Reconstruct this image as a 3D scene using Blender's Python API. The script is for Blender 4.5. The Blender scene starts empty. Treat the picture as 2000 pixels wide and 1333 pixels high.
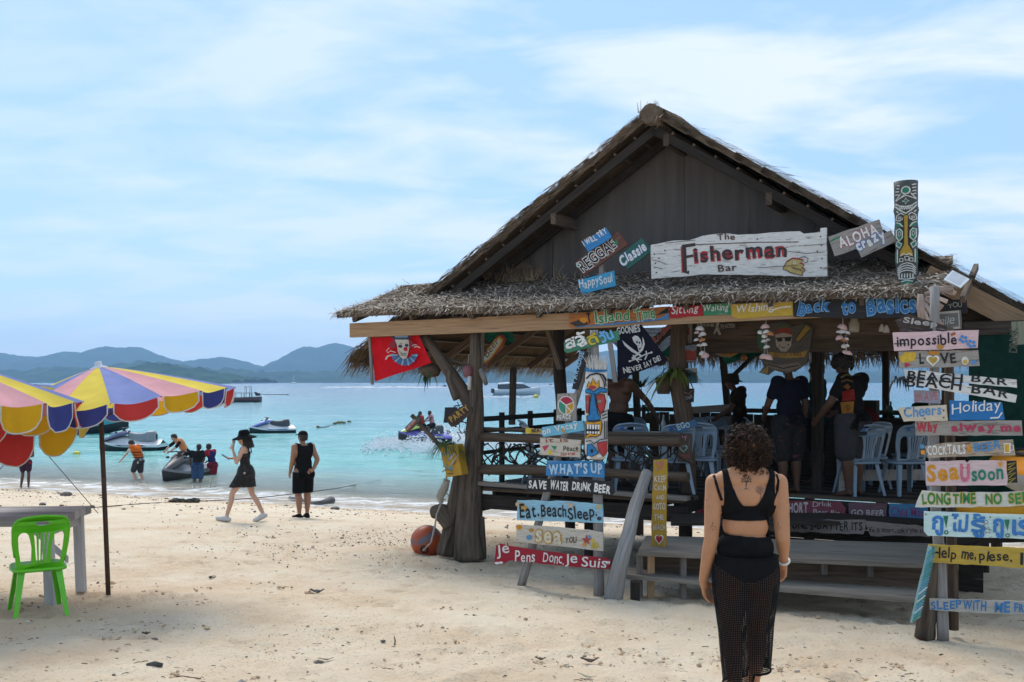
import bpy, bmesh, math, random
import numpy as np
from mathutils import Vector, Matrix, noise
from mathutils.geometry import tessellate_polygon
from mathutils.bvhtree import BVHTree
R = math.radians
random.seed(7); rng = np.random.default_rng(7)
sc = bpy.context.scene
COL = sc.collection
# ---------------------------------------------------------------- camera, sky, sun
F, VH, ZC = 1944.0, 745.0, 2.75          # focal length in photo pixels, horizon row, camera height over the sea
cam = bpy.data.cameras.new('camera'); cam.lens = 35; cam.sensor_width = 36
cam.shift_y = (VH - 666.5) / 2000; cam.clip_start = .1; cam.clip_end = 30000
cam_o = bpy.data.objects.new('camera', cam); COL.objects.link(cam_o)
cam_o.location = (0, 0, ZC); cam_o.rotation_euler = (R(90), 0, 0); sc.camera = cam_o
HAZE = 2.1e-4
SUN_EL, SUN_AZ = R(52), R(-20)           # azimuth measured from +Y towards +X: the sun stands over the sea, to the left
sun_dir = Vector((math.sin(SUN_AZ) * math.cos(SUN_EL), math.cos(SUN_AZ) * math.cos(SUN_EL), math.sin(SUN_EL)))
sl = bpy.data.lights.new('sun', 'SUN'); sl.energy = 2.5; sl.angle = R(32); sl.color = (1, .94, .86)
so = bpy.data.objects.new('sun', sl); COL.objects.link(so); so.location = (0, 0, 40)
so.rotation_euler = (-sun_dir).to_track_quat('-Z', 'Y').to_euler()
world = bpy.data.worlds.new('World'); sc.world = world; world.use_nodes = True
nt = world.node_tree; nt.nodes.clear()
def N(nt, t, **kw):
 n = nt.nodes.new(t)
 for k, v in kw.items():
  if k.startswith('i_'): n.inputs[k[2:].replace('_', ' ')].default_value = v
  else: setattr(n, k, v)
 return n
def ramp(nt, pts, interp='LINEAR'):
 n = nt.nodes.new('ShaderNodeValToRGB'); n.color_ramp.interpolation = interp
 e = n.color_ramp.elements
 while len(e) < len(pts): e.new(.5)
 for el, (p, c) in zip(e, pts):
  el.position = p; el.color = (*c, 1) if len(c) == 3 else c
 return n
sky = N(nt, 'ShaderNodeTexSky', sky_type='NISHITA', sun_disc=False, sun_elevation=SUN_EL, sun_rotation=SUN_AZ,
  altitude=0, air_density=1.0, dust_density=.6, ozone_density=1.6)
tc = N(nt, 'ShaderNodeTexCoord')
sep = N(nt, 'ShaderNodeSeparateXYZ'); nt.links.new(tc.outputs['Generated'], sep.inputs[0])
# clouds: noise on the plane of a flat high cloud layer (direction / height)
zc_ = N(nt, 'ShaderNodeMath', operation='MAXIMUM'); nt.links.new(sep.outputs['Z'], zc_.inputs[0]); zc_.inputs[1].default_value = .0
za = N(nt, 'ShaderNodeMath', operation='ADD'); nt.links.new(zc_.outputs[0], za.inputs[0]); za.inputs[1].default_value = .16
dv = N(nt, 'ShaderNodeVectorMath', operation='DIVIDE'); cb = N(nt, 'ShaderNodeCombineXYZ')
for k in 'XYZ': nt.links.new(za.outputs[0], cb.inputs[k])
nt.links.new(tc.outputs['Generated'], dv.inputs[0]); nt.links.new(cb.outputs[0], dv.inputs[1])
mp = N(nt, 'ShaderNodeMapping'); mp.inputs['Scale'].default_value = (1.1, 1.7, .0); mp.inputs['Location'].default_value = (3.1, 1.2, 0)
mp.inputs['Rotation'].default_value = (0, 0, R(-20))
nt.links.new(dv.outputs[0], mp.inputs[0])
n1 = N(nt, 'ShaderNodeTexNoise', i_Scale=1.5, i_Detail=8, i_Roughness=.55, i_Distortion=.35); nt.links.new(mp.outputs[0], n1.inputs['Vector'])
cr = ramp(nt, [(.42, (0, 0, 0)), (.61, (1, 1, 1))]); nt.links.new(n1.outputs[0], cr.inputs[0])
# more cloud towards the right of the picture, clearer to the upper left
mx = N(nt, 'ShaderNodeMapRange'); nt.links.new(sep.outputs['X'], mx.inputs[0])
mx.inputs[1].default_value = -.45; mx.inputs[2].default_value = .3; mx.inputs[3].default_value = .45; mx.inputs[4].default_value = .97
ml = N(nt, 'ShaderNodeMath', operation='MULTIPLY'); nt.links.new(cr.outputs[0], ml.inputs[0]); nt.links.new(mx.outputs[0], ml.inputs[1])
# a row of small low cumulus above the hills
mp2 = N(nt, 'ShaderNodeMapping'); mp2.inputs['Scale'].default_value = (7.5, 7.5, 26); mp2.inputs['Location'].default_value = (.55, 0, .2)
nt.links.new(tc.outputs['Generated'], mp2.inputs[0])
n2 = N(nt, 'ShaderNodeTexNoise', i_Scale=1.0, i_Detail=5, i_Roughness=.5); nt.links.new(mp2.outputs[0], n2.inputs['Vector'])
cr2 = ramp(nt, [(.50, (0, 0, 0)), (.60, (1, 1, 1))]); nt.links.new(n2.outputs[0], cr2.inputs[0])
band = ramp(nt, [(.035, (0, 0, 0)), (.052, (1, 1, 1)), (.066, (1, 1, 1)), (.082, (0, 0, 0))]); nt.links.new(sep.outputs['Z'], band.inputs[0])
m2 = N(nt, 'ShaderNodeMath', operation='MULTIPLY'); nt.links.new(cr2.outputs[0], m2.inputs[0]); nt.links.new(band.outputs[0], m2.inputs[1])
m3 = N(nt, 'ShaderNodeMath', operation='MULTIPLY'); nt.links.new(m2.outputs[0], m3.inputs[0]); m3.inputs[1].default_value = .55
mm = N(nt, 'ShaderNodeMath', operation='MAXIMUM'); nt.links.new(ml.outputs[0], mm.inputs[0]); nt.links.new(m3.outputs[0], mm.inputs[1])
# thin veil under everything
veil = N(nt, 'ShaderNodeMixRGB', blend_type='MIX'); veil.inputs[0].default_value = .75
nt.links.new(sky.outputs[0], veil.inputs[1]); veil.inputs[2].default_value = (2.6, 4.15, 6.2, 1)
mix = N(nt, 'ShaderNodeMixRGB', blend_type='MIX'); nt.links.new(mm.outputs[0], mix.inputs[0])
nt.links.new(veil.outputs[0], mix.inputs[1]); mix.inputs[2].default_value = (5.3, 5.8, 6.4, 1)
bg = N(nt, 'ShaderNodeBackground'); bg.inputs['Strength'].default_value = .13
nt.links.new(mix.outputs[0], bg.inputs[0])
wo = N(nt, 'ShaderNodeOutputWorld'); nt.links.new(bg.outputs[0], wo.inputs[0])
sc.view_settings.view_transform = 'Standard'; sc.view_settings.look = 'None'
sc.view_settings.exposure = .44; sc.view_settings.gamma = 1
sc.render.engine = 'CYCLES'
cy = sc.cycles; cy.use_denoising = True; cy.max_bounces = 8; cy.transparent_max_bounces = 24
cy.diffuse_bounces = 3; cy.glossy_bounces = 3; cy.volume_bounces = 1; cy.caustics_reflective = False; cy.caustics_refractive = False
# ---------------------------------------------------------------- helpers
def P(u, v, Y): return Vector(((u - 1000) / F * Y, Y, ZC - (v - VH) / F * Y))
HA, HD, HN = Vector((-.595, 13.6, 0)), Vector((.867, -.498, 0)), Vector((.498, .867, 0))
AN = HA.dot(HN)
def FL(u, off=0.0):                      # depth at which picture column u meets the bar's front line pushed back by off
 return (off + AN) / ((u - 1000) / F * HN.x + HN.y)
def Q(u, v, off=0.0): return P(u, v, FL(u, off))
def Hh(a, b, z): p = HA + HD * a + HN * b; return Vector((p.x, p.y, z))
SZ, SHC = -.65, 24.85                      # sea level, shoreline y + .42 x = SHC
def shore_t(x, y): return -(y + .42 * x - SHC) / 1.085      # metres inland from the waterline
GT = [-400, -60, -30, -12, -5, 0, 3, 7.4, 10.4, 12.9, 16.4, 18, 24.4, 44, 400]
GZ = [-10, -5, -3.2, -1.75, -1.05, -.65, -.33, .13, .28, .46, .68, .80, 1.12, 1.6, 3]
def ground(x, y): return float(np.interp(shore_t(x, y), GT, GZ))
def G(u, Y, dz=0):                       # ground point in picture column u at depth Y
 x = (u - 1000) / F * Y; return Vector((x, Y, ground(x, Y) + dz))
def GP(u, v):                            # ground point seen at pixel u, v
 Y = 8.0
 for _ in range(40):
  x = (u - 1000) / F * Y; Y = .5 * Y + .5 * (ZC - max(ground(x, Y), SZ)) * F / max(v - VH, 1)
 x = (u - 1000) / F * Y; return Vector((x, Y, ground(x, Y)))
def SP(u, v):                            # point of the sea surface seen at pixel u, v
 Y = (ZC - SZ) * F / (v - VH); return Vector(((u - 1000) / F * Y, Y, SZ))
ORIG = {}
def tag(o, label=None, cat=None, group=None, kind=None):
 if label: o['label'] = label
 if cat: o['category'] = cat
 if group: o['group'] = group
 if kind: o['kind'] = kind
 return o
def T(name, label, cat, loc=(0, 0, 0), group=None):
 o = bpy.data.objects.new(name, None); COL.objects.link(o); o.location = loc; o.empty_display_size = .1
 ORIG[o.name] = Vector(loc); return tag(o, label, cat, group)
def kids(o): return [c for c in bpy.data.objects if c.parent is o]
def dup(root, loc=None, rz=None, label=None, scale=None, group=None):
 def cp(o, par):
  c = o.copy(); COL.objects.link(c); c.parent = par
  for ch in kidmap.get(o.name, []): cp(ch, c)
  return c
 kidmap = {}
 for o in bpy.data.objects:
  if o.parent: kidmap.setdefault(o.parent.name, []).append(o)
 r = cp(root, None)
 if loc is not None: r.location = loc
 if rz is not None: r.rotation_euler = (0, 0, rz)
 if scale: r.scale = (scale,) * 3
 if label: r['label'] = label
 if group: r['group'] = group
 return r
class MB:
 def __init__(s): s.v = []; s.f = []; s.uv = []; s.m = []; s.r = []; s.sm = []; s.mats = []; s.cm = 0; s.cr = .5; s.cs = True
 def mat(s, m, smooth=None):
  if m not in s.mats: s.mats.append(m)
  s.cm = s.mats.index(m)
  if smooth is not None: s.cs = smooth
  return s
 def rnd(s, r=None): s.cr = random.random() if r is None else r; return s
 def face(s, idx, uv=None, smooth=None):
  s.f.append(tuple(idx)); s.uv.append(uv if uv else [(0, 0)] * len(idx)); s.m.append(s.cm); s.r.append(s.cr)
  s.sm.append(s.cs if smooth is None else smooth)
 def verts(s, ps):
  b = len(s.v); s.v.extend([tuple(p) for p in ps]); return b
 def box(s, c, ax, ay, az):           # centre and three half-axis vectors
  c, A = Vector(c), [Vector(ax), Vector(ay), Vector(az)]
  if A[0].cross(A[1]).dot(A[2]) < 0: A[2] = -A[2]
  sg = [(-1, -1, -1), (1, -1, -1), (1, 1, -1), (-1, 1, -1), (-1, -1, 1), (1, -1, 1), (1, 1, 1), (-1, 1, 1)]
  b = s.verts([c + A[0] * x + A[1] * y + A[2] * z for x, y, z in sg])
  L = [a.length for a in A]; l = L.index(max(L)); o = random.random() * 7
  for q in ((0, 3, 2, 1), (4, 5, 6, 7), (0, 1, 5, 4), (1, 2, 6, 5), (2, 3, 7, 6), (3, 0, 4, 7)):
   uv = []
   for i in q:
    g = sg[i]; oth = sum(g[k] * L[k] for k in range(3) if k != l)
    uv.append((oth + o, g[l] * L[l] + o))
   s.face([b + i for i in q], uv, False)
  return s
 def plank(s, p0, p1, w, t, up=(0, 0, 1)):  # board from p0 to p1, width w along 'up', thickness t across
  p0, p1, up = Vector(p0), Vector(p1), Vector(up)
  d = (p1 - p0); dn = d.normalized(); u = (up - dn * up.dot(dn)).normalized(); n = dn.cross(u)
  return s.box((p0 + p1) / 2, d / 2, u * w / 2, n * t / 2)
 def tube(s, pts, rad, n=8, caps=True, closed=False, flat=1.0, up=None):
  pts = [Vector(p) for p in pts]; k = len(pts)
  if not hasattr(rad, '__len__'): rad = [rad] * k
  o = random.random() * 5; ln = 0; b0 = len(s.v); w = 2 * math.pi * sum(rad) / k / n; ref = None; lens = []
  for i, p in enumerate(pts):
   if i: ln += (p - pts[i - 1]).length
   lens.append(ln)
   a = pts[i - 1] if i or closed else pts[0]; c = pts[(i + 1) % k] if i < k - 1 or closed else pts[-1]
   d = (c - a).normalized() if (c - a).length > 1e-9 else Vector((0, 0, 1))
   if ref is None:
    ref = Vector(up) if up else (Vector((0, 0, 1)) if abs(d.z) < .9 else Vector((1, 0, 0)))
   x = ref - d * ref.dot(d)
   x = x.normalized() if x.length > 1e-6 else d.orthogonal().normalized()
   ref = x; y = d.cross(x)
   s.verts([p + (x * math.cos(2 * math.pi * j / n) + y * (math.sin(2 * math.pi * j / n) * flat)) * rad[i] for j in range(n)])
  for i in range(k if closed else k - 1):
   i2 = (i + 1) % k
   for j in range(n):
    j2 = (j + 1) % n
    s.face([b0 + i * n + j, b0 + i * n + j2, b0 + i2 * n + j2, b0 + i2 * n + j],
     [(j * w + o, lens[i] + o), ((j + 1) * w + o, lens[i] + o), ((j + 1) * w + o, lens[min(i + 1, k - 1)] + o), (j * w + o, lens[min(i + 1, k - 1)] + o)])
  if caps and not closed:
   s.face([b0 + j for j in reversed(range(n))], None, False)
   s.face([b0 + (k - 1) * n + j for j in range(n)], None, False)
  return s
 def ell(s, c, r, nu=12, nv=8, rot=None, jit=0, zmin=-1.0):
  c = Vector(c); r = r if hasattr(r, '__len__') else (r,) * 3; b = len(s.v); rows = []
  for i in range(nv + 1):
   th = math.pi * i / nv; z = max(math.cos(th), zmin); row = []
   for j in range(nu):
    ph = 2 * math.pi * j / nu; p = Vector((math.sin(th) * math.cos(ph) * r[0], math.sin(th) * math.sin(ph) * r[1], z * r[2]))
    if jit: p *= 1 + random.uniform(-jit, jit)
    if rot: p = rot @ p
    s.v.append(tuple(c + p)); row.append(len(s.v) - 1)
  for i in range(nv):
   for j in range(nu):
    j2 = (j + 1) % nu; a = b + i * nu
    s.face([a + j, a + nu + j, a + nu + j2, a + j2], [(j / nu, i / nv)] * 4)
  return s
 def lathe(s, c, prof, n=16, axis=None):   # profile of (radius, height)
  c = Vector(c); b = len(s.v); q = Vector((0, 0, 1)).rotation_difference(Vector(axis)) if axis else None
  for (r, z) in prof:
   for j in range(n):
    p = Vector((r * math.cos(2 * math.pi * j / n), r * math.sin(2 * math.pi * j / n), z))
    s.v.append(tuple(c + (q @ p if q else p)))
  for i in range(len(prof) - 1):
   for j in range(n):
    j2 = (j + 1) % n
    s.face([b + i * n + j, b + i * n + j2, b + (i + 1) * n + j2, b + (i + 1) * n + j], [(j / n, prof[i][1]), ((j + 1) / n, prof[i][1]), ((j + 1) / n, prof[i + 1][1]), (j / n, prof[i + 1][1])])
  return s
 def plate(s, outer, holes, th, fn):  # flat plate with holes: outline in 2D, fn(x, y, side) -> point
  loops = [outer] + list(holes)
  flat = [Vector((p[0], p[1], 0)) for l in loops for p in l]
  tris = tessellate_polygon([[Vector((p[0], p[1], 0)) for p in l] for l in loops])
  n = len(flat); b = s.verts([fn(p.x, p.y, th / 2) for p in flat]); b2 = s.verts([fn(p.x, p.y, -th / 2) for p in flat])
  uv = [(p.x, p.y) for p in flat]
  for t in tris:
   t = list(t); ar = (flat[t[1]] - flat[t[0]]).cross(flat[t[2]] - flat[t[0]]).z
   if ar < 0: t.reverse()
   s.face([b + i for i in t], [uv[i] for i in t], False); s.face([b2 + i for i in reversed(t)], [uv[i] for i in reversed(t)], False)
  o = 0
  for l in loops:
   m = len(l)
   for i in range(m):
    i2 = (i + 1) % m; s.face([b + o + i, b2 + o + i, b2 + o + i2, b + o + i2], [uv[o + i], uv[o + i], uv[o + i2], uv[o + i2]], False)
   o += m
  return s
 def quad(s, a, b_, c, d, uv=None):
  b = s.verts([a, b_, c, d]); s.face([b, b + 1, b + 2, b + 3], uv or [(0, 0), (1, 0), (1, 1), (0, 1)]); return s
 def build(s, name, parent=None, m=None, label=None, loc=None):
  me = bpy.data.meshes.new(name)
  v = np.array(s.v, dtype=np.float64).reshape(-1, 3)
  if parent is not None:
   org = ORIG.get(parent.name, Vector((0, 0, 0)))
  elif loc is not None: org = Vector(loc)
  else:
   lo, hi = v.min(0), v.max(0); org = Vector(((lo[0] + hi[0]) / 2, (lo[1] + hi[1]) / 2, lo[2]))
  v = v - np.array(org)
  me.from_pydata(v.tolist(), [], s.f)
  uvl = me.uv_layers.new(name='UVMap')
  uvl.data.foreach_set('uv', np.array([c for f in s.uv for c in f], dtype=np.float32).ravel())
  for mt in (s.mats or [m]): me.materials.append(mt)
  me.polygons.foreach_set('material_index', np.array(s.m, dtype=np.int32))
  me.polygons.foreach_set('use_smooth', np.array(s.sm, dtype=bool))
  at = me.attributes.new('rnd', 'FLOAT', 'FACE'); at.data.foreach_set('value', np.array(s.r, dtype=np.float32))
  me.update()
  o = bpy.data.objects.new(name, me); COL.objects.link(o)
  if parent is not None:
   o.parent = parent; ORIG[o.name] = org
  else:
   o.location = org; ORIG[o.name] = org
  if label: o['label'] = label
  return o
# ---------------------------------------------------------------- materials
MATS = {}
def M(name, c1, c2=None, scale=6.0, st=(1, 1, 1), rough=.8, bump=.25, co='Object', wear=None, wt=.6, ws=9, metal=0, rv=.25, detail=5, spec=.4, bd=.01, sheen=0, coat=0):
 """noise-mixed surface: c1..c2 through stretched noise, optional worn colour showing through, brightness varied by face attribute rnd"""
 if name in MATS: return MATS[name]
 m = bpy.data.materials.new(name); m.use_nodes = True; t = m.node_tree; b = t.nodes['Principled BSDF']
 c2 = c2 or tuple(x * .7 for x in c1)
 tcn = N(t, 'ShaderNodeTexCoord'); mpn = N(t, 'ShaderNodeMapping'); mpn.inputs['Scale'].default_value = st
 t.links.new(tcn.outputs['UV' if co == 'UV' else co], mpn.inputs[0])
 no = N(t, 'ShaderNodeTexNoise', i_Scale=scale, i_Detail=detail, i_Roughness=.6); t.links.new(mpn.outputs[0], no.inputs['Vector'])
 rp = ramp(t, [(.32, c1), (.68, c2)]); t.links.new(no.outputs[0], rp.inputs[0])
 col = rp.outputs[0]
 if wear:
  n3 = N(t, 'ShaderNodeTexNoise', i_Scale=ws, i_Detail=7, i_Roughness=.65); t.links.new(mpn.outputs[0], n3.inputs['Vector'])
  r3 = ramp(t, [(wt - .04, (0, 0, 0)), (wt + .05, (1, 1, 1))]); t.links.new(n3.outputs[0], r3.inputs[0])
  x = N(t, 'ShaderNodeMixRGB'); t.links.new(r3.outputs[0], x.inputs[0]); t.links.new(col, x.inputs[1]); x.inputs[2].default_value = (*wear, 1); col = x.outputs[0]
 if rv:
  at = N(t, 'ShaderNodeAttribute', attribute_name='rnd')
  mr = N(t, 'ShaderNodeMapRange'); t.links.new(at.outputs['Fac'], mr.inputs[0]); mr.inputs[3].default_value = 1 - rv; mr.inputs[4].default_value = 1 + rv
  hs = N(t, 'ShaderNodeHueSaturation'); t.links.new(mr.outputs[0], hs.inputs['Value']); t.links.new(col, hs.inputs['Color']); col = hs.outputs[0]
 t.links.new(col, b.inputs['Base Color'])
 b.inputs['Roughness'].default_value = rough; b.inputs['Metallic'].default_value = metal; b.inputs['Specular IOR Level'].default_value = spec
 if coat: b.inputs['Coat Weight'].default_value = coat
 if bump:
  bn = N(t, 'ShaderNodeBump', i_Strength=bump, i_Distance=bd); t.links.new(no.outputs[0], bn.inputs['Height']); t.links.new(bn.outputs[0], b.inputs['Normal'])
 MATS[name] = m; return m
def wood(name, c1, c2, rough=.85, bump=.5, wear=None, wt=.62, rv=.3):
 return M(name, c1, c2, scale=1.0, st=(38, 2.2, 1), rough=rough, bump=bump, co='UV', wear=wear, wt=wt, ws=.5, rv=rv, spec=.2)
def board(name, paint, under=(.30, .26, .22), wt=.61, bump=.35):
 return M(name, tuple(x * 1.04 for x in paint), tuple(x * .8 for x in paint), scale=1.0, st=(9, 60, 1), rough=.65, bump=bump, co='UV', wear=under, wt=wt, ws=.55, rv=0, spec=.3)
def paint(c, k=None):
 nm = 'paint_%d_%d_%d' % tuple(int(x * 99) for x in c)
 if nm in MATS: return MATS[nm]
 m = M(nm, c, tuple(x * .72 for x in c), scale=30, rough=.6, bump=0, rv=.12, spec=.3); t = m.node_tree   # brushed paint, chipped through in places
 tc_ = N(t, 'ShaderNodeTexCoord'); n = N(t, 'ShaderNodeTexNoise', i_Scale=38, i_Detail=6, i_Roughness=.7); t.links.new(tc_.outputs['Object'], n.inputs['Vector']); r_ = ramp(t, [(.63, (1, 1, 1)), (.73, (.15, .15, .15))]); t.links.new(n.outputs[0], r_.inputs[0]); t.links.new(r_.outputs[0], t.nodes['Principled BSDF'].inputs['Alpha']); return m
def translucent(m, c, f):
 t = m.node_tree; a = N(t, 'ShaderNodeBsdfTranslucent'); a.inputs[0].default_value = (*c, 1); x = N(t, 'ShaderNodeMixShader'); x.inputs[0].default_value = f
 t.links.new(t.nodes['Principled BSDF'].outputs[0], x.inputs[1]); t.links.new(a.outputs[0], x.inputs[2]); t.links.new(x.outputs[0], t.nodes['Material Output'].inputs[0]); return m
def plastic(name, c, rough=.35): return M(name, c, tuple(x * .88 for x in c), scale=5, rough=rough, bump=.03, rv=.0, spec=.5)
def cloth(name, c, c2=None, rough=.95): return M(name, c, c2 or tuple(x * .8 for x in c), scale=14, rough=rough, bump=.15, rv=.1, spec=.1)
def skin(name, c): return M(name, c, tuple((x * .86 for x in c)), scale=9, rough=.55, bump=.05, rv=0, spec=.35, detail=3)
# ---------------------------------------------------------------- sand
def npnoise(x, y, seed):                  # cheap smooth value noise
 r = np.random.default_rng(seed); g = r.random((257, 257))
 xi = np.floor(x).astype(int); yi = np.floor(y).astype(int); fx = x - xi; fy = y - yi
 fx = fx * fx * (3 - 2 * fx); fy = fy * fy * (3 - 2 * fy); a = lambda i, j: g[(xi + i) % 256, (yi + j) % 256]
 return (a(0, 0) * (1 - fx) + a(1, 0) * fx) * (1 - fy) + (a(0, 1) * (1 - fx) + a(1, 1) * fx) * fy - .5
def axis(parts):
 out = []
 for a, b, st in parts: out.extend(np.arange(a, b, st).tolist())
 return np.array(out + [parts[-1][1]])
xs = axis([(-900, -100, 100), (-100, -30, 10), (-30, -12, 1.0), (-12, -5, .12), (-5, 7, .055), (7, 14, .25), (14, 30, 1.5), (30, 100, 10), (100, 900, 100)])
ys = axis([(-300, -20, 40), (-20, 2, 2), (2, 5, .2), (5, 13, .05), (13, 20, .08), (20, 36, .2), (36, 60, 2), (60, 200, 20), (200, 400, 50)])
X, Y = np.meshgrid(xs, ys)
t_ = -(Y + .42 * X - SHC) / 1.085
Z = np.interp(t_, GT, GZ)
land = np.clip((t_ - .4) / 2.0, 0, 1)
rough = .55 + .9 * np.clip(npnoise(X * .23 + 9, Y * .3, 5) + .3, 0, 1)
Z += land * rough * (.035 * npnoise(X * .9, Y * 1.1, 1) + .03 * npnoise(X * 2.7, Y * 3.1, 2) + .022 * npnoise(X * 7, Y * 8, 3) + .022 * npnoise(X * 17, Y * 19, 4))
fr = np.random.default_rng(11)            # footprints: oval dents with a raised rim
for k in range(750):
 fy = fr.uniform(4.6, 17); fx = fr.uniform(-.62, .62) * fy; ang = fr.normal(0, .8) + .5
 L, Wd, dp = fr.uniform(.11, .2), fr.uniform(.05, .08), fr.uniform(.012, .045)
 i0, i1 = np.searchsorted(ys, [fy - .5, fy + .5]); j0, j1 = np.searchsorted(xs, [fx - .5, fx + .5])
 dx = X[i0:i1, j0:j1] - fx; dy = Y[i0:i1, j0:j1] - fy
 a = (dx * math.cos(ang) + dy * math.sin(ang)) / Wd; b = (-dx * math.sin(ang) + dy * math.cos(ang)) / L
 q = a * a + b * b; Z[i0:i1, j0:j1] += dp * (-np.exp(-q * 1.1) + .55 * np.exp(-(np.sqrt(q) - 1.5) ** 2 * 3.5))
ny, nx = X.shape
me = bpy.data.meshes.new('sand')
idx = np.arange(ny * nx).reshape(ny, nx)
fs = np.stack([idx[:-1, :-1], idx[:-1, 1:], idx[1:, 1:], idx[1:, :-1]], -1).reshape(-1, 4)
me.vertices.add(ny * nx); me.vertices.foreach_set('co', np.stack([X, Y, Z], -1).astype(np.float32).ravel())
me.loops.add(fs.size); me.loops.foreach_set('vertex_index', fs.astype(np.int32).ravel())
me.polygons.add(len(fs)); me.polygons.foreach_set('loop_start', np.arange(0, fs.size, 4, dtype=np.int32))
me.polygons.foreach_set('use_smooth', np.ones(len(fs), dtype=bool)); me.update(calc_edges=True); me.validate()
sand = bpy.data.objects.new('sand', me); COL.objects.link(sand); tag(sand, 'pale beach sand sloping down to the water', 'sand', kind='structure')
def shore_node(t):                        # distance seaward of the waterline
 g = N(t, 'ShaderNodeNewGeometry'); d = N(t, 'ShaderNodeVectorMath', operation='DOT_PRODUCT'); t.links.new(g.outputs['Position'], d.inputs[0])
 d.inputs[1].default_value = (.42 / 1.085, 1 / 1.085, 0)
 s = N(t, 'ShaderNodeMath', operation='SUBTRACT'); t.links.new(d.outputs['Value'], s.inputs[0]); s.inputs[1].default_value = SHC / 1.085
 return g, s
m = bpy.data.materials.new('sand'); m.use_nodes = True; t = m.node_tree; b = t.nodes['Principled BSDF']
g, sh = shore_node(t)
na = N(t, 'ShaderNodeTexNoise', i_Scale=1.1, i_Detail=6, i_Roughness=.6); t.links.new(g.outputs['Position'], na.inputs['Vector'])
ra = ramp(t, [(.32, (.68, .515, .35)), (.5, (.75, .605, .435)), (.7, (.79, .67, .51))]); t.links.new(na.outputs[0], ra.inputs[0])
nb = N(t, 'ShaderNodeTexNoise', i_Scale=26, i_Detail=5, i_Roughness=.75); t.links.new(g.outputs['Position'], nb.inputs['Vector'])
rb = ramp(t, [(.30, (.55, .50, .45)), (.44, (1, 1, 1))]); t.links.new(nb.outputs[0], rb.inputs[0])
mu = N(t, 'ShaderNodeMixRGB', blend_type='MULTIPLY'); mu.inputs[0].default_value = .55; t.links.new(ra.outputs[0], mu.inputs[1]); t.links.new(rb.outputs[0], mu.inputs[2])
vo = N(t, 'ShaderNodeTexVoronoi', i_Scale=24); vo.feature = 'F1'; t.links.new(g.outputs['Position'], vo.inputs['Vector'])   # dark grains and shell bits
rv = ramp(t, [(.12, (.20, .17, .14)), (.20, (1, 1, 1))]); t.links.new(vo.outputs['Distance'], rv.inputs[0])
nk = N(t, 'ShaderNodeTexNoise', i_Scale=.8, i_Detail=3); t.links.new(g.outputs['Position'], nk.inputs['Vector'])
rk = ramp(t, [(.44, (0, 0, 0)), (.62, (.9, .9, .9))]); t.links.new(nk.outputs[0], rk.inputs[0])
mv = N(t, 'ShaderNodeMixRGB', blend_type='MULTIPLY'); t.links.new(rk.outputs[0], mv.inputs[0]); t.links.new(mu.outputs[0], mv.inputs[1]); t.links.new(rv.outputs[0], mv.inputs[2])
wet = ramp(t, [(.0, (0, 0, 0)), (1, (1, 1, 1))]); mw = N(t, 'ShaderNodeMapRange'); t.links.new(sh.outputs[0], mw.inputs[0]); mw.inputs[1].default_value = -1.6; mw.inputs[2].default_value = -.6
md = N(t, 'ShaderNodeMixRGB', blend_type='MULTIPLY'); t.links.new(mw.outputs[0], md.inputs[0]); t.links.new(mv.outputs[0], md.inputs[1]); md.inputs[2].default_value = (.80, .76, .72, 1)
t.links.new(md.outputs[0], b.inputs['Base Color']); b.inputs['Roughness'].default_value = .9; b.inputs['Specular IOR Level'].default_value = .15
bn = N(t, 'ShaderNodeBump', i_Strength=1.0, i_Distance=.035); t.links.new(nb.outputs[0], bn.inputs['Height']); t.links.new(bn.outputs[0], b.inputs['Normal'])
me.materials.append(m)
# ---------------------------------------------------------------- sea
xs = axis([(-9000, -1000, 1000), (-1000, -100, 100), (-100, -40, 4), (-40, 40, .5), (40, 100, 4), (100, 1000, 100), (1000, 9000, 1000)])
us = axis([(-4, 18, .22), (18, 60, .7), (60, 200, 4), (200, 1000, 40), (1000, 9000, 800)])     # seaward of the waterline
X, U = np.meshgrid(xs, us); Y = SHC + 1.085 * U - .42 * np.clip(X, -60, 60)
amp = np.clip(U / 8, 0, 1) * np.exp(-np.maximum(U - 40, 0) / 80)
Z = amp * (.10 * npnoise(X * .22 + Y * .05, Y * .5, 21) + .07 * npnoise(X * .6, Y * 1.1, 22))
Z += .09 * np.exp(-((U - 2.2 - .5 * npnoise(X * .2, X * 0, 23)) / .55) ** 2) * (.6 + npnoise(X * .35, X * 0 + 3, 24))
Z += .06 * np.exp(-((U - 5.2 - .9 * npnoise(X * .15, X * 0, 25)) / .8) ** 2)
Z += SZ
ny, nx = X.shape
sea_me = bpy.data.meshes.new('sea'); idx = np.arange(ny * nx).reshape(ny, nx)
fs = np.stack([idx[:-1, :-1], idx[:-1, 1:], idx[1:, 1:], idx[1:, :-1]], -1).reshape(-1, 4)
sea_me.vertices.add(ny * nx); sea_me.vertices.foreach_set('co', np.stack([X, Y, Z], -1).astype(np.float32).ravel())
sea_me.loops.add(fs.size); sea_me.loops.foreach_set('vertex_index', fs.astype(np.int32).ravel())
sea_me.polygons.add(len(fs)); sea_me.polygons.foreach_set('loop_start', np.arange(0, fs.size, 4, dtype=np.int32))
sea_me.polygons.foreach_set('use_smooth', np.ones(len(fs), dtype=bool)); sea_me.update(calc_edges=True); sea_me.validate()
sea = bpy.data.objects.new('sea', sea_me); COL.objects.link(sea); tag(sea, 'turquoise shallow sea with small ripples', 'sea', kind='structure')
m = bpy.data.materials.new('sea'); m.use_nodes = True; t = m.node_tree; b = t.nodes['Principled BSDF']
g, sh = shore_node(t)
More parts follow.
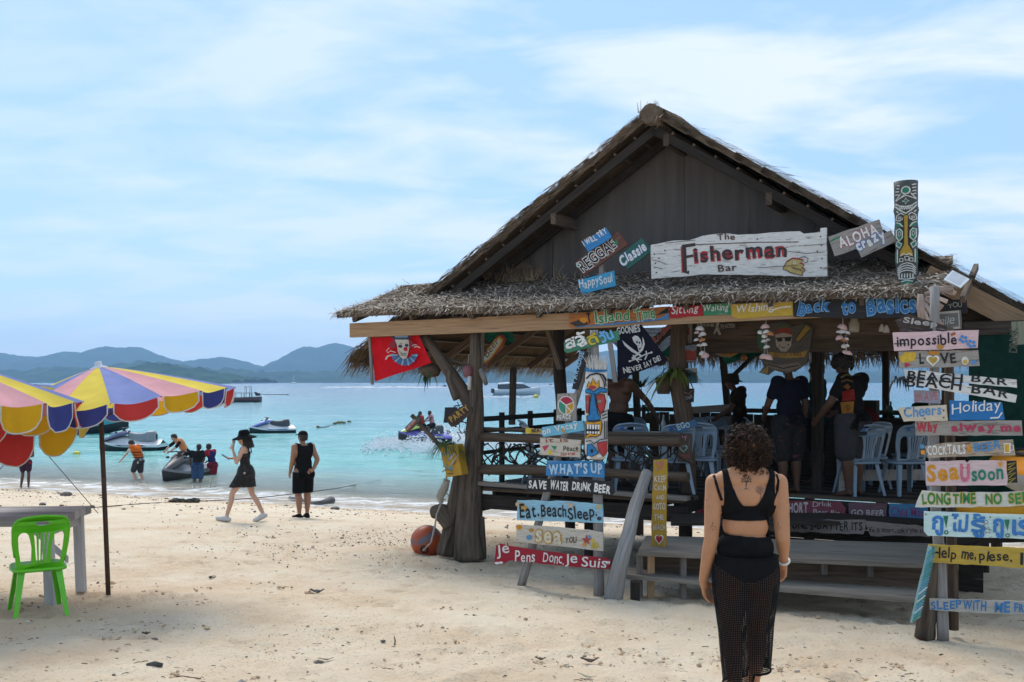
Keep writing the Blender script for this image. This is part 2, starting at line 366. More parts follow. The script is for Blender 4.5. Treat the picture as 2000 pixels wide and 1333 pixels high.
mp_ = N(t, 'ShaderNodeMapping'); mp_.inputs['Scale'].default_value = (.035, .09, 0); t.links.new(g.outputs['Position'], mp_.inputs[0])
nl = N(t, 'ShaderNodeTexNoise', i_Scale=1, i_Detail=4); t.links.new(mp_.outputs[0], nl.inputs['Vector'])       # patches of sea grass and sand on the bed
lg = N(t, 'ShaderNodeMath', operation='LOGARITHM'); mxs = N(t, 'ShaderNodeMath', operation='MAXIMUM'); t.links.new(sh.outputs[0], mxs.inputs[0]); mxs.inputs[1].default_value = .5
t.links.new(mxs.outputs[0], lg.inputs[0]); lg.inputs[1].default_value = 10          # log10 of distance: -.3 .. 3.7
ad = N(t, 'ShaderNodeMath', operation='MULTIPLY_ADD'); t.links.new(nl.outputs[0], ad.inputs[0]); ad.inputs[1].default_value = .55; ad.inputs[2].default_value = -.27
a2 = N(t, 'ShaderNodeMath', operation='ADD'); t.links.new(lg.outputs[0], a2.inputs[0]); t.links.new(ad.outputs[0], a2.inputs[1])
mr = N(t, 'ShaderNodeMapRange'); t.links.new(a2.outputs[0], mr.inputs[0]); mr.inputs[1].default_value = 0; mr.inputs[2].default_value = 3
wr = ramp(t, [(.0, (.60, .57, .49)), (.16, (.50, .56, .49)), (.27, (.30, .49, .45)), (.38, (.085, .41, .385)), (.52, (.045, .33, .345)), (.66, (.035, .235, .295)), (.8, (.045, .15, .235)), (1, (.04, .115, .20))]); t.links.new(mr.outputs[0], wr.inputs[0])
# foam near the waterline
mpf = N(t, 'ShaderNodeMapping'); mpf.inputs['Scale'].default_value = (.9, 2.4, 0); mpf.inputs['Rotation'].default_value = (0, 0, R(-22.8)); t.links.new(g.outputs['Position'], mpf.inputs[0])
nf = N(t, 'ShaderNodeTexNoise', i_Scale=1.2, i_Detail=8, i_Roughness=.72, i_Distortion=.6); t.links.new(mpf.outputs[0], nf.inputs['Vector'])
fb = N(t, 'ShaderNodeMapRange'); t.links.new(sh.outputs[0], fb.inputs[0]); fb.inputs[1].default_value = -1; fb.inputs[2].default_value = 9
fr_ = ramp(t, [(.0, (.62,) * 3), (.08, (.55,) * 3), (.17, (.44,) * 3), (.26, (.52,) * 3), (.33, (.40,) * 3), (.36, (.34,) * 3), (.60, (.30,) * 3), (.66, (.40,) * 3), (.72, (.24,) * 3), (1, (.0,) * 3)]); t.links.new(fb.outputs[0], fr_.inputs[0])
fa = N(t, 'ShaderNodeMath', operation='ADD'); t.links.new(nf.outputs[0], fa.inputs[0]); t.links.new(fr_.outputs[0], fa.inputs[1])
ff = ramp(t, [(.84, (0, 0, 0)), (1.04, (.9, .9, .9))])
fh = N(t, 'ShaderNodeMath', operation='MULTIPLY'); t.links.new(fa.outputs[0], fh.inputs[0]); fh.inputs[1].default_value = .93
t.links.new(fh.outputs[0], ff.inputs[0])
# white caps far out
mpc = N(t, 'ShaderNodeMapping'); mpc.inputs['Scale'].default_value = (.02, .16, 0); t.links.new(g.outputs['Position'], mpc.inputs[0])
nc = N(t, 'ShaderNodeTexNoise', i_Scale=1, i_Detail=8, i_Roughness=.7); t.links.new(mpc.outputs[0], nc.inputs['Vector'])
rc = ramp(t, [(.66, (0, 0, 0)), (.74, (.7,) * 3)]); t.links.new(nc.outputs[0], rc.inputs[0])
fm = N(t, 'ShaderNodeMath', operation='MAXIMUM'); t.links.new(ff.outputs[0], fm.inputs[0]); t.links.new(rc.outputs[0], fm.inputs[1])
mc = N(t, 'ShaderNodeMixRGB'); t.links.new(fm.outputs[0], mc.inputs[0]); t.links.new(wr.outputs[0], mc.inputs[1]); mc.inputs[2].default_value = (.80, .82, .84, 1)
t.links.new(mc.outputs[0], b.inputs['Base Color']); b.inputs['IOR'].default_value = 1.33
ro = N(t, 'ShaderNodeMapRange'); t.links.new(fm.outputs[0], ro.inputs[0]); ro.inputs[3].default_value = .12; ro.inputs[4].default_value = .7; t.links.new(ro.outputs[0], b.inputs['Roughness'])
# clear in the first metres
al = N(t, 'ShaderNodeMapRange'); t.links.new(sh.outputs[0], al.inputs[0]); al.inputs[1].default_value = -.3; al.inputs[2].default_value = 11; al.inputs[3].default_value = .22; al.inputs[4].default_value = 1
am = N(t, 'ShaderNodeMath', operation='MAXIMUM'); t.links.new(al.outputs[0], am.inputs[0]); t.links.new(ff.outputs[0], am.inputs[1]); t.links.new(am.outputs[0], b.inputs['Alpha'])
mpw = N(t, 'ShaderNodeMapping'); mpw.inputs['Scale'].default_value = (.55, 1.5, 0); mpw.inputs['Rotation'].default_value = (0, 0, R(-8)); t.links.new(g.outputs['Position'], mpw.inputs[0])
w1 = N(t, 'ShaderNodeTexNoise', i_Scale=1.3, i_Detail=7, i_Roughness=.62); t.links.new(mpw.outputs[0], w1.inputs['Vector'])
mpx = N(t, 'ShaderNodeMapping'); mpx.inputs['Scale'].default_value = (.06, .22, 0); t.links.new(g.outputs['Position'], mpx.inputs[0])
w2 = N(t, 'ShaderNodeTexNoise', i_Scale=1.0, i_Detail=6, i_Roughness=.6); t.links.new(mpx.outputs[0], w2.inputs['Vector'])
bw = N(t, 'ShaderNodeBump', i_Strength=.85, i_Distance=.3); t.links.new(w1.outputs[0], bw.inputs['Height'])
bx = N(t, 'ShaderNodeBump', i_Strength=.8, i_Distance=2.2); t.links.new(w2.outputs[0], bx.inputs['Height']); t.links.new(bw.outputs[0], bx.inputs['Normal']); t.links.new(bx.outputs[0], b.inputs['Normal'])
sea_me.materials.append(m)
# ---------------------------------------------------------------- hills across the bay
def hill(name, label, pts, Yr, depth, mt, seed, tree, nu=420, nr=26):
 us_ = np.linspace(pts[0][0], pts[-1][0], nu); vs = np.interp(us_, [p[0] for p in pts], [p[1] for p in pts])
 vs = vs + 1.6 * npnoise(us_ * .09, us_ * 0, seed) + .9 * npnoise(us_ * .33, us_ * 0 + 2, seed + 1)
 Hh_ = (VH - vs) / F * Yr + ZC; mb = MB(); mb.mat(mt, True); rows = []
 for r in range(nr):
  f = r / (nr - 1)                   # 0 shore .. .62 ridge .. 1 back
  if f <= .62: q = f / .62; prof = q ** 1.25 * (1 - .12 * math.sin(q * math.pi)); y = Yr - depth * (1 - q)
  else: q = (f - .62) / .38; prof = 1 - q; y = Yr + depth * .8 * q
  x = (us_ - 1000) / F * Yr
  spur = npnoise(x / (depth * .22), np.full_like(x, f * 2.2), seed + 3) * .26 + npnoise(x / (depth * .08), np.full_like(x, f * 5), seed + 4) * .12
  z = Hh_ * (prof + spur * 4 * prof * (1 - prof)) + (tree * (npnoise(x / 9, np.full_like(x, f * 70), seed + 5) + .4) if .02 < f < .98 else 0)
  if f == 0: z = z * 0 - 3
  rows.append(mb.verts(np.stack([x, np.full_like(x, y), z], -1).tolist()))
 for r in range(nr - 1):
  for j in range(nu - 1): mb.face([rows[r] + j, rows[r] + j + 1, rows[r + 1] + j + 1, rows[r + 1] + j])
 return tag(mb.build(name), label, 'hills', kind='structure')
hm = M('forest_far', (.012, .03, .024), (.035, .07, .05), scale=.012, rough=1, bump=0, co='Object', rv=0, detail=12, spec=0)
hn = M('forest_near', (.008, .024, .016), (.045, .085, .045), scale=.03, rough=1, bump=0, co='Object', rv=0, detail=12, spec=0)
hill('hills', 'hazy blue forested hills across the bay', [(-200, 690), (0, 688), (20, 692), (45, 696), (80, 696), (115, 692), (135, 686), (150, 689), (165, 691), (180, 685), (195, 678), (210, 676), (225, 680), (245, 678), (268, 677), (285, 683), (300, 690), (320, 698), (340, 703), (360, 706), (375, 706), (395, 702), (415, 700), (430, 698), (445, 699), (465, 704), (485, 710), (505, 716), (515, 718), (530, 710), (550, 698), (570, 687), (590, 676), (598, 675), (615, 677), (635, 673), (650, 667), (660, 666), (680, 671), (700, 680), (720, 690), (745, 700), (790, 703), (850, 694), (950, 698), (1100, 690), (1250, 682), (1400, 690), (1550, 694), (1700, 683), (1850, 690), (2000, 694), (2200, 700)], 3600, 900, hm, 40, 6)
hill('hills', 'darker low wooded shore in front of the hazy hills', [(-200, 722), (0, 724), (50, 726), (75, 722), (100, 720), (130, 716), (150, 719), (190, 722), (230, 713), (260, 709), (285, 707), (310, 709), (340, 713), (370, 717), (400, 722), (420, 726), (440, 722), (470, 725), (510, 729), (545, 727), (565, 726), (600, 730), (640, 729), (700, 725), (760, 728), (900, 727), (1100, 729), (1300, 728), (1500, 727), (1700, 729), (2000, 728), (2200, 729)], 2300, 260, hn, 60, 9, nu=700, nr=16)
hill('hills', 'dark green wooded island nearer than the other shore', [(225, 745.5), (240, 736), (260, 722), (290, 712), (320, 712), (350, 717), (380, 722), (420, 729), (450, 735), (480, 740), (505, 745.5)], 1500, 160, hn, 80, 8, nu=220, nr=16)
# ---------------------------------------------------------------- the bar: deck, posts, roofs
W_old = wood('old_wood', (.135, .115, .10), (.26, .23, .20))
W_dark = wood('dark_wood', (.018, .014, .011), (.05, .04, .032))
W_mid = wood('brown_wood', (.06, .042, .03), (.135, .098, .07))
W_raw = wood('raw_timber', (.46, .30, .17), (.30, .19, .11), wear=(.15, .11, .08), wt=.64)
W_grey = wood('grey_wood', (.17, .16, .15), (.31, .295, .28))
W_step = wood('step_wood', (.15, .128, .105), (.27, .235, .195), wear=(.08, .065, .052), wt=.62)
W_wall = M('gable_board', (.080, .073, .069), (.122, .110, .104), scale=1.0, st=(5, .35, 1), rough=.9, bump=.35, co='UV', wear=(.062, .052, .046), wt=.66, ws=.8, rv=.12, spec=.1)
W_trunk = M('driftwood_trunk', (.055, .042, .031), (.165, .13, .10), scale=1.0, st=(20, 1.6, 1), rough=.95, bump=1.0, co='UV', wear=(.045, .035, .028), wt=.6, ws=.6, rv=.1, bd=.03, spec=.1)
TH_a = M('thatch_dry', (.52, .44, .36), (.21, .17, .135), scale=9, rough=.95, bump=0, rv=.55, spec=.1)
TH_b = M('thatch_core', (.10, .075, .055), (.17, .13, .095), scale=14, rough=1, bump=.6, rv=.2, bd=.04, spec=0)
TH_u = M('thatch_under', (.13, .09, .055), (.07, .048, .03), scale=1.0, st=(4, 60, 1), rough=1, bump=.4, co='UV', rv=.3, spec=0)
TH_h = M('thatch_hanging', (.28, .215, .14), (.14, .10, .065), scale=6, rough=1, bump=0, rv=.5, spec=0)
bar = T('beach_bar', 'thatched open wooden beach bar on a raised deck covered with painted boards', 'beach bar', Hh(2.5, 2, .45))
ZF = 1.30                                   # deck floor
def roofz(a): return 6.15 - .632 * abs(a - 2.45)
def blade(mb, p, d, up, L, w, curl=.3, seg=2):
 """one curled strip of palm leaf starting at p, running along d"""
 d = d.normalized(); s = d.cross(up).normalized(); base = []
 for k in range(seg + 1):
  f = k / seg; ww = w * (1 - .75 * f); c = p + d * L * f + up * (curl * L * (f - f * f * 1.6))
  base.append(mb.verts([c - s * ww, c + s * ww]))
 for k in range(seg): mb.face([base[k], base[k] + 1, base[k + 1] + 1, base[k + 1]], smooth=False)
# --- main roof: two slabs with thatch courses; front verge at b = .55
def roof_half(sign):
 a1 = 2.45 + sign * 4.85; b0, b1 = .55, 7.4; dv_ = Vector((sign * 1.0, 0, -.632)).normalized()
 Ls = 4.85 * math.hypot(1, .632)
 def S(sl, b, h=0):                      # sl: distance down the slope, h: out of the slope
  a = 2.45 + sign * sl / math.hypot(1, .632); z = roofz(a)
  p = Hh(a, b, z); nrm = HD * (sign * .632) + Vector((0, 0, 1)); return p + nrm.normalized() * h
 mb = MB(); mb.mat(TH_b)
 n = 14
 for i in range(n):
  s0, s1 = Ls * i / n, Ls * (i + 1) / n + .12
  c = [S(s0, b0 + .03, .04), S(s0, b1, .04), S(s1, b1, .02), S(s1, b0 + .03, .02), S(s0, b0 + .03, .12), S(s0, b1, .12), S(s1, b1, .10), S(s1, b0 + .03, .10)]
  b = mb.verts(c); mb.rnd()
  for q in ((0, 1, 2, 3), (7, 6, 5, 4), (0, 3, 7, 4), (1, 5, 6, 2), (0, 4, 5, 1), (3, 2, 6, 7)): mb.face([b + k for k in q], smooth=False)
 mb.mat(TH_a)
 D = (S(1, 1) - S(0, 1)).normalized(); up = (S(1, 1, 1) - S(1, 1, 0)).normalized()
 for k in range(2600):                   # shaggy verge and outer face
  s_ = random.random() ** 1.0 * Ls; bb = b0 + abs(random.gauss(0, .22)); p = S(s_, bb, random.uniform(.03, .17))
  d = D + HN * random.gauss(-.05, .16) + up * random.gauss(.0, .06); mb.rnd()
  blade(mb, p, d, up, random.uniform(.14, .30), random.uniform(.007, .018), random.uniform(-.15, .12))
 for k in range(1500):
  s_ = random.random() * Ls; bb = random.uniform(b0, b1); p = S(s_, bb, .12)
  mb.rnd(); blade(mb, p, D + HN * random.gauss(0, .25) + up * random.gauss(.05, .08), up, random.uniform(.25, .45), random.uniform(.012, .024), random.uniform(-.1, .2))
 mb.mat(TH_h)
 for k in range(2600):                   # hanging ends along the eave
  bb = random.uniform(b0 - .1, b1); p = S(Ls + random.uniform(-.25, .02), bb, random.uniform(-.02, .1)); mb.rnd()
  blade(mb, p, D * .75 + Vector((0, 0, -.5)) + HN * random.gauss(0, .22), up, random.uniform(.18, .42), random.uniform(.005, .013), random.uniform(-.1, .15))
 rf = mb.build('roof', bar)
 # palm mats seen from below, each row a strip lapped on its batten
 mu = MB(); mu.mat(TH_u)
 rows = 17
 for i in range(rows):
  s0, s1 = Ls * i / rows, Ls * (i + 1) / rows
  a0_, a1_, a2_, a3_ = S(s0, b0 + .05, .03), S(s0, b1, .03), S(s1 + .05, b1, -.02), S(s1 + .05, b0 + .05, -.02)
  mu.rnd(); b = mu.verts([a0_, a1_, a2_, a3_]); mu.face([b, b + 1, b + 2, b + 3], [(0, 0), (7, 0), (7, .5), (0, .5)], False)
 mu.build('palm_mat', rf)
 for i in range(rows + 1):
  s0 = Ls * i / rows; q = MB(); q.mat(W_mid).rnd(); q.plank(S(s0, b0 + .06, -.045), S(s0, b1, -.045), .03, .03, up); q.build('batten', rf)
 for bb in (b0 + .1, b0 + .62, 2.6, 4.2, 5.8, 7.2):
  q = MB(); q.mat(W_dark if bb < 2 else W_mid).rnd(); q.plank(S(.05, bb, -.12), S(Ls - .1, bb, -.12), .11, .05, up); q.build('rafter', rf)
 return S
SL = roof_half(-1); SR = roof_half(1)
# ridge bundle
mb = MB(); mb.mat(TH_b)
pts = [Hh(2.45 + .05 * math.sin(k), b, 6.19 + .02 * math.sin(k * 2)) for k, b in enumerate(np.linspace(.48, 7.4, 9))]
mb.tube(pts, [.13, .14, .13, .14, .13, .13, .13, .13, .13], 12); mb.mat(TH_a)
for k in range(110):
 ph = random.uniform(0, 2 * math.pi); b_ = random.uniform(.45, 7.3) if k % 3 else random.uniform(.42, .7); r_ = Vector((0, 0, 1)) * math.sin(ph) + HD * math.cos(ph)
 mb.rnd(); blade(mb, Hh(2.45, b_, 6.19) + r_ * .13, HN * random.gauss(-.1, .7) + r_.cross(HN) * random.choice((-1, 1)), r_, random.uniform(.08, .2), random.uniform(.01, .02), .0)
mb.build('ridge_bundle', bar)
for (a_, z_) in ((2.62, 5.86), (.98, 4.98), (-.55, 4.02), (3.95, 4.98)):
 q = MB(); q.mat(W_mid).rnd(); q.plank(Hh(a_, .62, z_), Hh(a_, 7.2, z_), .15, .075); q.build('purlin', bar)
# --- gable wall of upright plywood sheets
cuts = [-1.1, .62, 2.62, 4.35, 5.75]
for i in range(len(cuts) - 1):
 a0, a1 = cuts[i] + .004, cuts[i + 1] - .004; pl = []
 as_ = [a0] + ([2.45] if a0 < 2.45 < a1 else []) + [a1]
 zb = 3.95; dz = .008 * (i % 2)
 f0 = [Hh(a0, 1.3 + dz, zb), Hh(a1, 1.3 + dz, zb)] + [Hh(a, 1.3 + dz, max(roofz(a) - .13, zb + .02)) for a in reversed(as_)]
 mb = MB(); mb.mat(W_wall, False).rnd(); n = len(f0)
 aa = [a0, a1] + list(reversed(as_)); uv = [(aa[k] + i * 3.3, f0[k].z) for k in range(n)]
 b = mb.verts(f0); b2 = mb.verts([p + HN * .02 for p in f0]); mb.face([b + k for k in range(n)], uv); mb.face([b2 + k for k in reversed(range(n))], list(reversed(uv)))
 for k in range(n): mb.face([b + k, b2 + k, b2 + (k + 1) % n, b + (k + 1) % n])
 mb.build('gable_board', bar)
for i, z in enumerate((3.80, 3.606, 3.412, 3.218)):     # horizontal boards below the gable, inside the awning
 mb = MB(); mb.mat(W_mid).rnd(); mb.plank(Hh(2.55 + .1 * (i % 2), 1.33, z), Hh(6.3, 1.33, z), .195, .02); mb.build('wall_board', bar)
# --- front awning
def AW(a, f, h=0):                          # f: 0 at the wall .. 1 at the eave
 b = 1.32 - 1.62 * f; z = 4.17 - .52 * f - .03 * math.sin(f * math.pi) - .02 * math.sin(a * 1.3)
 nrm = (Vector((0, 0, 1.62)) - HN * .52).normalized(); return Hh(a, b, z) + nrm * h
aw_a0, aw_a1 = -2.05, 5.95
mb = MB(); mb.mat(TH_b)
for i in range(24):
 for j in range(5):
  a0, a1 = aw_a0 + (aw_a1 - aw_a0) * i / 24, aw_a0 + (aw_a1 - aw_a0) * (i + 1) / 24
  f0, f1 = j / 5, (j + 1) / 5; mb.rnd()
  b = mb.verts([AW(a0, f0), AW(a1, f0), AW(a1, f1), AW(a0, f1), AW(a0, f0, .09), AW(a1, f0, .09), AW(a1, f1, .09), AW(a0, f1, .09)])
  mb.face([b + 3, b + 2, b + 1, b], smooth=False); mb.face([b + 4, b + 5, b + 6, b + 7], smooth=False)
  if j == 4: mb.face([b + 2, b + 3, b + 7, b + 6], smooth=False)
  if i == 0: mb.face([b + 3, b, b + 4, b + 7], smooth=False)
  if i == 23: mb.face([b + 1, b + 2, b + 6, b + 5], smooth=False)
mb.mat(TH_a)
Dn = (AW(0, 1) - AW(0, 0)).normalized(); Un = (AW(0, 0, 1) - AW(0, 0)).normalized()
for k in range(11500):                      # loose curled leaf strips
 a = random.uniform(aw_a0, aw_a1); f = random.random() ** .85 * 1.03; ang = random.gauss(0, 1.1)
 d = Dn * math.cos(ang) + HD * math.sin(ang) + Un * random.gauss(.12, .22); mb.rnd()
 L = random.uniform(.06, .17) * (1 if a < 3 else .8)
 blade(mb, AW(a, f, random.uniform(.05, .115)), d, Un, L, random.uniform(.006, .015), random.uniform(-.3, .5))
for k in range(1900):                       # ragged eave and left end
 if k < 1350: p = AW(random.uniform(aw_a0 - .1, aw_a1 + .05), random.uniform(.9, 1.0), random.uniform(.02, .1)); d = Dn + Vector((0, 0, -.35)) + HD * random.gauss(-.1, .6)
 elif k < 1750: p = AW(aw_a0 + random.uniform(-.02, .2), random.random(), random.uniform(0, .12)); d = -HD + Dn * random.gauss(.3, .5) + Vector((0, 0, random.gauss(-.05, .3)))
 else: p = AW(aw_a1 + random.uniform(-.15, .05), random.random(), random.uniform(0, .12)); d = HD + Dn * random.gauss(.4, .6) + Vector((0, 0, random.gauss(.1, .4)))
 mb.rnd(); blade(mb, p, d, Un, random.uniform(.06, .17), random.uniform(.006, .014), random.uniform(-.3, .2))
aw = mb.build('awning', bar)
for k in range(9):                          # rafters under the awning
 a = aw_a0 + .25 + k * 1.0; q = MB(); q.mat(W_mid).rnd(); q.plank(AW(a, .02, -.05), AW(a, .97, -.05), .07, .05, Un); q.build('rafter', aw)
mb = MB(); mb.mat(W_raw).rnd(.5)            # the long pale eave beam
bp = [Q(686, 646, -.12), Q(1120, 627.5, -.12), Q(1560, 605, -.12), Q(1812, 594, -.12)]
for p0, p1 in zip(bp[:-1], bp[1:]):
 d = (p1 - p0).normalized(); mb.plank(p0 - d * .002, p1 + d * .002, .205, .07)
mb.build('eave_beam', bar)
# left lean: grass tuft on the awning near the wall
mb = MB(); mb.mat(TH_h)
for k in range(130):
 a = random.gauss(.15, .35); p = AW(a, .08, .08); mb.rnd(); blade(mb, p, Vector((0, 0, 1)) + HD * random.gauss(.1, .45) - HN * random.uniform(0, .4), -HN, random.uniform(.12, .34), .008, .1)
mb.build('dry_grass_tuft', aw)
# --- posts and deck
def trunk(name, pts, rad, n=14, jit=.12, mat_=None, seed=1, par=bar):
 """gnarled post: tube with lumpy rings"""
 r_ = random.Random(seed); mb = MB(); mb.mat(mat_ or W_trunk, True)
 P_ = [Vector(p) for p in pts]; fine, fr_ = [], []
 for i in range(len(P_) - 1):
  for k in range(5):
   f = k / 5; fine.append(P_[i].lerp(P_[i + 1], f)); fr_.append(rad[i] * (1 - f) + rad[i + 1] * f)
 fine.append(P_[-1]); fr_.append(rad[-1])
 mb.tube(fine, fr_, n)
 for i, p in enumerate(fine):
  for j in range(n):
   q = Vector(mb.v[i * n + j]); k = 1 + jit * (noise.noise(Vector((j * .9, i * .35, seed * 7))) + .6 * noise.noise(Vector((math.cos(j / n * 6.28) * 2.4, math.sin(j / n * 6.28) * 2.4, i * .22 + seed))))
   mb.v[i * n + j] = tuple(p + (q - p) * k)
 return mb.build(name, par)
def post(u0, v0, u1, v1, off, w, mt=W_dark, off1=None, rr=False, par=bar, name='post'):
 p0, p1 = Q(u0, v0, off), Q(u1, v1, off if off1 is None else off1)
 mb = MB(); mb.mat(mt).rnd()
 if rr: mb.tube([p0, (p0 + p1) / 2 + Vector((.01, 0, 0)), p1], [w, w * .95, w * .9], 8)
 else: mb.box((p0 + p1) / 2, (p1 - p0) / 2, HD * w, HN * w)
 return mb.build(name, par)
foot = G(917, FL(917, 0)); fu = lambda u, v, o=0: Q(u, v, o)
trunk('trunk_post', [fu(918, 1092, -.05), fu(916, 1040, -.05), fu(921, 930, 0), fu(927, 860), fu(930, 780), fu(927, 640)], [.225, .19, .16, .125, .10, .065], seed=3)
trunk('trunk_stump', [fu(872, 1082, -.05), fu(880, 1040, -.05), fu(893, 960, -.02), fu(905, 880, 0)], [.15, .12, .1, .07], seed=4)
trunk('trunk_stump', [fu(880, 1030, -.1), fu(862, 1000, -.12), fu(846, 1000, -.12)], [.10, .12, .085], seed=5)
trunk('trunk_stump', [fu(943, 1088, -.02), fu(942, 1010, -.02)], [.05, .03], seed=6, n=8)
trunk('trunk_branch', [fu(926, 800, .05), fu(893, 748, .02), fu(866, 710, 0), fu(828, 655, .1)], [.10, .09, .075, .07], seed=7, mat_=W_mid)
trunk('trunk_branch', [fu(893, 780, -.05), fu(878, 742, -.06), fu(877, 722, -.06)], [.06, .05, .04], seed=8, n=8)
trunk('trunk_branch', [fu(843, 680, .1), fu(868, 700, .15), fu(905, 712, .15), fu(928, 706, .1)], [.03, .028, .03, .03], seed=9, n=7)
post(938, 640, 926, 1020, .15, .045, W_old)
trunk('trunk_post', [fu(1106, 1010, 1.0), fu(1098, 800, .9), fu(1092, 720, .9), fu(1090, 590, .9)], [.08, .09, .085, .085], seed=10, mat_=W_dark, n=10)
post(1068, 640, 1094, 722, .55, .032, W_mid)
trunk('trunk_post', [fu(1345, 990, .9), fu(1343, 900, .9), fu(1338, 830, .9), fu(1325, 740, .9), fu(1328, 590, 1.1)], [.11, .10, .12, .13, .1], seed=11, mat_=W_mid, n=12)
post(1596, 960, 1598, 590, 2.0, .065)
post(1424, 830, 1411, 690, 5.4, .05); post(1424, 742, 1500, 668, 5.4, .045)
post(1850, 1180, 1850, 560, .6, .055); post(1000, 830, 1004, 660, 5.4, .05); post(1245, 830, 1240, 690, 5.4, .05)
post(1730, 830, 1730, 650, 5.4, .05)
# floor boards
A0, A1 = -.05, 6.3
for i in range(42):
 b0 = .04 + i * .15
 a_r = 3.05 if b0 < 1.25 else A1
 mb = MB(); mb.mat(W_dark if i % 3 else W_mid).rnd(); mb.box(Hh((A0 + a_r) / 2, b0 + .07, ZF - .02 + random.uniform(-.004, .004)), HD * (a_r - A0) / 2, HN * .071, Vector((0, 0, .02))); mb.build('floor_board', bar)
def beam(u0, v0, u1, v1, off, w, t, mt=W_dark, name='beam', par=bar):
 mb = MB(); mb.mat(mt).rnd(); mb.plank(Q(u0, v0, off), Q(u1, v1, off), w, t); return mb.build(name, par)
beam(938, 944, 1345, 974, -.02, .05, .12, W_old)           # deck lip
beam(938, 979, 1345, 1006, .05, .19, .07)                  # long beam under the deck
for k in range(6):
 q = MB(); q.mat(W_dark).rnd(); q.plank(Hh(.35 + k * .52, .1, 1.17), Hh(.35 + k * .52, 6.2, 1.17), .16, .06); q.build('joist', bar)
q = MB(); q.mat(W_dark).rnd(); q.plank(Hh(.0, .1, 1.02), Hh(.0, 6.2, 1.05), .16, .06); q.build('joist', bar)
for (a_, b_) in ((1.6, .5), (3.0, .3), (.05, 3), (1.6, 3), (3.2, 3), (.05, 5.9), (1.6, 5.9), (3.2, 5.9), (4.8, 1.4), (6.1, 1.4), (4.8, 3.4), (6.1, 3.4), (6.1, 5.9), (4.8, 5.9)):
 p = Hh(a_, b_, 0); g_ = ground(p.x, p.y) - .2; q = MB(); q.mat(W_dark).rnd(); q.tube([Vector((p.x, p.y, g_)), Vector((p.x, p.y, 1.12))], .085, 9); q.build('stilt', bar)
# rails on the front
def log(u0, v0, u1, v1, off, r0, r1, seed, mt=W_dark, name='rail', par=bar, mid=0):
 p0, p1 = Q(u0, v0, off), Q(u1, v1, off); m_ = (p0 + p1) / 2 + Vector((0, 0, mid))
 return trunk(name, [p0, p0.lerp(m_, .5), m_, m_.lerp(p1, .5), p1], [r0, r0, (r0 + r1) / 2, r1, r1], n=9, jit=.16, seed=seed, mat_=mt, par=par)
log(938, 854, 1330, 863, .0, .062, .066, 21, W_mid)
log(936, 839, 1110, 842, .12, .03, .03, 26, W_mid)
log(1150, 848, 1330, 850, .12, .035, .03, 27, W_mid)
log(936, 916, 1345, 933, .0, .07, .06, 22, W_mid, mid=.02)
def side(bz0, bz1, z, w, t, mt=W_dark, a=0.0, name='rail'):
 q = MB(); q.mat(mt).rnd(); q.plank(Hh(a, bz0, z), Hh(a, bz1, z), w, t); q.build(name, bar)
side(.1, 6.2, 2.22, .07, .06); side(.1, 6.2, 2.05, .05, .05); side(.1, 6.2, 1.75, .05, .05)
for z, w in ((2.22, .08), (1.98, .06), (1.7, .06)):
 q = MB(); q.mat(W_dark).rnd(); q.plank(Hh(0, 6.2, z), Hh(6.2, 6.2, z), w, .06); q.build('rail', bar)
for k in range(30):                         # low boarded back wall
 q = MB(); q.mat(W_dark).rnd(); q.box(Hh(.25 + k * .2, 6.16, 1.72), HD * .094, HN * .012, Vector((0, 0, .43 + random.uniform(-.03, .03)))); q.build('back_board', bar)
for k in range(9):
 q = MB(); q.mat(W_dark).rnd(); q.plank(Hh(.02 + k * .77, 6.2, 1.3), Hh(.02 + k * .77, 6.2, 2.3), .06, .06, HD); q.build('baluster', bar)
for k in range(7):
 q = MB(); q.mat(W_dark).rnd(); q.plank(Hh(0, .9 + k * .85, 1.3), Hh(0, .9 + k * .85, 2.3), .06, .06, HN); q.build('baluster', bar)
# twisted twigs woven between the front rails
r_ = random.Random(5); tw = MB(); tw.mat(W_dark, True)
for k in range(46):
 u = r_.uniform(940, 1330); u2 = u + r_.gauss(0, 34); v0_, v1_ = 866 + (u - 940) * .02, 908 + (u - 940) * .045
 o = r_.uniform(-.05, .06); ctl = [Q(u, v0_, o), Q(u + r_.gauss(0, 20), v0_ * .7 + v1_ * .3, o), Q(u2 + r_.gauss(0, 22), v0_ * .35 + v1_ * .65, o), Q(u2, v1_ + r_.uniform(-4, 18), o)]
 pts = [(1 - f) ** 3 * ctl[0] + 3 * f * (1 - f) ** 2 * ctl[1] + 3 * f * f * (1 - f) * ctl[2] + f ** 3 * ctl[3] for f in np.linspace(0, 1, 9)]
 tw.tube(pts, r_.uniform(.007, .014), 5)
for k in range(12):
 u, v = r_.uniform(955, 1310), r_.uniform(872, 905); rr = r_.uniform(.05, .13); o = r_.uniform(-.04, .05)
 tw.tube([Q(u, v, o) + HD * rr * math.cos(a) + Vector((0, 0, rr * math.sin(a) * .7)) for a in np.linspace(0, r_.uniform(4, 6.2), 14)], r_.uniform(.006, .011), 5)
tw.build('twig_lattice', bar)
# twigs behind the trunk, left
tw = MB(); tw.mat(W_dark, True)
for k in range(30):
 u, v = r_.uniform(878, 925), r_.uniform(800, 880); o = r_.uniform(-.05, .2); p = Q(u, v, o); pts = [p]
 for j in range(4): p = p + Vector((r_.gauss(0, .06), r_.gauss(0, .03), r_.gauss(0, .06))); pts.append(p)
 tw.tube(pts, .007, 5)
for k_ in range(1): tw.build('twig_tangle', bar)
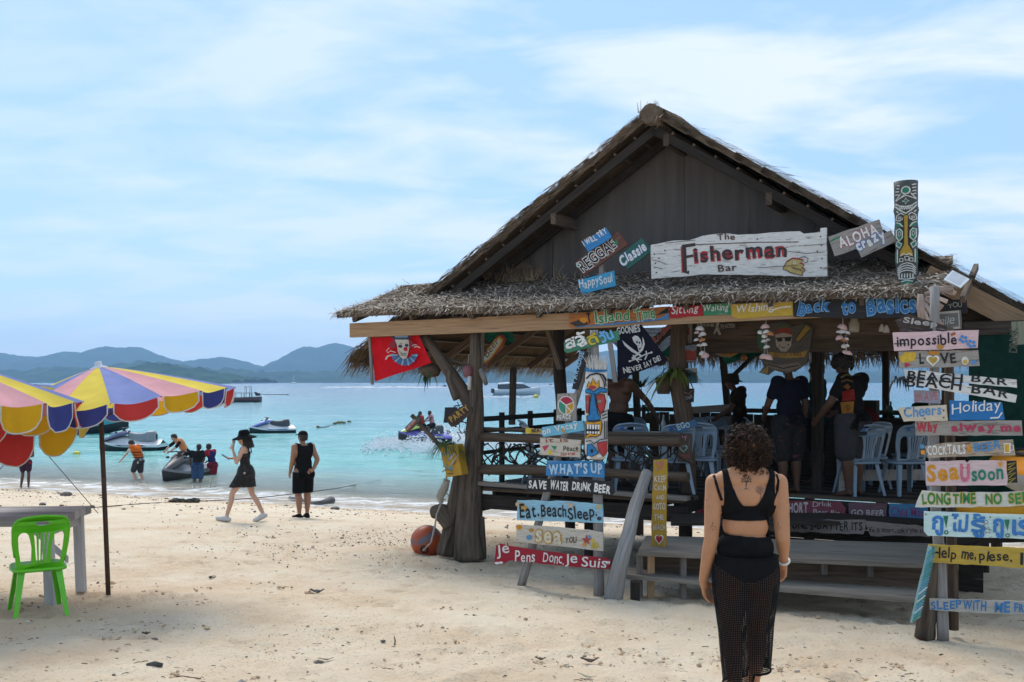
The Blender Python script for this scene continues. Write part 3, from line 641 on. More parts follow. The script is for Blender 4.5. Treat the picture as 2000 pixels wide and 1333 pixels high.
# --- stairs
stair = T('staircase', None, None, Hh(4, -.5, .4)); stair.parent = bar; stair.location = Hh(4, -.5, .4) - ORIG[bar.name];
def tread(name, pts, zt, th, mt, n=1):
 """plank tread: front-left, front-right, back-right, back-left ground-plan points"""
 for i in range(n):
  f0, f1 = i / n + .006, (i + 1) / n - .006; mb = MB(); mb.mat(mt, False).rnd()
  c = [pts[0].lerp(pts[3], f0), pts[1].lerp(pts[2], f0), pts[1].lerp(pts[2], f1), pts[0].lerp(pts[3], f1)]
  b = mb.verts([Vector((p.x, p.y, zt)) for p in c] + [Vector((p.x, p.y, zt - th)) for p in c]); L = (c[1] - c[0]).length; w = (c[3] - c[0]).length; o = random.random() * 5
  mb.face([b, b + 1, b + 2, b + 3], [(o, 0), (o, L), (o + w, L), (o + w, 0)])
  for q in ((0, 4, 5, 1), (1, 5, 6, 2), (2, 6, 7, 3), (3, 7, 4, 0)): mb.face([b + k for k in q], [(o + .3, 0), (o + .3 + th, 0), (o + .3 + th, L), (o + .3, L)])
  mb.face([b + 7, b + 6, b + 5, b + 4]); mb.build(name, stair)
def ZP(u, v, z):                            # point at height z seen at pixel
 Y = (ZC - z) * F / (v - VH); return Vector(((u - 1000) / F * Y, Y, z))
for k_ in range(5): q = MB(); q.mat(W_dark).rnd(); q.plank(Hh(3.05, .98, .42 + k_ * .155), Hh(6.3, .98, .42 + k_ * .155), .148, .03); q.build('back_board', stair)  # dark boards added behind the treads so the gaps read as shade
tread('tread', [ZP(1213, 1122, .70), ZP(1800, 1171, .70), ZP(1800, 1152, .70), ZP(1226, 1108, .70)], .70, .045, W_step)
tread('tread', [ZP(1246, 1077, .96), ZP(1872, 1104, .96), ZP(1850, 1062, .96), ZP(1262, 1046, .96)], .96, .05, W_step, 3)
tread('tread', [ZP(1310, 1020, 1.14), ZP(1830, 1018, 1.14), ZP(1830, 1002, 1.14), ZP(1310, 1002, 1.14)], 1.14, .045, W_dark, 1)
def riser(u0, v0, u1, v1, z0, z1, mt, name='riser', dz=0):
 p0, p1 = ZP(u0, v0, z0), ZP(u1, v1, z1); mb = MB(); mb.mat(mt).rnd(); return p0, p1, mb
def upright(u, v, z, h, w, mt, name='stair_post'):
 p = ZP(u, v, z); mb = MB(); mb.mat(mt).rnd(); mb.box(p + Vector((0, .03, -h / 2)), Vector((w, 0, 0)), Vector((0, .035, 0)), Vector((0, 0, h / 2))); mb.build(name, stair)
upright(1272, 1082, .91, .5, .035, W_raw); upright(1335, 1087, .91, .45, .03, W_old); upright(1700, 1100, .91, .14, .03, W_old); upright(1610, 1096, .91, .14, .03, W_old)
upright(1250, 1083, .91, .45, .03, W_old); upright(1862, 1108, .91, .6, .05, W_mid)
mb = MB(); mb.mat(W_mid).rnd(); mb.plank(ZP(1260, 1100, .80) + Vector((0, .18, 0)), ZP(1850, 1130, .80) + Vector((0, .18, -.02)), .24, .03); mb.build('riser', stair)
for (u, v) in ((1243, 1140), (1500, 1165)):
 p = ZP(u, v, .655); mb = MB(); mb.mat(W_dark).rnd(); mb.box(p + Vector((0, .12, -.14)), Vector((.04, 0, 0)), Vector((0, .08, 0)), Vector((0, 0, .14))); mb.build('stair_post', stair)
mb = MB(); mb.mat(W_dark).rnd(); mb.plank(Hh(3.0, 1.17, 1.2), Hh(6.3, 1.17, 1.2), .14, .04); mb.build('beam', bar)
# slats leaning by the stairs on the right, back awning, tarps
mb = MB(); mb.mat(TH_u)
for k in range(24):
 f = k / 24; p0, p1 = Hh(-.6, 5.6 + f * 1.3, 3.72 - f * .52), Hh(7.0, 5.6 + f * 1.3, 3.72 - f * .52); mb.rnd(); mb.plank(p0, p1, .02, .05)
mb.mat(TH_h)
for k in range(1600):
 a = random.uniform(-.6, 7); mb.rnd(); blade(mb, Hh(a, 6.9 + random.uniform(-.2, .05), 3.22 + random.uniform(-.03, .08)), Vector((0, 0, -1)) + HD * random.gauss(0, .2) + HN * random.uniform(-.2, .3), HN, random.uniform(.1, .3), random.uniform(.005, .011), .1)
mb.build('awning', bar)
# ---------------------------------------------------------------- painted boards
GL = {}
def glyph(s, off=0.0):
 """outline mesh of a character or of a whole string (for stacked scripts)"""
 k = (s, off)
 if k in GL: return GL[k]
 cu = bpy.data.curves.new('g', 'FONT'); cu.body = s; cu.size = 1; cu.offset = off; cu.resolution_u = 3; cu.fill_mode = 'FRONT'
 o = bpy.data.objects.new('g', cu); COL.objects.link(o); dg = bpy.context.evaluated_depsgraph_get(); dg.update()
 e = o.evaluated_get(dg); me = e.to_mesh()
 v = [(p.co.x, p.co.y) for p in me.vertices]; f = [tuple(p.vertices) for p in me.polygons]
 e.to_mesh_clear(); bpy.data.objects.remove(o); bpy.data.curves.remove(cu)
 GL[k] = (v, f); return GL[k]
WHITE, BLACK, BLUE, RED, GREEN, YEL, ORA, PINK, LBLUE = (.80, .79, .76), (.02, .02, .022), (.03, .17, .50), (.48, .03, .04), (.03, .25, .12), (.75, .52, .05), (.75, .30, .02), (.75, .35, .42), (.20, .52, .72)
SKYB = (.30, .58, .75); CREAM = (.68, .62, .50); NAVY = (.015, .03, .09); BRN = (.16, .08, .04); GOLD = (.60, .36, .04)
class Paint:
 """flat paint laid on the plane of a board, given in photo pixels"""
 def __init__(s, proj, nrm, sub=0): s.mb = MB(); s.pr = proj; s.n = nrm; s.k = 0; s.any = False; s.sub = sub
 def tri(s, a, b, c):
  if s.sub:
   e = [((a[0] - b[0]) ** 2 + (a[1] - b[1]) ** 2, 0), ((b[0] - c[0]) ** 2 + (b[1] - c[1]) ** 2, 1), ((c[0] - a[0]) ** 2 + (c[1] - a[1]) ** 2, 2)]; m_, k = max(e)
   if m_ > s.sub ** 2:
    h = lambda p, q: ((p[0] + q[0]) / 2, (p[1] + q[1]) / 2)
    if k == 0: q = h(a, b); s.tri(a, q, c); s.tri(q, b, c)
    elif k == 1: q = h(b, c); s.tri(a, b, q); s.tri(a, q, c)
    else: q = h(c, a); s.tri(a, b, q); s.tri(q, b, c)
    return
  i = s.mb.verts([s._pt(*a), s._pt(*b), s._pt(*c)]); s.mb.face([i, i + 1, i + 2])
 def _pt(s, u, v): return s.pr(u, v) - s.n * (.0025 + .0007 * s.k)
 def col(s, c): s.mb.mat(paint(c), False).rnd(.5 + random.uniform(-.2, .2)); s.any = True
 def poly(s, pts, c):
  s.col(c); s.k += 1; tr = tessellate_polygon([[Vector((p[0], p[1], 0)) for p in pts]])
  if s.sub:
   for t in tr:
    t = list(t); a = (Vector(pts[t[1]]) - Vector(pts[t[0]])).cross(Vector(pts[t[2]]) - Vector(pts[t[0]]))
    if a > 0: t.reverse()
    s.tri(*[tuple(pts[i]) for i in t])
   return
  b = s.mb.verts([s._pt(*p) for p in pts])
  for t in tr:
   t = list(t); a = (Vector(pts[t[1]]) - Vector(pts[t[0]])).cross(Vector(pts[t[2]]) - Vector(pts[t[0]]))
   if a > 0: t.reverse()
   s.mb.face([b + i for i in t])
 def disc(s, u, v, ru, rv, c, n=18): s.poly([(u + ru * math.cos(6.2832 * i / n), v + rv * math.sin(6.2832 * i / n)) for i in range(n)], c)
 def stroke(s, pts, w, c, closed=False):
  s.col(c); s.k += 1; pts = [Vector(p) for p in pts]; n = len(pts); L, Rr = [], []
  for i in range(n):
   a = pts[i - 1] if i or closed else pts[0]; b_ = pts[(i + 1) % n] if i < n - 1 or closed else pts[-1]
   d = b_ - a; d = d / (d.length or 1); q = Vector((-d.y, d.x)) * w / 2; L.append(pts[i] + q); Rr.append(pts[i] - q)
  if s.sub:
   for i in range(n if closed else n - 1):
    j = (i + 1) % n; s.tri(Rr[i], Rr[j], L[j]); s.tri(Rr[i], L[j], L[i])
   return
  b = s.mb.verts([s._pt(*p) for p in L] + [s._pt(*p) for p in Rr])
  for i in range(n if closed else n - 1): j = (i + 1) % n; s.mb.face([b + n + i, b + n + j, b + j, b + i])
 def text(s, st, u0, v0, u1, v1, h, c, bold=.02, out=None, ob=.06, jit=.05, slant=0.0, whole=False, hv=None):
  """st on the baseline (u0,v0)-(u1,v1), h pixels tall"""
  if out is not None: rs = random.getstate(); s._text(st, u0, v0, u1, v1, h, out, bold + ob, jit, slant, whole, bold); random.setstate(rs)
  s._text(st, u0, v0, u1, v1, h, c, bold, jit, slant, whole, bold)
 def _text(s, st, u0, v0, u1, v1, h, c, bold, jit, slant, whole, ref):
  s.col(c); s.k += 1; V, Fc, x = [], [], 0
  for ch in ([st] if whole else st):
   if ch == ' ': x += .30; continue
   v, f = glyph(ch, bold); vr, _ = glyph(ch, ref)
   if not v: continue
   x0 = min(p[0] for p in vr); x1 = max(p[0] for p in vr); dy, ro, k = random.gauss(0, jit * .7), random.gauss(0, jit), 1 + random.gauss(0, jit)
   cx, b = (x0 + x1) / 2, len(V); w = x1 - x0
   for p in v:
    px, py = (p[0] - cx) * k, p[1] * k; px, py = px - py * ro, py + px * ro + dy; V.append((px + x + w / 2 + py * slant, py))
   Fc += [tuple(i + b for i in q) for q in f]; x += w + .09
  if not V: return
  # fit: reference box of the string, without the outline's growth
  xs_, ys_ = [p[0] for p in V], [p[1] for p in V]; g = bold - ref
  X0, X1, Y0, Y1 = min(xs_) + g, max(xs_) - g, min(ys_) + g, max(ys_) - g
  d = Vector((u1 - u0, v1 - v0)); up = Vector((d.y, -d.x)); up = up / (up.length or 1) * h; o = Vector((u0, v0))
  b = s.mb.verts([s._pt(*(o + d * ((p[0] - X0) / (X1 - X0)) + up * ((p[1] - Y0) / (Y1 - Y0)))) for p in V])
  for q in Fc: s.mb.face([b + i for i in q])
 def heart(s, u, v, w, h, c, tilt=0):
  pts = []
  for i in range(28):
   a = 6.2832 * i / 28; x = 16 * math.sin(a) ** 3 / 16; y = -(13 * math.cos(a) - 5 * math.cos(2 * a) - 2 * math.cos(3 * a) - math.cos(4 * a)) / 16
   pts.append((u + w / 2 * x * math.cos(tilt) - h / 2 * y * math.sin(tilt), v + h / 2 * y * math.cos(tilt) + w / 2 * x * math.sin(tilt)))
  s.poly(pts, c)
 def star(s, u, v, r, c, n=5, q=.4, a0=-1.57): s.poly([(u + (r if i % 2 == 0 else r * q) * math.cos(a0 + math.pi * i / n), v + (r if i % 2 == 0 else r * q) * math.sin(a0 + math.pi * i / n)) for i in range(2 * n)], c)
def plane(off, yaw=0.0):
 """vertical plane parallel to the bar front, off metres behind it, or turned by yaw degrees about its middle column"""
 return lambda u, v: Q(u, v, off), HN
def tplane(uc, off, yaw):
 q = Q(uc, VH, off); n = Matrix.Rotation(R(yaw), 3, 'Z') @ HN
 def pr(u, v):
  d = Vector(((u - 1000) / F, 1, -(v - VH) / F)); c = Vector((0, 0, ZC)); return c + d * ((q - c).dot(n) / d.dot(n))
 return pr, n
def sign(label, poly, off, mt, fn=None, th=.022, name='painted_sign', cat='sign', group=None, yaw=None, jag=.45):
 uc = sum(p[0] for p in poly) / len(poly); pr, n = tplane(uc, off, yaw) if yaw is not None else plane(off)
 if jag:
  q = []
  for i, p in enumerate(poly):
   p2 = poly[(i + 1) % len(poly)]; L = math.hypot(p2[0] - p[0], p2[1] - p[1]); k = max(1, int(L / 14))
   for j in range(k): q.append((p[0] + (p2[0] - p[0]) * j / k + (random.gauss(0, jag) if j else 0), p[1] + (p2[1] - p[1]) * j / k + (random.gauss(0, jag) if j else 0)))
  poly = q
 P3 = [pr(u, v) for u, v in poly]; c = sum(P3, Vector()) / len(P3)
 big = max(((P3[(i + 1) % len(P3)] - P3[i]), i) [0] if False else (P3[i] - P3[0] for i in range(len(P3))), key=lambda d: d.length)
 # along-grain axis: direction of the largest spread
 A = np.array([(p - c)[:] for p in P3]); ev, evec = np.linalg.eigh(A.T @ A); ax = Vector(evec[:, -1]); ay = n.cross(ax)
 f2 = [((p - c).dot(ax), (p - c).dot(ay)) for p in P3]
 mb = MB(); mb.mat(mt, False).rnd(); o = random.random() * 9
 mb.plate(f2, [], th, lambda x, y, z: c + ax * x + ay * y - n * (z - th / 2))
 mb.uv = [[(a + o, b + o * 1.7) for a, b in q] for q in mb.uv]
 root = T(name, label, cat, c - Vector((0, 0, 0)), group)
 mb.build('board', root)
 if fn:
  p = Paint(pr, n); fn(p)
  if p.any: p.mb.build('lettering', root)
 return root
def rect(u0, v0, u1, v1, h):                # slanted plank: top-left to top-right corner, h pixels tall
 d = Vector((u1 - u0, v1 - v0)); p = Vector((-d.y, d.x)) / d.length * h
 return [(u0, v0), (u1, v1), (u1 + p.x, v1 + p.y), (u0 + p.x, v0 + p.y)]
B_blue = board('board_blue', (.035, .22, .50)); B_lblue = board('board_pale_blue', (.27, .52, .66)); B_red = board('board_red', (.33, .015, .03), wt=.75)
B_white = board('board_white', (.66, .65, .62), (.20, .15, .11), .60); B_old = board('board_bare', (.33, .30, .27), (.17, .15, .13), .56); B_pale = board('board_pale', (.56, .51, .43), (.32, .26, .20), .6)
B_yel = board('board_yellow', (.55, .37, .045)); B_gold = board('board_gold', (.48, .30, .06), (.35, .28, .2), .6); B_pink = board('board_pink', (.66, .46, .47), (.45, .38, .34), .63); B_green = board('board_green', (.05, .24, .12)); B_mint = board('board_mint', (.56, .74, .72), (.42, .38, .33), .74)
B_black = board('board_black', (.022, .022, .024), (.06, .05, .045), .62); B_brown = board('board_brown', (.13, .05, .035), (.20, .16, .13), .6); B_flag = cloth('flag_black', (.012, .012, .022)); B_teal = board('board_teal', (.03, .12, .10), (.1, .1, .09), .6)
B_flagr = cloth('flag_red', (.60, .012, .02))
G_ = lambda s: s
OFT, OFR = -1.78, -2.25                    # planes of the left and the right sign stands
# ---- on the awning and gable
def f(p):
 p.text('I WILL TRY', 1143, 484, 1188, 457, 15, WHITE, .03)
sign('small blue plank reading I WILL TRY, topmost of the tilted boards on the awning', rect(1137, 474, 1183, 445, 22), .35, B_blue, f)
def f(p):
 p.text('REGGAE', 1140, 534, 1207, 484, 25, BLACK, .02, WHITE, .05); p.disc(1130, 519, 4, 4, WHITE); p.disc(1130, 519, 2.5, 2.5, GREEN); p.star(1204, 474, 6, GREEN, 6)
sign('brown red tilted plank with outlined REGGAE letters on the awning', rect(1122, 514, 1208, 452, 32), .38, B_brown, f)
def f(p): p.text('Classie', 1217, 522, 1266, 489, 22, WHITE, .04, BLUE, .03, slant=.2)
sign('small dark green tilted board reading Classie beside the reggae plank', rect(1207, 501, 1253, 465, 32), .38, B_teal, f)
def f(p): p.text('HappySoul', 1133, 569, 1199, 555, 23, WHITE, .02, slant=.15)
sign('light blue plank reading Happy Soul on a short post above the awning', [(1128, 549), (1199, 529), (1203, 559), (1136, 575)], .33, board('board_cyan', (.05, .33, .55)), f)
q = MB(); q.mat(W_grey).rnd(.6); q.box((Q(1176, 586, .45) + Q(1174, 462, .45)) / 2, (Q(1176, 462, .45) - Q(1176, 590, .45)) / 2, HD * .03, HN * .025); q.build('sign_post', label=None).parent = None
tag(bpy.data.objects['sign_post'], 'grey stake standing in the awning thatch behind the tilted boards', 'post')
def f(p):
 p.text('The', 1401, 472, 1436, 469, 14, (.10, .05, .04), .02); p.stroke([(1345, 479), (1470, 474), (1560, 473)], 1.6, (.08, .06, .05))
 p.stroke([(1334, 482), (1336, 533)], 9, RED); p.stroke([(1336, 480), (1338, 532), (1346, 532)], 8, (.05, .035, .035)); p.stroke([(1332, 482), (1358, 478)], 6, (.05, .035, .035)); p.stroke([(1336, 503), (1354, 500)], 5, (.05, .035, .035))
 p.text('isherman', 1355, 516, 1536, 504, 32, RED, .05); p.text('isherman', 1357, 515, 1538, 503, 32, (.05, .035, .035), .02, jit=.05)
 p.text('Bar', 1403, 532, 1440, 529, 14, (.10, .06, .05), .015)
 fish = [(1529, 527), (1536, 513), (1548, 506), (1560, 507), (1570, 510), (1562, 515), (1571, 518), (1566, 524), (1573, 529), (1566, 534), (1568, 539), (1556, 536), (1544, 533), (1536, 528)]
 p.poly([(x + .2, y - 2.5) for x, y in fish], RED); p.poly(fish, (.50, .38, .14)); p.stroke(fish, 1.6, (.07, .05, .04), True); p.disc(1552, 514, 2.6, 2.4, WHITE); p.disc(1552, 514, 1.2, 1.2, BLACK)
 for k in range(5): p.stroke([(1546 + k * 4, 521 + k), (1552 + k * 4, 527 + k)], 1.2, (.12, .08, .05))
 p.stroke([(1562, 504), (1572, 502), (1579, 506), (1577, 513), (1572, 514)], 1.6, (.10, .08, .07))
 for (u, v) in ((1279, 497), (1281, 515), (1283, 533), (1288, 505), (1603, 463), (1605, 480), (1606, 506), (1604, 524), (1480, 468), (1300, 490), (1597, 492)): p.disc(u, v, 1.6, 1.6, (.08, .06, .05))
 for a in ([(1274, 508), (1290, 512), (1302, 517)], [(1278, 522), (1296, 526)], [(1540, 492), (1575, 496), (1612, 493)], [(1480, 524), (1560, 519)], [(1300, 476), (1360, 470)], [(1570, 481), (1613, 478)]): p.stroke(a, 1.2, (.10, .08, .07))
sign('big weathered white driftwood plank with fish drawing, main name board above the awning', [(1271, 479), (1318, 470), (1345, 470), (1372, 461), (1405, 457), (1460, 458), (1520, 454), (1562, 452), (1569, 457), (1602, 453), (1602, 446), (1614, 445), (1615, 540), (1560, 541), (1500, 538), (1430, 537), (1380, 536), (1330, 541), (1272, 545)], .22, B_white, f, th=.04)
def f(p):
 p.text('ALOHA', 1643, 489, 1718, 457, 25, WHITE, .03, RED, .03); p.stroke([(1622, 472), (1632, 466), (1641, 463)], 3, GREEN)
sign('grey tilted plank reading ALOHA right of the main name board', rect(1617, 463, 1717, 429, 40), .25, B_old, f)
def f(p): p.text('crazy', 1680, 500, 1735, 473, 26, WHITE, .05, BLUE, .04)
sign('grey wooden tail of a tilted plank with crazy painted in blue and white', rect(1672, 482, 1740, 450, 24), .20, B_old, f)
# carved and painted post on the roof
tot = T('carved_post', 'tall carved totem post painted black, white and green standing on the awning', 'totem', Q(1771, 562, .1))
n_ = 28; cols = []; mb = MB(); mb.mat(board('totem_black', (.07, .08, .075), (.15, .14, .12), .6), True)
prof = [(356, 22.5), (372, 22), (388, 22), (402, 21.5), (412, 23.5), (420, 21.5), (436, 21), (446, 22), (455, 22.5), (472, 20.5), (490, 20), (512, 20.5), (532, 19.5), (550, 18), (560, 15)]
pts = [Q(1769 + (v - 356) * .012, v, .1) for v, w in prof]; mb.tube(pts, [w * FL(1771, .1) / F for v, w in prof], 20); mb.build('trunk', tot)
def curvepaint(uc, off, wpx, paints, name, root, ndeg=None):
 """lay paint on the front of a cylinder: u is measured across the visible face"""
 rad = wpx * FL(uc, off) / F; k = (uc - 1000) / F; ez = Vector((k, 1, 0)).normalized(); ex = Vector((ez.y, -ez.x, 0))
 def pr(u, v):
  x = max(-.97, min(.97, (u - uc) / wpx)); p = Q(uc, v, off); return p + ex * (x * rad) - ez * (math.sqrt(1 - x * x) * rad + .006)
 p = Paint(pr, ez, 5); paints(p); p.mb.build(name, root); return p
def f(p):
 W_, G2, Y2 = (.62, .62, .58), (.03, .20, .13), (.42, .27, .03)
 p.disc(1769, 376, 9, 8, W_); p.disc(1769, 376, 6.5, 5.8, G2)
 for k in range(4): p.stroke([(1750, 364 + k * 6), (1758 - k * .5, 366 + k * 6)], 2, W_); p.stroke([(1780 + k * .5, 366 + k * 6), (1788, 364 + k * 6)], 2, W_)
 p.stroke([(1760, 382), (1751, 394)], 2, W_); p.stroke([(1778, 382), (1788, 392)], 2, W_); p.stroke([(1751, 395), (1769, 386), (1788, 393)], 2, W_); p.stroke([(1756, 392), (1769, 383)], 1.5, W_)
 p.star(1769, 397, 7.5, W_, 4); p.star(1769, 397, 5.5, G2, 4); p.stroke([(1750, 400), (1758, 406), (1769, 408), (1780, 406), (1789, 399)], 2.4, W_); p.stroke([(1750, 405), (1758, 414), (1769, 421), (1780, 414), (1789, 404)], 2.6, W_)
 for k in range(6): p.stroke([(1757 + k * 4, 408.5 - abs(k - 2.5) * .6), (1759 + k * 4, 414)], 1.5, W_); p.stroke([(1761 + k * 4, 408.5 - abs(k - 2.5) * .6), (1759 + k * 4, 414)], 1.3, W_)
 for sx in (-1, 1):
  q = lambda a: [(1770 + sx * x, y) for x, y in a]
  p.stroke(q([(4, 424), (10, 420), (17, 424), (19, 432), (12, 435), (6, 431)]), 2.2, W_, True); p.stroke(q([(9, 428), (14, 427), (15, 430), (10, 431)]), 1.7, W_, True); p.stroke(q([(18, 415), (14, 419)]), 2, W_)
  p.poly(q([(7, 440), (18, 437), (18, 445), (8, 447)]), G2); p.stroke(q([(6, 447), (12, 440), (19, 437)]), 2, W_)
  ey = [(7, 456), (12, 450), (18, 452), (18, 466), (13, 474), (7, 468)]; p.poly(q(ey), G2); p.stroke(q(ey), 2.2, W_, True); p.disc(1770 + sx * 12.5, 460, 2.4, 5, W_); p.disc(1770 + sx * 12.5, 460, 1.3, 3.6, (.05, .06, .05))
  ck = [(8, 480), (17, 474), (18, 482), (12, 488)]; p.poly(q(ck), G2); p.stroke(q(ck), 2, W_, True); p.stroke(q([(16, 490), (16, 516)]), 2.2, W_); p.stroke(q([(19, 494), (19, 514)]), 2.2, G2)
  p.stroke(q([(12, 508), (6, 508), (6, 514), (12, 514)]), 1.8, W_, True)
 nose = [(1765, 426), (1769, 424), (1774, 426), (1773, 460), (1774, 482), (1781, 494), (1783, 502), (1776, 505), (1770, 501), (1763, 505), (1757, 502), (1758, 494), (1765, 482), (1766, 460)]
 p.poly(nose, Y2); p.stroke(nose, 1.8, (.04, .03, .02), True); p.stroke([(1759, 504), (1764, 499), (1770, 502), (1776, 499), (1781, 504)], 2, W_)
 p.stroke([(1767, 505), (1775, 505), (1774, 512), (1768, 512)], 1.8, W_, True)
 for k in range(4): p.stroke([(1754, 528 + k * 4), (1761, 520 + k * 4.4), (1771, 517 + k * 4.8), (1781, 520 + k * 4.4), (1787, 527 + k * 4)], 1.9, W_)
 for k in range(6): p.stroke([(1757 + k * 5, 538), (1757 + k * 5, 546)], 2.2, W_)
 p.stroke([(1756, 547), (1771, 549), (1786, 546)], 2, W_); p.poly([(1760, 552), (1771, 549), (1783, 552), (1780, 557), (1771, 559), (1763, 557)], G2); p.stroke([(1761, 553), (1771, 551), (1782, 553)], 1.6, W_)
curvepaint(1771, .1, 22.3, f, 'carved_pattern', tot)
# ---- along the eave beam
def f(p):
 p.poly([(1112, 632), (1140, 622), (1150, 634), (1128, 640)], (.06, .045, .04)); p.poly([(1130, 638), (1290, 622), (1306, 611), (1306, 624), (1200, 635), (1120, 640)], (.08, .26, .52)); p.poly([(1132, 622), (1144, 620), (1150, 626), (1141, 632), (1133, 628)], ORA); p.stroke([(1152, 632), (1149, 614)], 2, BLACK); p.star(1149, 614, 6, BLACK, 6, .3); p.poly([(1282, 616), (1306, 600), (1306, 612)], BLACK)
 p.text('Island', 1164, 634, 1231, 627, 26, (.06, .30, .12), .02, (.70, .72, .55), .045); p.text('Time', 1241, 629, 1281, 624, 24, (.06, .30, .12), .02, (.70, .72, .55), .045)
sign('orange and blue plank reading Island Time with palm sunset nailed on the eave beam', [(1110, 614), (1308, 599), (1306, 623), (1112, 641)], -.17, board('board_orange', (.48, .17, .04), (.2, .1, .06), .58), f)
def f(p): p.text('Sitting', 1312, 618, 1366, 613, 20, WHITE, .01, slant=.25)
sign('red eave plank reading Sitting, left of the green one', [(1308, 600), (1371, 596), (1373, 617), (1309, 622)], -.17, board('board_scarlet', (.42, .02, .03), wt=.7), f)
def f(p): p.text('Waiting', 1375, 614, 1424, 610, 18, WHITE, .005, slant=.25)
sign('green eave plank reading Waiting between the red and the yellow ones', [(1372, 596), (1427, 593), (1429, 615), (1374, 617)], -.17, B_green, f)
def f(p): p.text('Wishing', 1440, 617, 1515, 610, 22, WHITE, .01, slant=.25); p.stroke([(1508, 606), (1525, 601), (1545, 599)], 2.5, WHITE)
sign('long mustard yellow plank reading Wishing on the eave beam', [(1427, 595), (1548, 590), (1549, 616), (1440, 623), (1428, 617)], -.17, B_yel, f)
def f(p):
 p.text('Back', 1557, 618, 1622, 614, 32, (.04, .20, .50), .03, (.30, .55, .80), .03, slant=.1, jit=.07); p.text('to', 1645, 616, 1672, 614, 28, (.04, .20, .50), .03, (.30, .55, .80), .03); p.text('Basics', 1693, 618, 1790, 612, 36, (.04, .20, .50), .03, (.30, .55, .80), .03, jit=.07)
sign('long black board with blue Back to Basics lettering at the right end of the eave', [(1549, 587), (1650, 580), (1792, 571), (1796, 621), (1650, 622), (1550, 619)], -.18, B_black, f)
# ---- left sign stand
def stand(name, label, pts, rad, mt=W_grey, seed=1, jit=.06, n=9):
 mb = MB(); p0 = Vector(pts[0]); o = trunk('stand_post', pts, rad, n=n, jit=jit, mat_=mt, seed=seed, par=T(name, label, 'post', p0)); return o
stand('sign_post', 'upright grey weathered pole carrying the tiki mask and left stand of boards', [Q(1170, 1172, OFT + .085), Q(1168, 1000, OFT + .085), Q(1164, 760, OFT + .12), Q(1160, 645, OFT + .085)], [.06, .055, .05, .045], seed=31)
stand('sign_post', 'leaning grey pole behind the left stand of boards', [Q(1016, 1152, OFT + .085), Q(1062, 985, OFT + .085), Q(1100, 862, OFT + .085), Q(1140, 730, OFT + .085), Q(1162, 648, OFT + .12)], [.05, .045, .04, .035, .03], seed=32)
def f(p):
 p.text('สวั', 1108, 685, 1150, 668, 26, WHITE, .03, whole=True); p.text('ส', 1134, 680, 1149, 672, 17, WHITE, .03, whole=True); p.text('ดี', 1152, 677, 1172, 669, 22, (.60, .46, .05), .03, BLACK, .02, whole=True); p.text('วัน', 1176, 672, 1202, 662, 24, (.15, .42, .75), .04, whole=True)
sign('narrow green and teal plank with Thai greeting under the eave beam', [(1101, 669), (1207, 646), (1209, 664), (1108, 690), (1102, 686)], OFT + .02, board('board_leaf', (.05, .20, .12), (.30, .26, .2), .6), f)
def f(p): p.text('PARADISE', 1125, 750, 1143, 688, 11, (.30, .50, .68), .03)
sign('narrow upright dark plank reading PARADISE left of the tiki mask', [(1117, 760), (1128, 762), (1148, 689), (1136, 684)], OFT - .02, B_black, f)
def f(p):
 p.disc(1106, 792, 16.5, 18.5, (.75, .74, .70));
 def wedge(a0, a1, c): p.poly([(1106, 792)] + [(1106 + 14.5 * math.cos(a0 + (a1 - a0) * k / 12), 792 + 16.5 * math.sin(a0 + (a1 - a0) * k / 12)) for k in range(13)], c)
 wedge(R(90), R(215), (.05, .30, .20)); wedge(R(215), R(340), (.42, .03, .06)); wedge(R(340), R(405), (.65, .36, .03)); wedge(R(45), R(90), (.65, .36, .03))
 for a in (90, 215, 340, 45): p.stroke([(1106, 792), (1106 + 16 * math.cos(R(a)), 792 + 18 * math.sin(R(a)))], 2, (.75, .74, .70))
 p.text('PEACE', 1089, 820, 1116, 820, 11, WHITE, .03)
sign('grey board with a red, yellow and green peace sign', [(1088, 770), (1126, 768), (1125, 823), (1086, 822)], OFT + .03, B_old, f)
def f(p): p.text('on', 1060, 850, 1076, 848, 11, WHITE, .03); p.text('Vacay', 1086, 848, 1130, 838, 16, WHITE, .02); p.stroke([(1098, 838), (1103, 846)], 5, (.55, .30, .05))
sign('light blue slanting plank reading on vacay beside the tiki mask', [(1059, 835), (1138, 822), (1141, 841), (1062, 854), (1057, 848)], OFT - .02, board('board_sky', (.16, .46, .62), (.3, .3, .28), .66), f)
def f(p): p.text('BEA', 1039, 846, 1055, 845, 8, BLACK, .03); p.poly([(1027, 837), (1037, 837), (1037, 847), (1027, 846)], (.62, .48, .04))
sign('tiny yellow and black plank end sticking out left of the blue vacay plank', [(1026, 836), (1058, 839), (1058, 847), (1026, 847)], OFT + .02, B_gold, f)
def f(p):
 p.poly([(1059, 872), (1073, 870), (1064, 882)], (.5, .06, .12)); p.poly([(1076, 871), (1088, 872), (1084, 880)], GREEN); p.poly([(1070, 888), (1074, 876), (1080, 888)], YEL); p.text('Peace', 1101, 883, 1130, 881, 11, BLACK, .01); p.text('love', 1095, 891, 1124, 889, 7, (.5, .08, .05), .01, slant=.3); p.text('it is', 1066, 865, 1110, 864, 9, (.3, .08, .06), .0)
sign('small bleached plank reading Peace with coloured wedges, above the blue board', [(1055, 855), (1134, 860), (1133, 894), (1054, 889)], OFT, B_pale, f)
def f(p): p.text("WHAT'S UP", 1072, 930, 1177, 927, 25, (.42, .64, .82), .05, (.02, .05, .16), .03)
sign("bright blue plank reading What's Up in pale letters", [(1068, 900), (1179, 902), (1180, 933), (1066, 929)], OFT, B_blue, f)
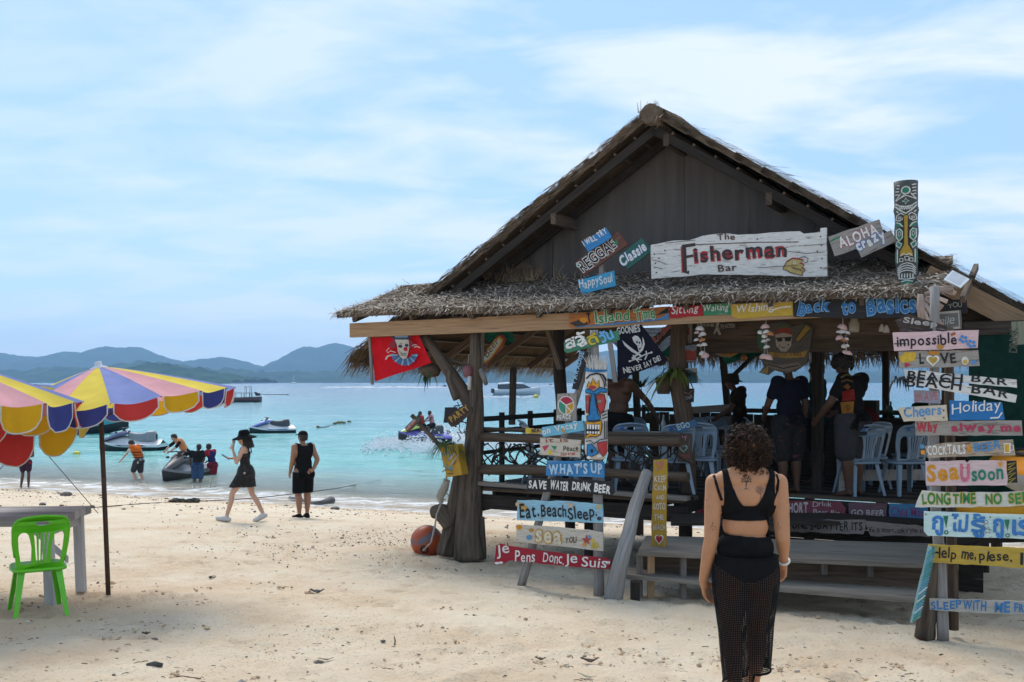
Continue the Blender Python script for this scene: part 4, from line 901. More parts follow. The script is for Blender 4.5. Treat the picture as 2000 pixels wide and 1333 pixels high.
def f(p): p.text('SAVE', 1032, 954, 1067, 957, 18, WHITE, .04); p.text('WATER', 1074, 956, 1110, 960, 19, WHITE, .04); p.text('DRINK', 1117, 958, 1154, 962, 19, WHITE, .04); p.text('BEER', 1160, 963, 1192, 966, 20, WHITE, .04)
sign('black plank reading Save Water Drink Beer in white capitals', [(1028, 935), (1110, 935), (1196, 941), (1200, 962), (1194, 968), (1110, 963), (1030, 960)], OFT, B_black, f)
def f(p):
 for (u, v, c) in ((1020, 988, (.45, .26, .05)), (1026, 994, (.50, .30, .08)), (1013, 985, (.6, .5, .3)), (1170, 990, (.5, .45, .25)), (1115, 987, (.55, .45, .35))): p.disc(u, v, 6, 5, c)
 p.text('Eat.', 1016, 1014, 1054, 1012, 30, BLACK, .015); p.text('Beach.', 1057, 1013, 1112, 1012, 27, BLACK, .015); p.text('Sleep.', 1112, 1022, 1168, 1016, 32, BLACK, .015); p.disc(1171, 1013, 4.5, 4, (.05, .06, .1))
sign('large pale blue plank reading Eat Beach Sleep in black letters', [(1010, 978), (1100, 979), (1176, 986), (1177, 1022), (1100, 1019), (1009, 1016)], OFT, B_lblue, f)
def f(p):
 for (u, v, r, c) in ((1014, 1030, 6, ORA), (1038, 1036, 5, (.45, .25, .06)), (1034, 1050, 6, (.12, .30, .48)), (1162, 1066, 8, (.55, .42, .08)), (1158, 1056, 4, YEL), (1150, 1050, 5, (.14, .30, .5))): p.disc(u, v, r, r * .8, c)
 p.star(1146, 1055, 11, (.45, .07, .06), 5, .38); p.star(1142, 1064, 6, ORA, 5, .4)
 p.text('sea', 1046, 1062, 1096, 1064, 27, (.72, .66, .5), .03, (.62, .33, .03), .05); p.text('YOU', 1104, 1061, 1126, 1063, 15, (.10, .08, .03), .02)
sign('bare plank reading sea you in orange with painted starfish and flowers', [(1008, 1025), (1090, 1030), (1177, 1040), (1178, 1077), (1090, 1067), (1008, 1058)], OFT, B_pale, f)
def f(p):
 p.text('Je', 971, 1092, 996, 1090, 27, WHITE, .01); p.text('Pens', 1006, 1098, 1045, 1099, 23, WHITE, .01); p.text('Donc.', 1060, 1100, 1101, 1104, 21, WHITE, .01); p.text('Je', 1104, 1107, 1128, 1107, 25, WHITE, .01); p.text('Suis', 1136, 1107, 1185, 1110, 20, WHITE, .01); p.text('"', 1184, 1102, 1192, 1102, 6, WHITE, .03); p.disc(971, 1100, 4.5, 2.4, WHITE); p.disc(979, 1099, 4, 2.2, WHITE)
sign('dark red crooked plank reading Je Pens Donc Je Suis, lowest on its stand', [(969, 1066), (976, 1062), (990, 1066), (1060, 1077), (1130, 1085), (1185, 1091), (1194, 1097), (1189, 1112), (1150, 1110), (1095, 1105), (1030, 1098), (995, 1095), (985, 1101), (965, 1103)], OFT - .01, B_red, f)
# tiki mask
TY = Vector(((1165 - 1000) / F, 1, 0)).normalized(); TX = Vector((TY.y, -TY.x, 0))
tk = T('tiki_mask', 'painted tiki totem with blue nose, red eyes and bared teeth on the left sign stand', 'tiki totem', Q(1165, 897, OFT))
mb = MB(); mb.mat(board('tiki_white', (.68, .66, .62), (.4, .36, .3), .72), True)
prf = [(722, 20), (735, 21.5), (770, 22), (820, 22), (860, 22), (872, 22.5), (885, 21.5), (897, 17)]
mb.tube([Q(1164.5, v, OFT) for v, w in prf], [w * FL(1165, OFT) / F for v, w in prf], 22, flat=.6, up=TX)
mb.build('mask', tk)
mb = MB(); mb.mat(M('bristle_white', (.66, .64, .60), rough=.9, rv=.2), False)
for k in range(130): blade(mb, Q(1165 + random.uniform(-19, 19), 722, OFT + random.uniform(-.1, .06)), Vector((random.gauss(0, .25), random.gauss(0, .2), 1)), HN, random.uniform(.06, .17), .006, .1)
mb.build('bristle_hair', tk)
def tkpr(u, v):
 x = max(-.97, min(.97, (u - 1164.5) / 22)); rad = 22 * FL(1165, OFT) / F; return Q(1164.5, v, OFT) + TX * (x * rad) - TY * (math.sqrt(1 - x * x) * rad * .6 + .006)
p = Paint(tkpr, TY, 5); BL2, RD2, OR2 = (.025, .20, .46), (.50, .05, .05), (.68, .33, .02)
p.poly([(1144, 719), (1186, 719), (1186, 726), (1165, 728), (1144, 726)], BL2)
p.stroke([(1145, 740), (1152, 733), (1165, 730), (1178, 733), (1185, 744)], 3.2, BLACK); p.stroke([(1176, 732), (1182, 742), (1184, 755)], 2.2, BLACK); p.stroke([(1171, 731), (1179, 745), (1181, 757)], 2, BLACK)
p.poly([(1146, 757), (1150, 745), (1154, 752), (1158, 738), (1164, 751), (1170, 742), (1170, 757)], OR2); p.stroke([(1146, 757), (1150, 745), (1154, 752), (1158, 738), (1164, 751), (1170, 742), (1170, 757)], 1.6, BLACK); p.disc(1157, 757, 7, 4, (.4, .04, .05))
br = [(1143, 762), (1148, 759), (1159, 765), (1172, 757), (1186, 760), (1186, 767), (1173, 766), (1160, 773), (1150, 768), (1143, 768)]; p.poly(br, BL2); p.stroke(br, 1.8, BLACK, True)
eyeR = [(1164, 774), (1172, 770), (1180, 771), (1183, 785), (1179, 802), (1173, 810), (1167, 795)]; p.poly(eyeR, RD2); p.stroke(eyeR, 2, BLACK, True); p.disc(1171, 784, 5, 5, (.18, .10, .10)); p.disc(1171, 784, 3.4, 3.2, (.30, .22, .20))
eyeL = [(1144, 773), (1151, 772), (1152, 782), (1149, 808), (1145, 806)]; p.poly(eyeL, RD2); p.stroke(eyeL, 1.6, BLACK, True); p.disc(1147, 786, 2.2, 4, (.25, .16, .15))
ns = [(1155, 770), (1161, 769), (1164, 790), (1168, 809), (1173, 812), (1172, 820), (1146, 822), (1146, 813), (1151, 810), (1152, 792)]; p.poly(ns, BL2); p.stroke(ns, 1.8, BLACK, True)
mo = [(1144, 824), (1160, 824), (1174, 821), (1176, 830), (1173, 848), (1164, 853), (1154, 852), (1144, 857)]; p.poly(mo, OR2); p.stroke(mo, 2, BLACK, True); p.poly([(1145, 829), (1171, 828), (1170, 846), (1160, 849), (1152, 846), (1145, 851)], BLACK)
for k in range(5): p.poly([(1146 + k * 5.2, 829), (1150 + k * 5.2, 829), (1149.5 + k * 5.2, 838), (1146.5 + k * 5.2, 838)], WHITE); p.poly([(1146 + k * 5.2, 847), (1150 + k * 5.2, 846), (1149.5 + k * 5.2, 842), (1146.5 + k * 5.2, 842)], WHITE)
for k in range(3): p.stroke([(1176, 806 + k * 6), (1186, 802 + k * 6)], 2.2, BLACK)
p.stroke([(1181, 822), (1181, 855)], 2.2, BLACK); p.stroke([(1185, 822), (1185, 855)], 2, BLACK); p.stroke([(1144, 862), (1154, 860), (1160, 866), (1172, 858), (1186, 856)], 2, BLACK)
ch = [(1147, 868), (1156, 866), (1163, 876), (1169, 884), (1158, 890), (1146, 892)]; p.poly(ch, BL2); p.stroke(ch, 1.6, BLACK, True); p.disc(1156, 880, 3, 4, BLACK)
ck = [(1166, 864), (1186, 861), (1187, 882), (1178, 891), (1170, 880)]; p.poly(ck, RD2); p.stroke(ck, 1.6, BLACK, True); p.disc(1150, 893, 4, 3, WHITE); p.disc(1170, 889, 4, 3, WHITE); p.mb.build('painted_face', tk)
# ---- boards by the stairs
def f(p):
 for i, w in enumerate(('KEEP', 'CALM', 'AND', 'GOTO', 'THE', 'BEACH')): p.text(w, (1278, 1278, 1282, 1276, 1277, 1276)[i], (944, 960, 977, 997, 1018, 1037)[i] - 1, (1301, 1301, 1298, 1300, 1297, 1300)[i], (944, 960, 977, 997, 1018, 1037)[i] - 1, (15, 13, 9, 14, 13, 12)[i], (.68, .62, .50), .02, BRN, .02)
 p.heart(1288, 1053, 17, 22, WHITE); p.heart(1288, 1053, 13, 18, (.40, .02, .03)); p.stroke([(1281, 905), (1296, 903), (1291, 915), (1283, 918)], 3, (.5, .2, .18)); p.disc(1290, 908, 3, 3, (.55, .15, .12))
sign('tall mustard upright board reading Keep Calm and Go to the Beach with red heart', [(1276, 899), (1303, 897), (1300, 1072), (1271, 1073)], -1.35, board('board_ochre', (.42, .26, .03), (.40, .33, .25), .64), f)
trunk('driftwood_prop', [GP(1196, 1172) + Vector((0, 0, -.04)), Q(1212, 1100, -1.95), Q(1229, 1040, -1.75), Q(1242, 985, -1.45), Q(1263, 925, -1.05)], [.10, .085, .072, .07, .065], n=12, seed=41, mat_=W_grey, jit=.14, par=T('driftwood_log', 'smooth grey driftwood log leaning up against the deck beside the stairs', 'driftwood', GP(1196, 1172)))
def f(p): p.text('EGO', 1325, 843, 1349, 834, 14, (.45, .55, .62), .03)
sign('small blue tilted plank reading EGO on the stair post', [(1316, 835), (1357, 819), (1362, 831), (1322, 848)], .35, board('board_dusk', (.04, .12, .22), wt=.7), f)
def f(p): p.text('my', 1326, 863, 1343, 860, 11, PINK, .0); p.heart(1335, 876, 17, 17, (.35, .45, .40)); p.heart(1335, 876, 11, 11, (.10, .09, .08)); p.text('artist', 1326, 896, 1347, 894, 8, (.5, .1, .08), .02)
sign('dark upright board reading my with painted heart under the EGO plank', [(1324, 848), (1351, 847), (1350, 903), (1324, 903)], .42, board('board_umber', (.10, .075, .06), (.16, .13, .11), .6), f)
# boards on the stair risers
ST1, ST2 = .95, .55
def f(p): p.text('SHORT', 1534, 1003, 1578, 1003, 22, (.62, .58, .55), .03); p.text('Drink', 1587, 990, 1624, 991, 12, (.62, .58, .55), .0); p.text('Beer Bin', 1588, 1003, 1640, 1006, 9, (.62, .58, .55), .0)
sign('maroon plank reading Short Drink on the upper stair riser', [(1500, 978), (1640, 980), (1652, 993), (1650, 1007), (1500, 1005)], 1.02, board('board_maroon', (.22, .05, .075), (.14, .1, .09), .6), f)
def f(p): p.text('GO BEER', 1662, 1007, 1727, 1009, 13, (.55, .52, .5), .02)
sign('purple grey plank reading Go Beer next to the maroon one', [(1657, 982), (1732, 984), (1731, 1011), (1658, 1008)], 1.02, board('board_plum', (.16, .08, .10), (.12, .1, .1), .58), f)
def f(p): p.text('Chid Mar', 1740, 1010, 1806, 1010, 20, (.30, .06, .20), .01)
sign('blue plank with purple Chid lettering at the right of the upper riser', [(1737, 984), (1812, 985), (1812, 1013), (1737, 1013)], 1.02, board('board_azure', (.06, .22, .40), (.1, .1, .12), .62), f)
def f(p): p.text('O', 1368, 1004, 1382, 1004, 22, (.25, .02, .05), .03)
sign('pink red plank with a dark letter O, left end of the upper riser', [(1357, 966), (1398, 966), (1398, 1008), (1357, 1008)], 1.02, board('board_rose', (.32, .06, .10), (.2, .1, .1), .65), f)
def f(p): p.text("ONE'S-BATTER ITS", 1546, 1035, 1684, 1039, 20, BLACK, .02, jit=.06)
sign("bleached driftwood plank reading One's Batter Its on the lower riser", [(1440, 1014), (1690, 1016), (1686, 1044), (1640, 1042), (1440, 1036)], .3, board('board_drift', (.22, .18, .16), (.12, .095, .085), .58), f, jag=.8)
def f(p): p.text('Life is short, take the trip', 1691, 1041, 1812, 1044, 12, BLACK, .01)
sign('bleached driftwood plank reading Life is short, right of the lower riser', [(1688, 1018), (1815, 1030), (1815, 1050), (1760, 1046), (1700, 1047)], .3, MATS['board_drift'], f, jag=.8)
def f(p): p.text('I Sea it', 1330, 1019, 1385, 1015, 13, (.55, .55, .6), .0); p.stroke([(1318, 1015), (1326, 1013)], 2, (.5, .5, .55))
sign('dark plank reading I Sea in thin grey letters at the foot of the stair post', [(1313, 1008), (1400, 1006), (1400, 1022), (1313, 1020)], .3, B_black, f)
# ---- right sign stand
lg_b = GP(1805, 1240);
root = T('sign_post', 'thick dark barked log leaning at the foot of the right sign stand', 'post', lg_b)
trunk('log', [Q(1806, 1248, OFR + .1), Q(1808, 1215, OFR + .1), Q(1822, 1130, OFR + .1), Q(1832, 1072, OFR + .1)], [.085, .085, .07, .045], n=11, jit=.16, seed=51, mat_=W_trunk, par=root)
stand('sign_post', 'slim grey pole of the right sign stand standing in the sand', [Q(1842, 1250, OFR + .09), Q(1838, 1120, OFR + .09), Q(1828, 1000, OFR + .09), Q(1824, 860, OFR + .09), Q(1826, 560, OFR + .1)], [.05, .048, .045, .045, .04], seed=52)
stand('sign_post', 'rough brown upright pole behind the Holiday board', [Q(1862, 1230, OFR + .25), Q(1856, 900, OFR + .25), Q(1853, 640, OFR + .25)], [.045, .042, .04], seed=53, mt=W_mid)
def f(p):
 for k in range(26):
  x = k / 25; u0, v0 = 1790 + 26 * (1 - x) * .0 + (1821 - 1790) * x, 1202 - (1202 - 1068) * x; p.stroke([(u0 - 8, v0 + 12), (u0 + 9, v0 - 2)], 2.4, random.choice([(.04, .28, .30), (.62, .66, .64), (.10, .32, .45), (.05, .30, .22)]))
sign('narrow leaning plank striped in teal and white at the stand foot', [(1777, 1214), (1812, 1066), (1820, 1070), (1797, 1206), (1779, 1218)], OFR - .06, board('board_seafoam', (.30, .50, .52)), f)
def f(p): p.text('Sleep', 1763, 636, 1830, 643, 17, (.42, .40, .37), .03)
sign('dark brown driftwood piece with worn letters, above the pink impossible plank', [(1748, 626), (1776, 614), (1806, 624), (1848, 637), (1852, 648), (1800, 652), (1760, 650)], OFR + .06, board('board_soot', (.05, .035, .03), (.2, .17, .14), .6), f)
def f(p):
 p.text('impossible', 1752, 683, 1869, 678, 29, BLACK, .02, jit=.04); p.stroke([(1746, 672), (1770, 672)], 2, BLACK); p.stroke([(1857, 655), (1866, 651)], 5, (.35, .12, .05)); p.disc(1836, 678, 7, 5, (.5, .25, .05))
 for (cu, cv) in ((1880, 662), (1896, 671)):
  for (a, b) in ((-5, 2), (-1, -4), (6, -2), (0, 6), (7, 5)): p.disc(cu + a, cv + b, 3.4, 2.9, (.06, .25, .62))
sign('pinkish white plank reading impossible with blue paw prints', [(1743, 650), (1911, 645), (1909, 680), (1746, 686)], OFR, B_pink, f)
def f(p):
 p.poly([(1755, 698), (1768, 688), (1790, 689), (1786, 705), (1762, 710)], (.62, .40, .04)); p.poly([(1766, 708), (1780, 712), (1768, 719)], (.5, .04, .08)); p.text('L', 1795, 712, 1805, 712, 22, BLACK, .03); p.heart(1822, 704, 26, 26, WHITE); p.heart(1822, 704, 18, 18, (.50, .33, .06)); p.text('VE', 1836, 712, 1868, 710, 22, BLACK, .03); p.disc(1885, 705, 7, 8, (.75, .7, .6)); p.disc(1885, 707, 4.5, 4, (.6, .4, .06)); p.disc(1902, 708, 6, 4, (.1, .25, .5)); p.disc(1824, 690, 12, 4, (.50, .22, .03))
sign('grey board reading Love with yellow flower, below the impossible plank', [(1755, 687), (1910, 684), (1913, 715), (1756, 720)], OFR + .02, B_old, f)
def f(p): p.text('BEACH', 1772, 742, 1880, 750, 20, BLACK, .02); p.text('BAR', 1896, 748, 1968, 754, 16, BLACK, .02)
sign('upper half of a split white plank with broken black Beach Bar lettering', [(1766, 722), (1800, 724), (1860, 731), (1985, 742), (1986, 758), (1900, 750), (1830, 745), (1768, 744)], OFR - .01, B_white, f)
def f(p): p.text('BEACH', 1770, 756, 1878, 764, 24, BLACK, .02); p.text('BAR', 1896, 768, 1968, 780, 20, BLACK, .02)
sign('lower half of a split white plank reading Beach Bar, sagging to the right', [(1764, 742), (1800, 743), (1880, 751), (1986, 772), (1983, 787), (1900, 772), (1850, 764), (1764, 748)], OFR - .03, B_white, f)
def f(p): p.text('BRAVE', 1787, 785, 1832, 783, 18, (.45, .16, .22), .01)
sign('small grey violet board reading Brave', [(1784, 762), (1835, 764), (1837, 789), (1785, 786)], OFR + .03, board('board_lilac', (.30, .30, .36), (.3, .26, .24), .6), f)
def f(p): p.text('Cheers', 1766, 817, 1839, 812, 22, (.10, .30, .58), .02, jit=.04); [p.disc(u, v, 1.5, 1.5, BLACK) for u, v in ((1767, 803), (1843, 802), (1806, 818), (1843, 816))]
sign('cream slant ended plank reading Cheers in blue script', [(1752, 797), (1848, 791), (1851, 822), (1765, 824)], OFR - .01, board('board_cream', (.60, .52, .40), (.35, .28, .2), .66), f)
def f(p): p.text('Holiday', 1860, 818, 1957, 806, 30, WHITE, .0, slant=.15); p.stroke([(1934, 817), (1950, 816), (1957, 806)], 3, WHITE)
sign('bright blue board reading Holiday in white script', [(1854, 782), (1957, 787), (1962, 820), (1854, 821)], OFR, board('board_royal', (.02, .16, .42), wt=.8), f)
def f(p): p.text('Why', 1791, 849, 1832, 846, 24, (.50, .05, .07), .06, (.6, .35, .1), .0); p.text('alway me', 1858, 848, 1994, 846, 21, (.42, .05, .10), .05)
sign('grey plank reading Why Alway Me in crimson letters', [(1787, 823), (1995, 822), (1997, 851), (1788, 851)], OFR + .01, B_old, f)
def f(p):
 p.text('COCKTAILS', 1812, 892, 1886, 887, 21, WHITE, .02); p.text('&', 1888, 885, 1900, 884, 16, ORA, .02); p.text('BEER', 1903, 884, 1955, 878, 19, (.08, .28, .55), .03); p.poly([(1960, 866), (1974, 865), (1974, 885), (1961, 886)], (.75, .73, .68)); p.poly([(1962, 868), (1971, 867), (1971, 883), (1963, 884)], (.62, .36, .03)); p.stroke([(1974, 869), (1979, 870), (1979, 879), (1974, 880)], 2, (.75, .73, .68))
 p.poly([(1797, 868), (1804, 868), (1806, 875), (1798, 877)], (.10, .30, .5)); p.poly([(1798, 880), (1806, 880), (1806, 888), (1799, 888)], ORA)
sign('brown to cream plank reading Cocktails and Beer with a beer mug', [(1806, 872), (1840, 866), (1978, 859), (1983, 890), (1900, 891), (1812, 895)], OFR - .02, board('board_tan', (.42, .34, .26), (.15, .08, .05), .55), f)
def f(p):
 p.text('Sea', 1811, 942, 1873, 940, 34, (.68, .30, .02), .03); p.text('U', 1875, 942, 1894, 942, 36, (.60, .16, .24), .05, (.75, .45, .5), .0); p.disc(1881, 914, 1.4, 1.4, RED); p.disc(1888, 914, 1.4, 1.4, RED); p.text('soon', 1898, 941, 1960, 939, 24, (.02, .22, .14), .025); p.star(1954, 907, 9, (.72, .32, .02), 6, .25)
sign('pale pink board reading Sea U soon in orange and green', [(1807, 902), (1884, 900), (1888, 904), (1893, 900), (1965, 901), (1967, 948), (1809, 949)], OFR, board('board_blush', (.66, .50, .50), (.5, .42, .4), .74), f)
def f(p):
 for k in range(4): p.stroke([(1968, 908 + k * 10), (1984, 903 + k * 10), (1970, 914 + k * 10)], 2, (.45, .36, .05))
sign('short black board end with yellow zigzag right of the pink board', [(1966, 901), (1985, 900), (1987, 943), (1967, 944)], OFR + .02, B_black, f)
def f(p): p.text('LONG', 1801, 988, 1857, 986, 25, (.03, .24, .08), .03, (.65, .45, .05), .04); p.text('TIME', 1861, 985, 1906, 985, 23, (.03, .24, .08), .03, (.65, .45, .05), .04); p.text('NO', 1925, 986, 1957, 985, 22, (.03, .24, .08), .03, (.65, .45, .05), .04); p.text('SEE', 1970, 986, 2009, 984, 24, (.03, .24, .08), .03, (.65, .45, .05), .04)
sign('white pointed plank reading Long Time No See in green and yellow', [(1800, 959), (1850, 962), (1960, 962), (2040, 956), (2040, 986), (1960, 990), (1880, 991), (1787, 991), (1791, 978)], OFR - .02, board('board_chalk', (.62, .61, .55), (.4, .36, .3), .72), f)
def f(p):
 b = (.05, .22, .55)
 p.text('กู', 1819, 1046, 1842, 1047, 39, b, .035, whole=True); p.poly([(1842, 1008), (1852, 1008), (1848, 1032)], (.02, .20, .12)); p.disc(1848, 1040, 4.6, 4.2, (.02, .20, .12)); p.disc(1848, 1040, 2, 1.8, (.56, .74, .72)); p.text('ไม่', 1857, 1039, 1891, 1040, 36, b, .035, whole=True); p.text('รู้', 1895, 1050, 1925, 1051, 47, b, .035, whole=True)
 p.disc(1926, 1020, 4, 4, (.22, .22, .22)); p.disc(1926, 1020, 2.6, 2.6, (.56, .74, .72)); p.stroke([(1914, 1028), (1924, 1024), (1920, 1030), (1936, 1036), (1929, 1029)], 1.6, (.22, .22, .22)); [p.disc(1920 + 6 * k, 1040, 1.6, 1.6, (.22, .22, .22)) for k in range(3)]
 p.text('กู', 1938, 1051, 1960, 1052, 39, b, .035, whole=True); p.poly([(1961, 1015), (1972, 1015), (1968, 1038)], (.02, .20, .12)); p.disc(1968, 1046, 4.4, 4, (.02, .20, .12)); p.disc(1968, 1046, 2, 1.8, (.56, .74, .72)); p.text('เร', 1976, 1046, 2012, 1047, 32, b, .035, whole=True)
 [p.disc(u, v, 1.6, 1.6, (.15, .15, .15)) for u, v in ((1809, 1005), (1934, 1010), (1935, 1050), (1992, 1012))]
sign('large mint green board with Thai words in blue', [(1804, 999), (1860, 1001), (2040, 1008), (2040, 1054), (1812, 1047), (1804, 1038)], OFR - .01, B_mint, f)
def f(p): p.text('Help', 1820, 1097, 1867, 1099, 30, BLACK, .015); p.text('me,', 1877, 1094, 1906, 1096, 18, BLACK, .02); p.text('plese.', 1912, 1101, 1977, 1100, 24, BLACK, .015); p.text('I', 1990, 1103, 1998, 1104, 24, BLACK, .02)
sign('long mustard plank reading Help me plese in thin black letters', [(1812, 1064), (2040, 1073), (2040, 1112), (1814, 1099)], OFR, board('board_mustard', (.50, .34, .05), (.36, .28, .16), .6), f)
def f(p): p.text('SLEEP', 1818, 1193, 1878, 1191, 20, (.05, .22, .48), .03); p.text('WITH', 1880, 1192, 1926, 1194, 22, (.05, .22, .48), .03); p.text('ME', 1942, 1196, 1972, 1198, 23, (.05, .22, .48), .03); p.text('FREE', 1980, 1196, 2020, 1198, 20, (.05, .22, .48), .03)
sign('low grey plank reading Sleep With Me in blue, close above the sand', [(1815, 1169), (1900, 1172), (2040, 1177), (2040, 1201), (1900, 1197), (1816, 1191)], OFR + .02, board('board_ash', (.42, .40, .36), (.26, .22, .18), .62), f)
def f(p): p.text('YOU', 1853, 603, 1879, 600, 11, (.48, .46, .42), .0)
sign('dark plank with thin letters YOU under the right roof', [(1840, 586), (1888, 584), (1889, 612), (1842, 612)], .1, B_black, f)
def f(p): p.text('Smile', 1818, 637, 1865, 633, 18, (.45, .45, .42), .0, slant=.25); p.stroke([(1822, 613), (1872, 609), (1874, 640), (1824, 644)], 5, (.42, .38, .33), True)
sign('framed grey slate reading Smile in chalk script', [(1818, 611), (1876, 606), (1878, 643), (1820, 648)], -.4, board('board_slate', (.13, .13, .12), (.1, .1, .1), .7), f)
def f(p): p.text('DRINK', 1988, 690, 1989, 640, 18, (.08, .08, .06), .02)
sign('upright olive grey board with dark vertical letters by the green net', [(1975, 629), (2012, 627), (2014, 672), (1978, 674)], -.6, board('board_olive', (.20, .21, .15), (.12, .12, .09), .6), f)
def f(p): p.text('THANKS', 1885, 642, 1960, 636, 10, (.14, .04, .03), .03)
sign('dim brown board with dull red Thanks letters', [(1880, 625), (1936, 622), (1936, 648), (1880, 650)], .8, W_dark, f)
q = MB(); q.mat(plastic('panel_white', (.72, .73, .74), .4), False); c4 = [Q(1860, 528, -.3), Q(1893, 545, -.4), Q(1876, 562, -.5), Q(1843, 546, -.42)]; nn = (c4[1] - c4[0]).cross(c4[3] - c4[0]).normalized(); nn = nn if nn.y < 0 else -nn
b_ = q.verts(c4 + [p - nn * .012 for p in c4]); [q.face([b_ + k for k in w]) for w in ((3, 2, 1, 0), (4, 5, 6, 7), (0, 1, 5, 4), (1, 2, 6, 5), (2, 3, 7, 6), (3, 0, 4, 7))]
root = T('notice_sheet', 'white printed sheet hanging tilted at the right end of the awning', 'notice', sum(c4, Vector()) / 4); q.build('sheet', root)
q = MB(); q.mat(paint((.42, .44, .48)), False)
for k in range(7):
 f0 = (k + .7) / 8; a, d = c4[0].lerp(c4[3], f0), c4[1].lerp(c4[2], f0); w = (c4[3] - c4[0]) * .018; s0, s1 = a.lerp(d, .1), a.lerp(d, .88)
 q.quad(s0 - w + nn * .003, s1 - w + nn * .003, s1 + w + nn * .003, s0 + w + nn * .003)
q.build('print_lines', root)
# broken palm trunk pieces at the right end of the eave
tr = T('palm_husk', 'bundle of bleached palm husks tied at the right end of the eave', 'palm husk', Q(1805, 640, -.5))
mb = MB(); mb.mat(M('husk', (.46, .36, .30), (.26, .17, .13), scale=1, st=(30, 3, 1), co='UV', rough=.9, bump=.4, rv=.35), True)
for (a, b, w0, w1) in (((1797, 575), (1800, 632), .05, .04), ((1802, 590), (1836, 640), .035, .06), ((1805, 585), (1838, 604), .03, .06), ((1806, 575), (1862, 566), .03, .05), ((1808, 580), (1850, 590), .02, .03), ((1800, 600), (1815, 642), .03, .05), ((1822, 560), (1866, 574), .02, .03)):
 p0, p1 = Q(*a, -.45), Q(*b, -.5); mb.rnd(); mb.tube([p0, p0.lerp(p1, .5) + Vector((0, 0, .02)), p1], [w0 * .6, w0, w1 * .8], 7, flat=.35)
mb.build('husk', tr)
# diagonal barge boards under the right slope
for (a0, b_, z0, a1, z1, w, mt) in ((5.75, .5, 3.95, 7.6, 2.85, .22, W_raw), (6.0, 1.0, 3.66, 7.6, 2.75, .14, W_mid)):
 q = MB(); q.mat(mt).rnd(); q.plank(Hh(a0, b_, z0), Hh(a1, b_, z1), w, .04); q.build('barge_board', bar)
# green shade net on the right
mb = MB(); mb.mat(cloth('net_green', (.004, .022, .017), (.008, .034, .026)), True)
n0 = 24; rows = []
for j in range(8):
 rows.append(mb.verts([Hh(6.25 + k / n0 * 4.5, -.15 + .05 * math.sin(k * 1.3) + .03 * math.sin(k * 2.9 + j), 3.25 - j * .30) for k in range(n0 + 1)]))
for j in range(7):
 for k in range(n0): mb.face([rows[j] + k, rows[j + 1] + k, rows[j + 1] + k + 1, rows[j] + k + 1])
tag(mb.build('shade_net'), 'dark green shade net hung on the right side of the bar', 'shade net')
q = MB(); q.mat(W_dark).rnd(); q.plank(Hh(6.2, -.1, 3.3), Hh(10.5, -.1, 3.3), .14, .07); q.build('beam', bar)
# orange kayak and yellow kayak stored behind the stand
def kayak(name, label, c, L, W_, Ht, yaw, top, hull):
 root = T(name, label, 'kayak', c); mb = MB(); mb2 = MB(); ns = 18; na = 12; rt = Matrix.Rotation(yaw, 3, 'Z')
 for (m_, mt, a0, a1) in ((mb, hull, math.pi, 2 * math.pi), (mb2, top, 0, math.pi)):
  m_.mat(mt, True); base = []
  for i in range(ns + 1):
   x = -1 + 2 * i / ns; w = max(.02, (1 - abs(x) ** 2.4)) ; rise = .25 * abs(x) ** 3
   base.append(m_.verts([Vector(c) + rt @ Vector((x * L / 2, math.cos(a0 + (a1 - a0) * k / na) * W_ / 2 * w, Ht * (.5 + rise + (.5 if a0 else .32) * math.sin(a0 + (a1 - a0) * k / na) * w))) for k in range(na + 1)]))
  for i in range(ns):
   for k in range(na): m_.face([base[i] + k, base[i] + k + 1, base[i + 1] + k + 1, base[i + 1] + k])
 mb.build('hull', root); mb2.build('deck', root); r_ = MB(); r_.mat(plastic('rubber', (.02, .02, .02), .6)); r_.tube([Vector(c) + rt @ Vector((math.cos(a) * L * .14, math.sin(a) * W_ * .3, Ht * .82)) for a in np.linspace(0, 6.28, 20)], .02, 6, closed=True); r_.build('cockpit_rim', root)
 return root
pl_w, pl_o, pl_y = plastic('kayak_white', (.66, .64, .6)), plastic('kayak_orange', (.70, .26, .02)), plastic('kayak_yellow', (.72, .38, .02))
p = Q(2030, 968, -.7); kayak('kayak', 'orange and white kayak stored behind the right sign stand', p, 3.4, .8, .5, R(72), pl_o, pl_w)
p = Q(1985, 1016, .1); kayak('kayak', 'yellow orange kayak lying low behind the Long Time plank', p, 2.1, .7, .36, R(20), pl_y, pl_y)
q = MB(); q.mat(W_dark).rnd(); q.plank(Q(1860, 1056, .1), Q(2060, 1050, .1), .07, .07); q.plank(Q(1900, 1070, .0), Q(1990, 1010, .6), .06, .06); q.build('brace', bar)
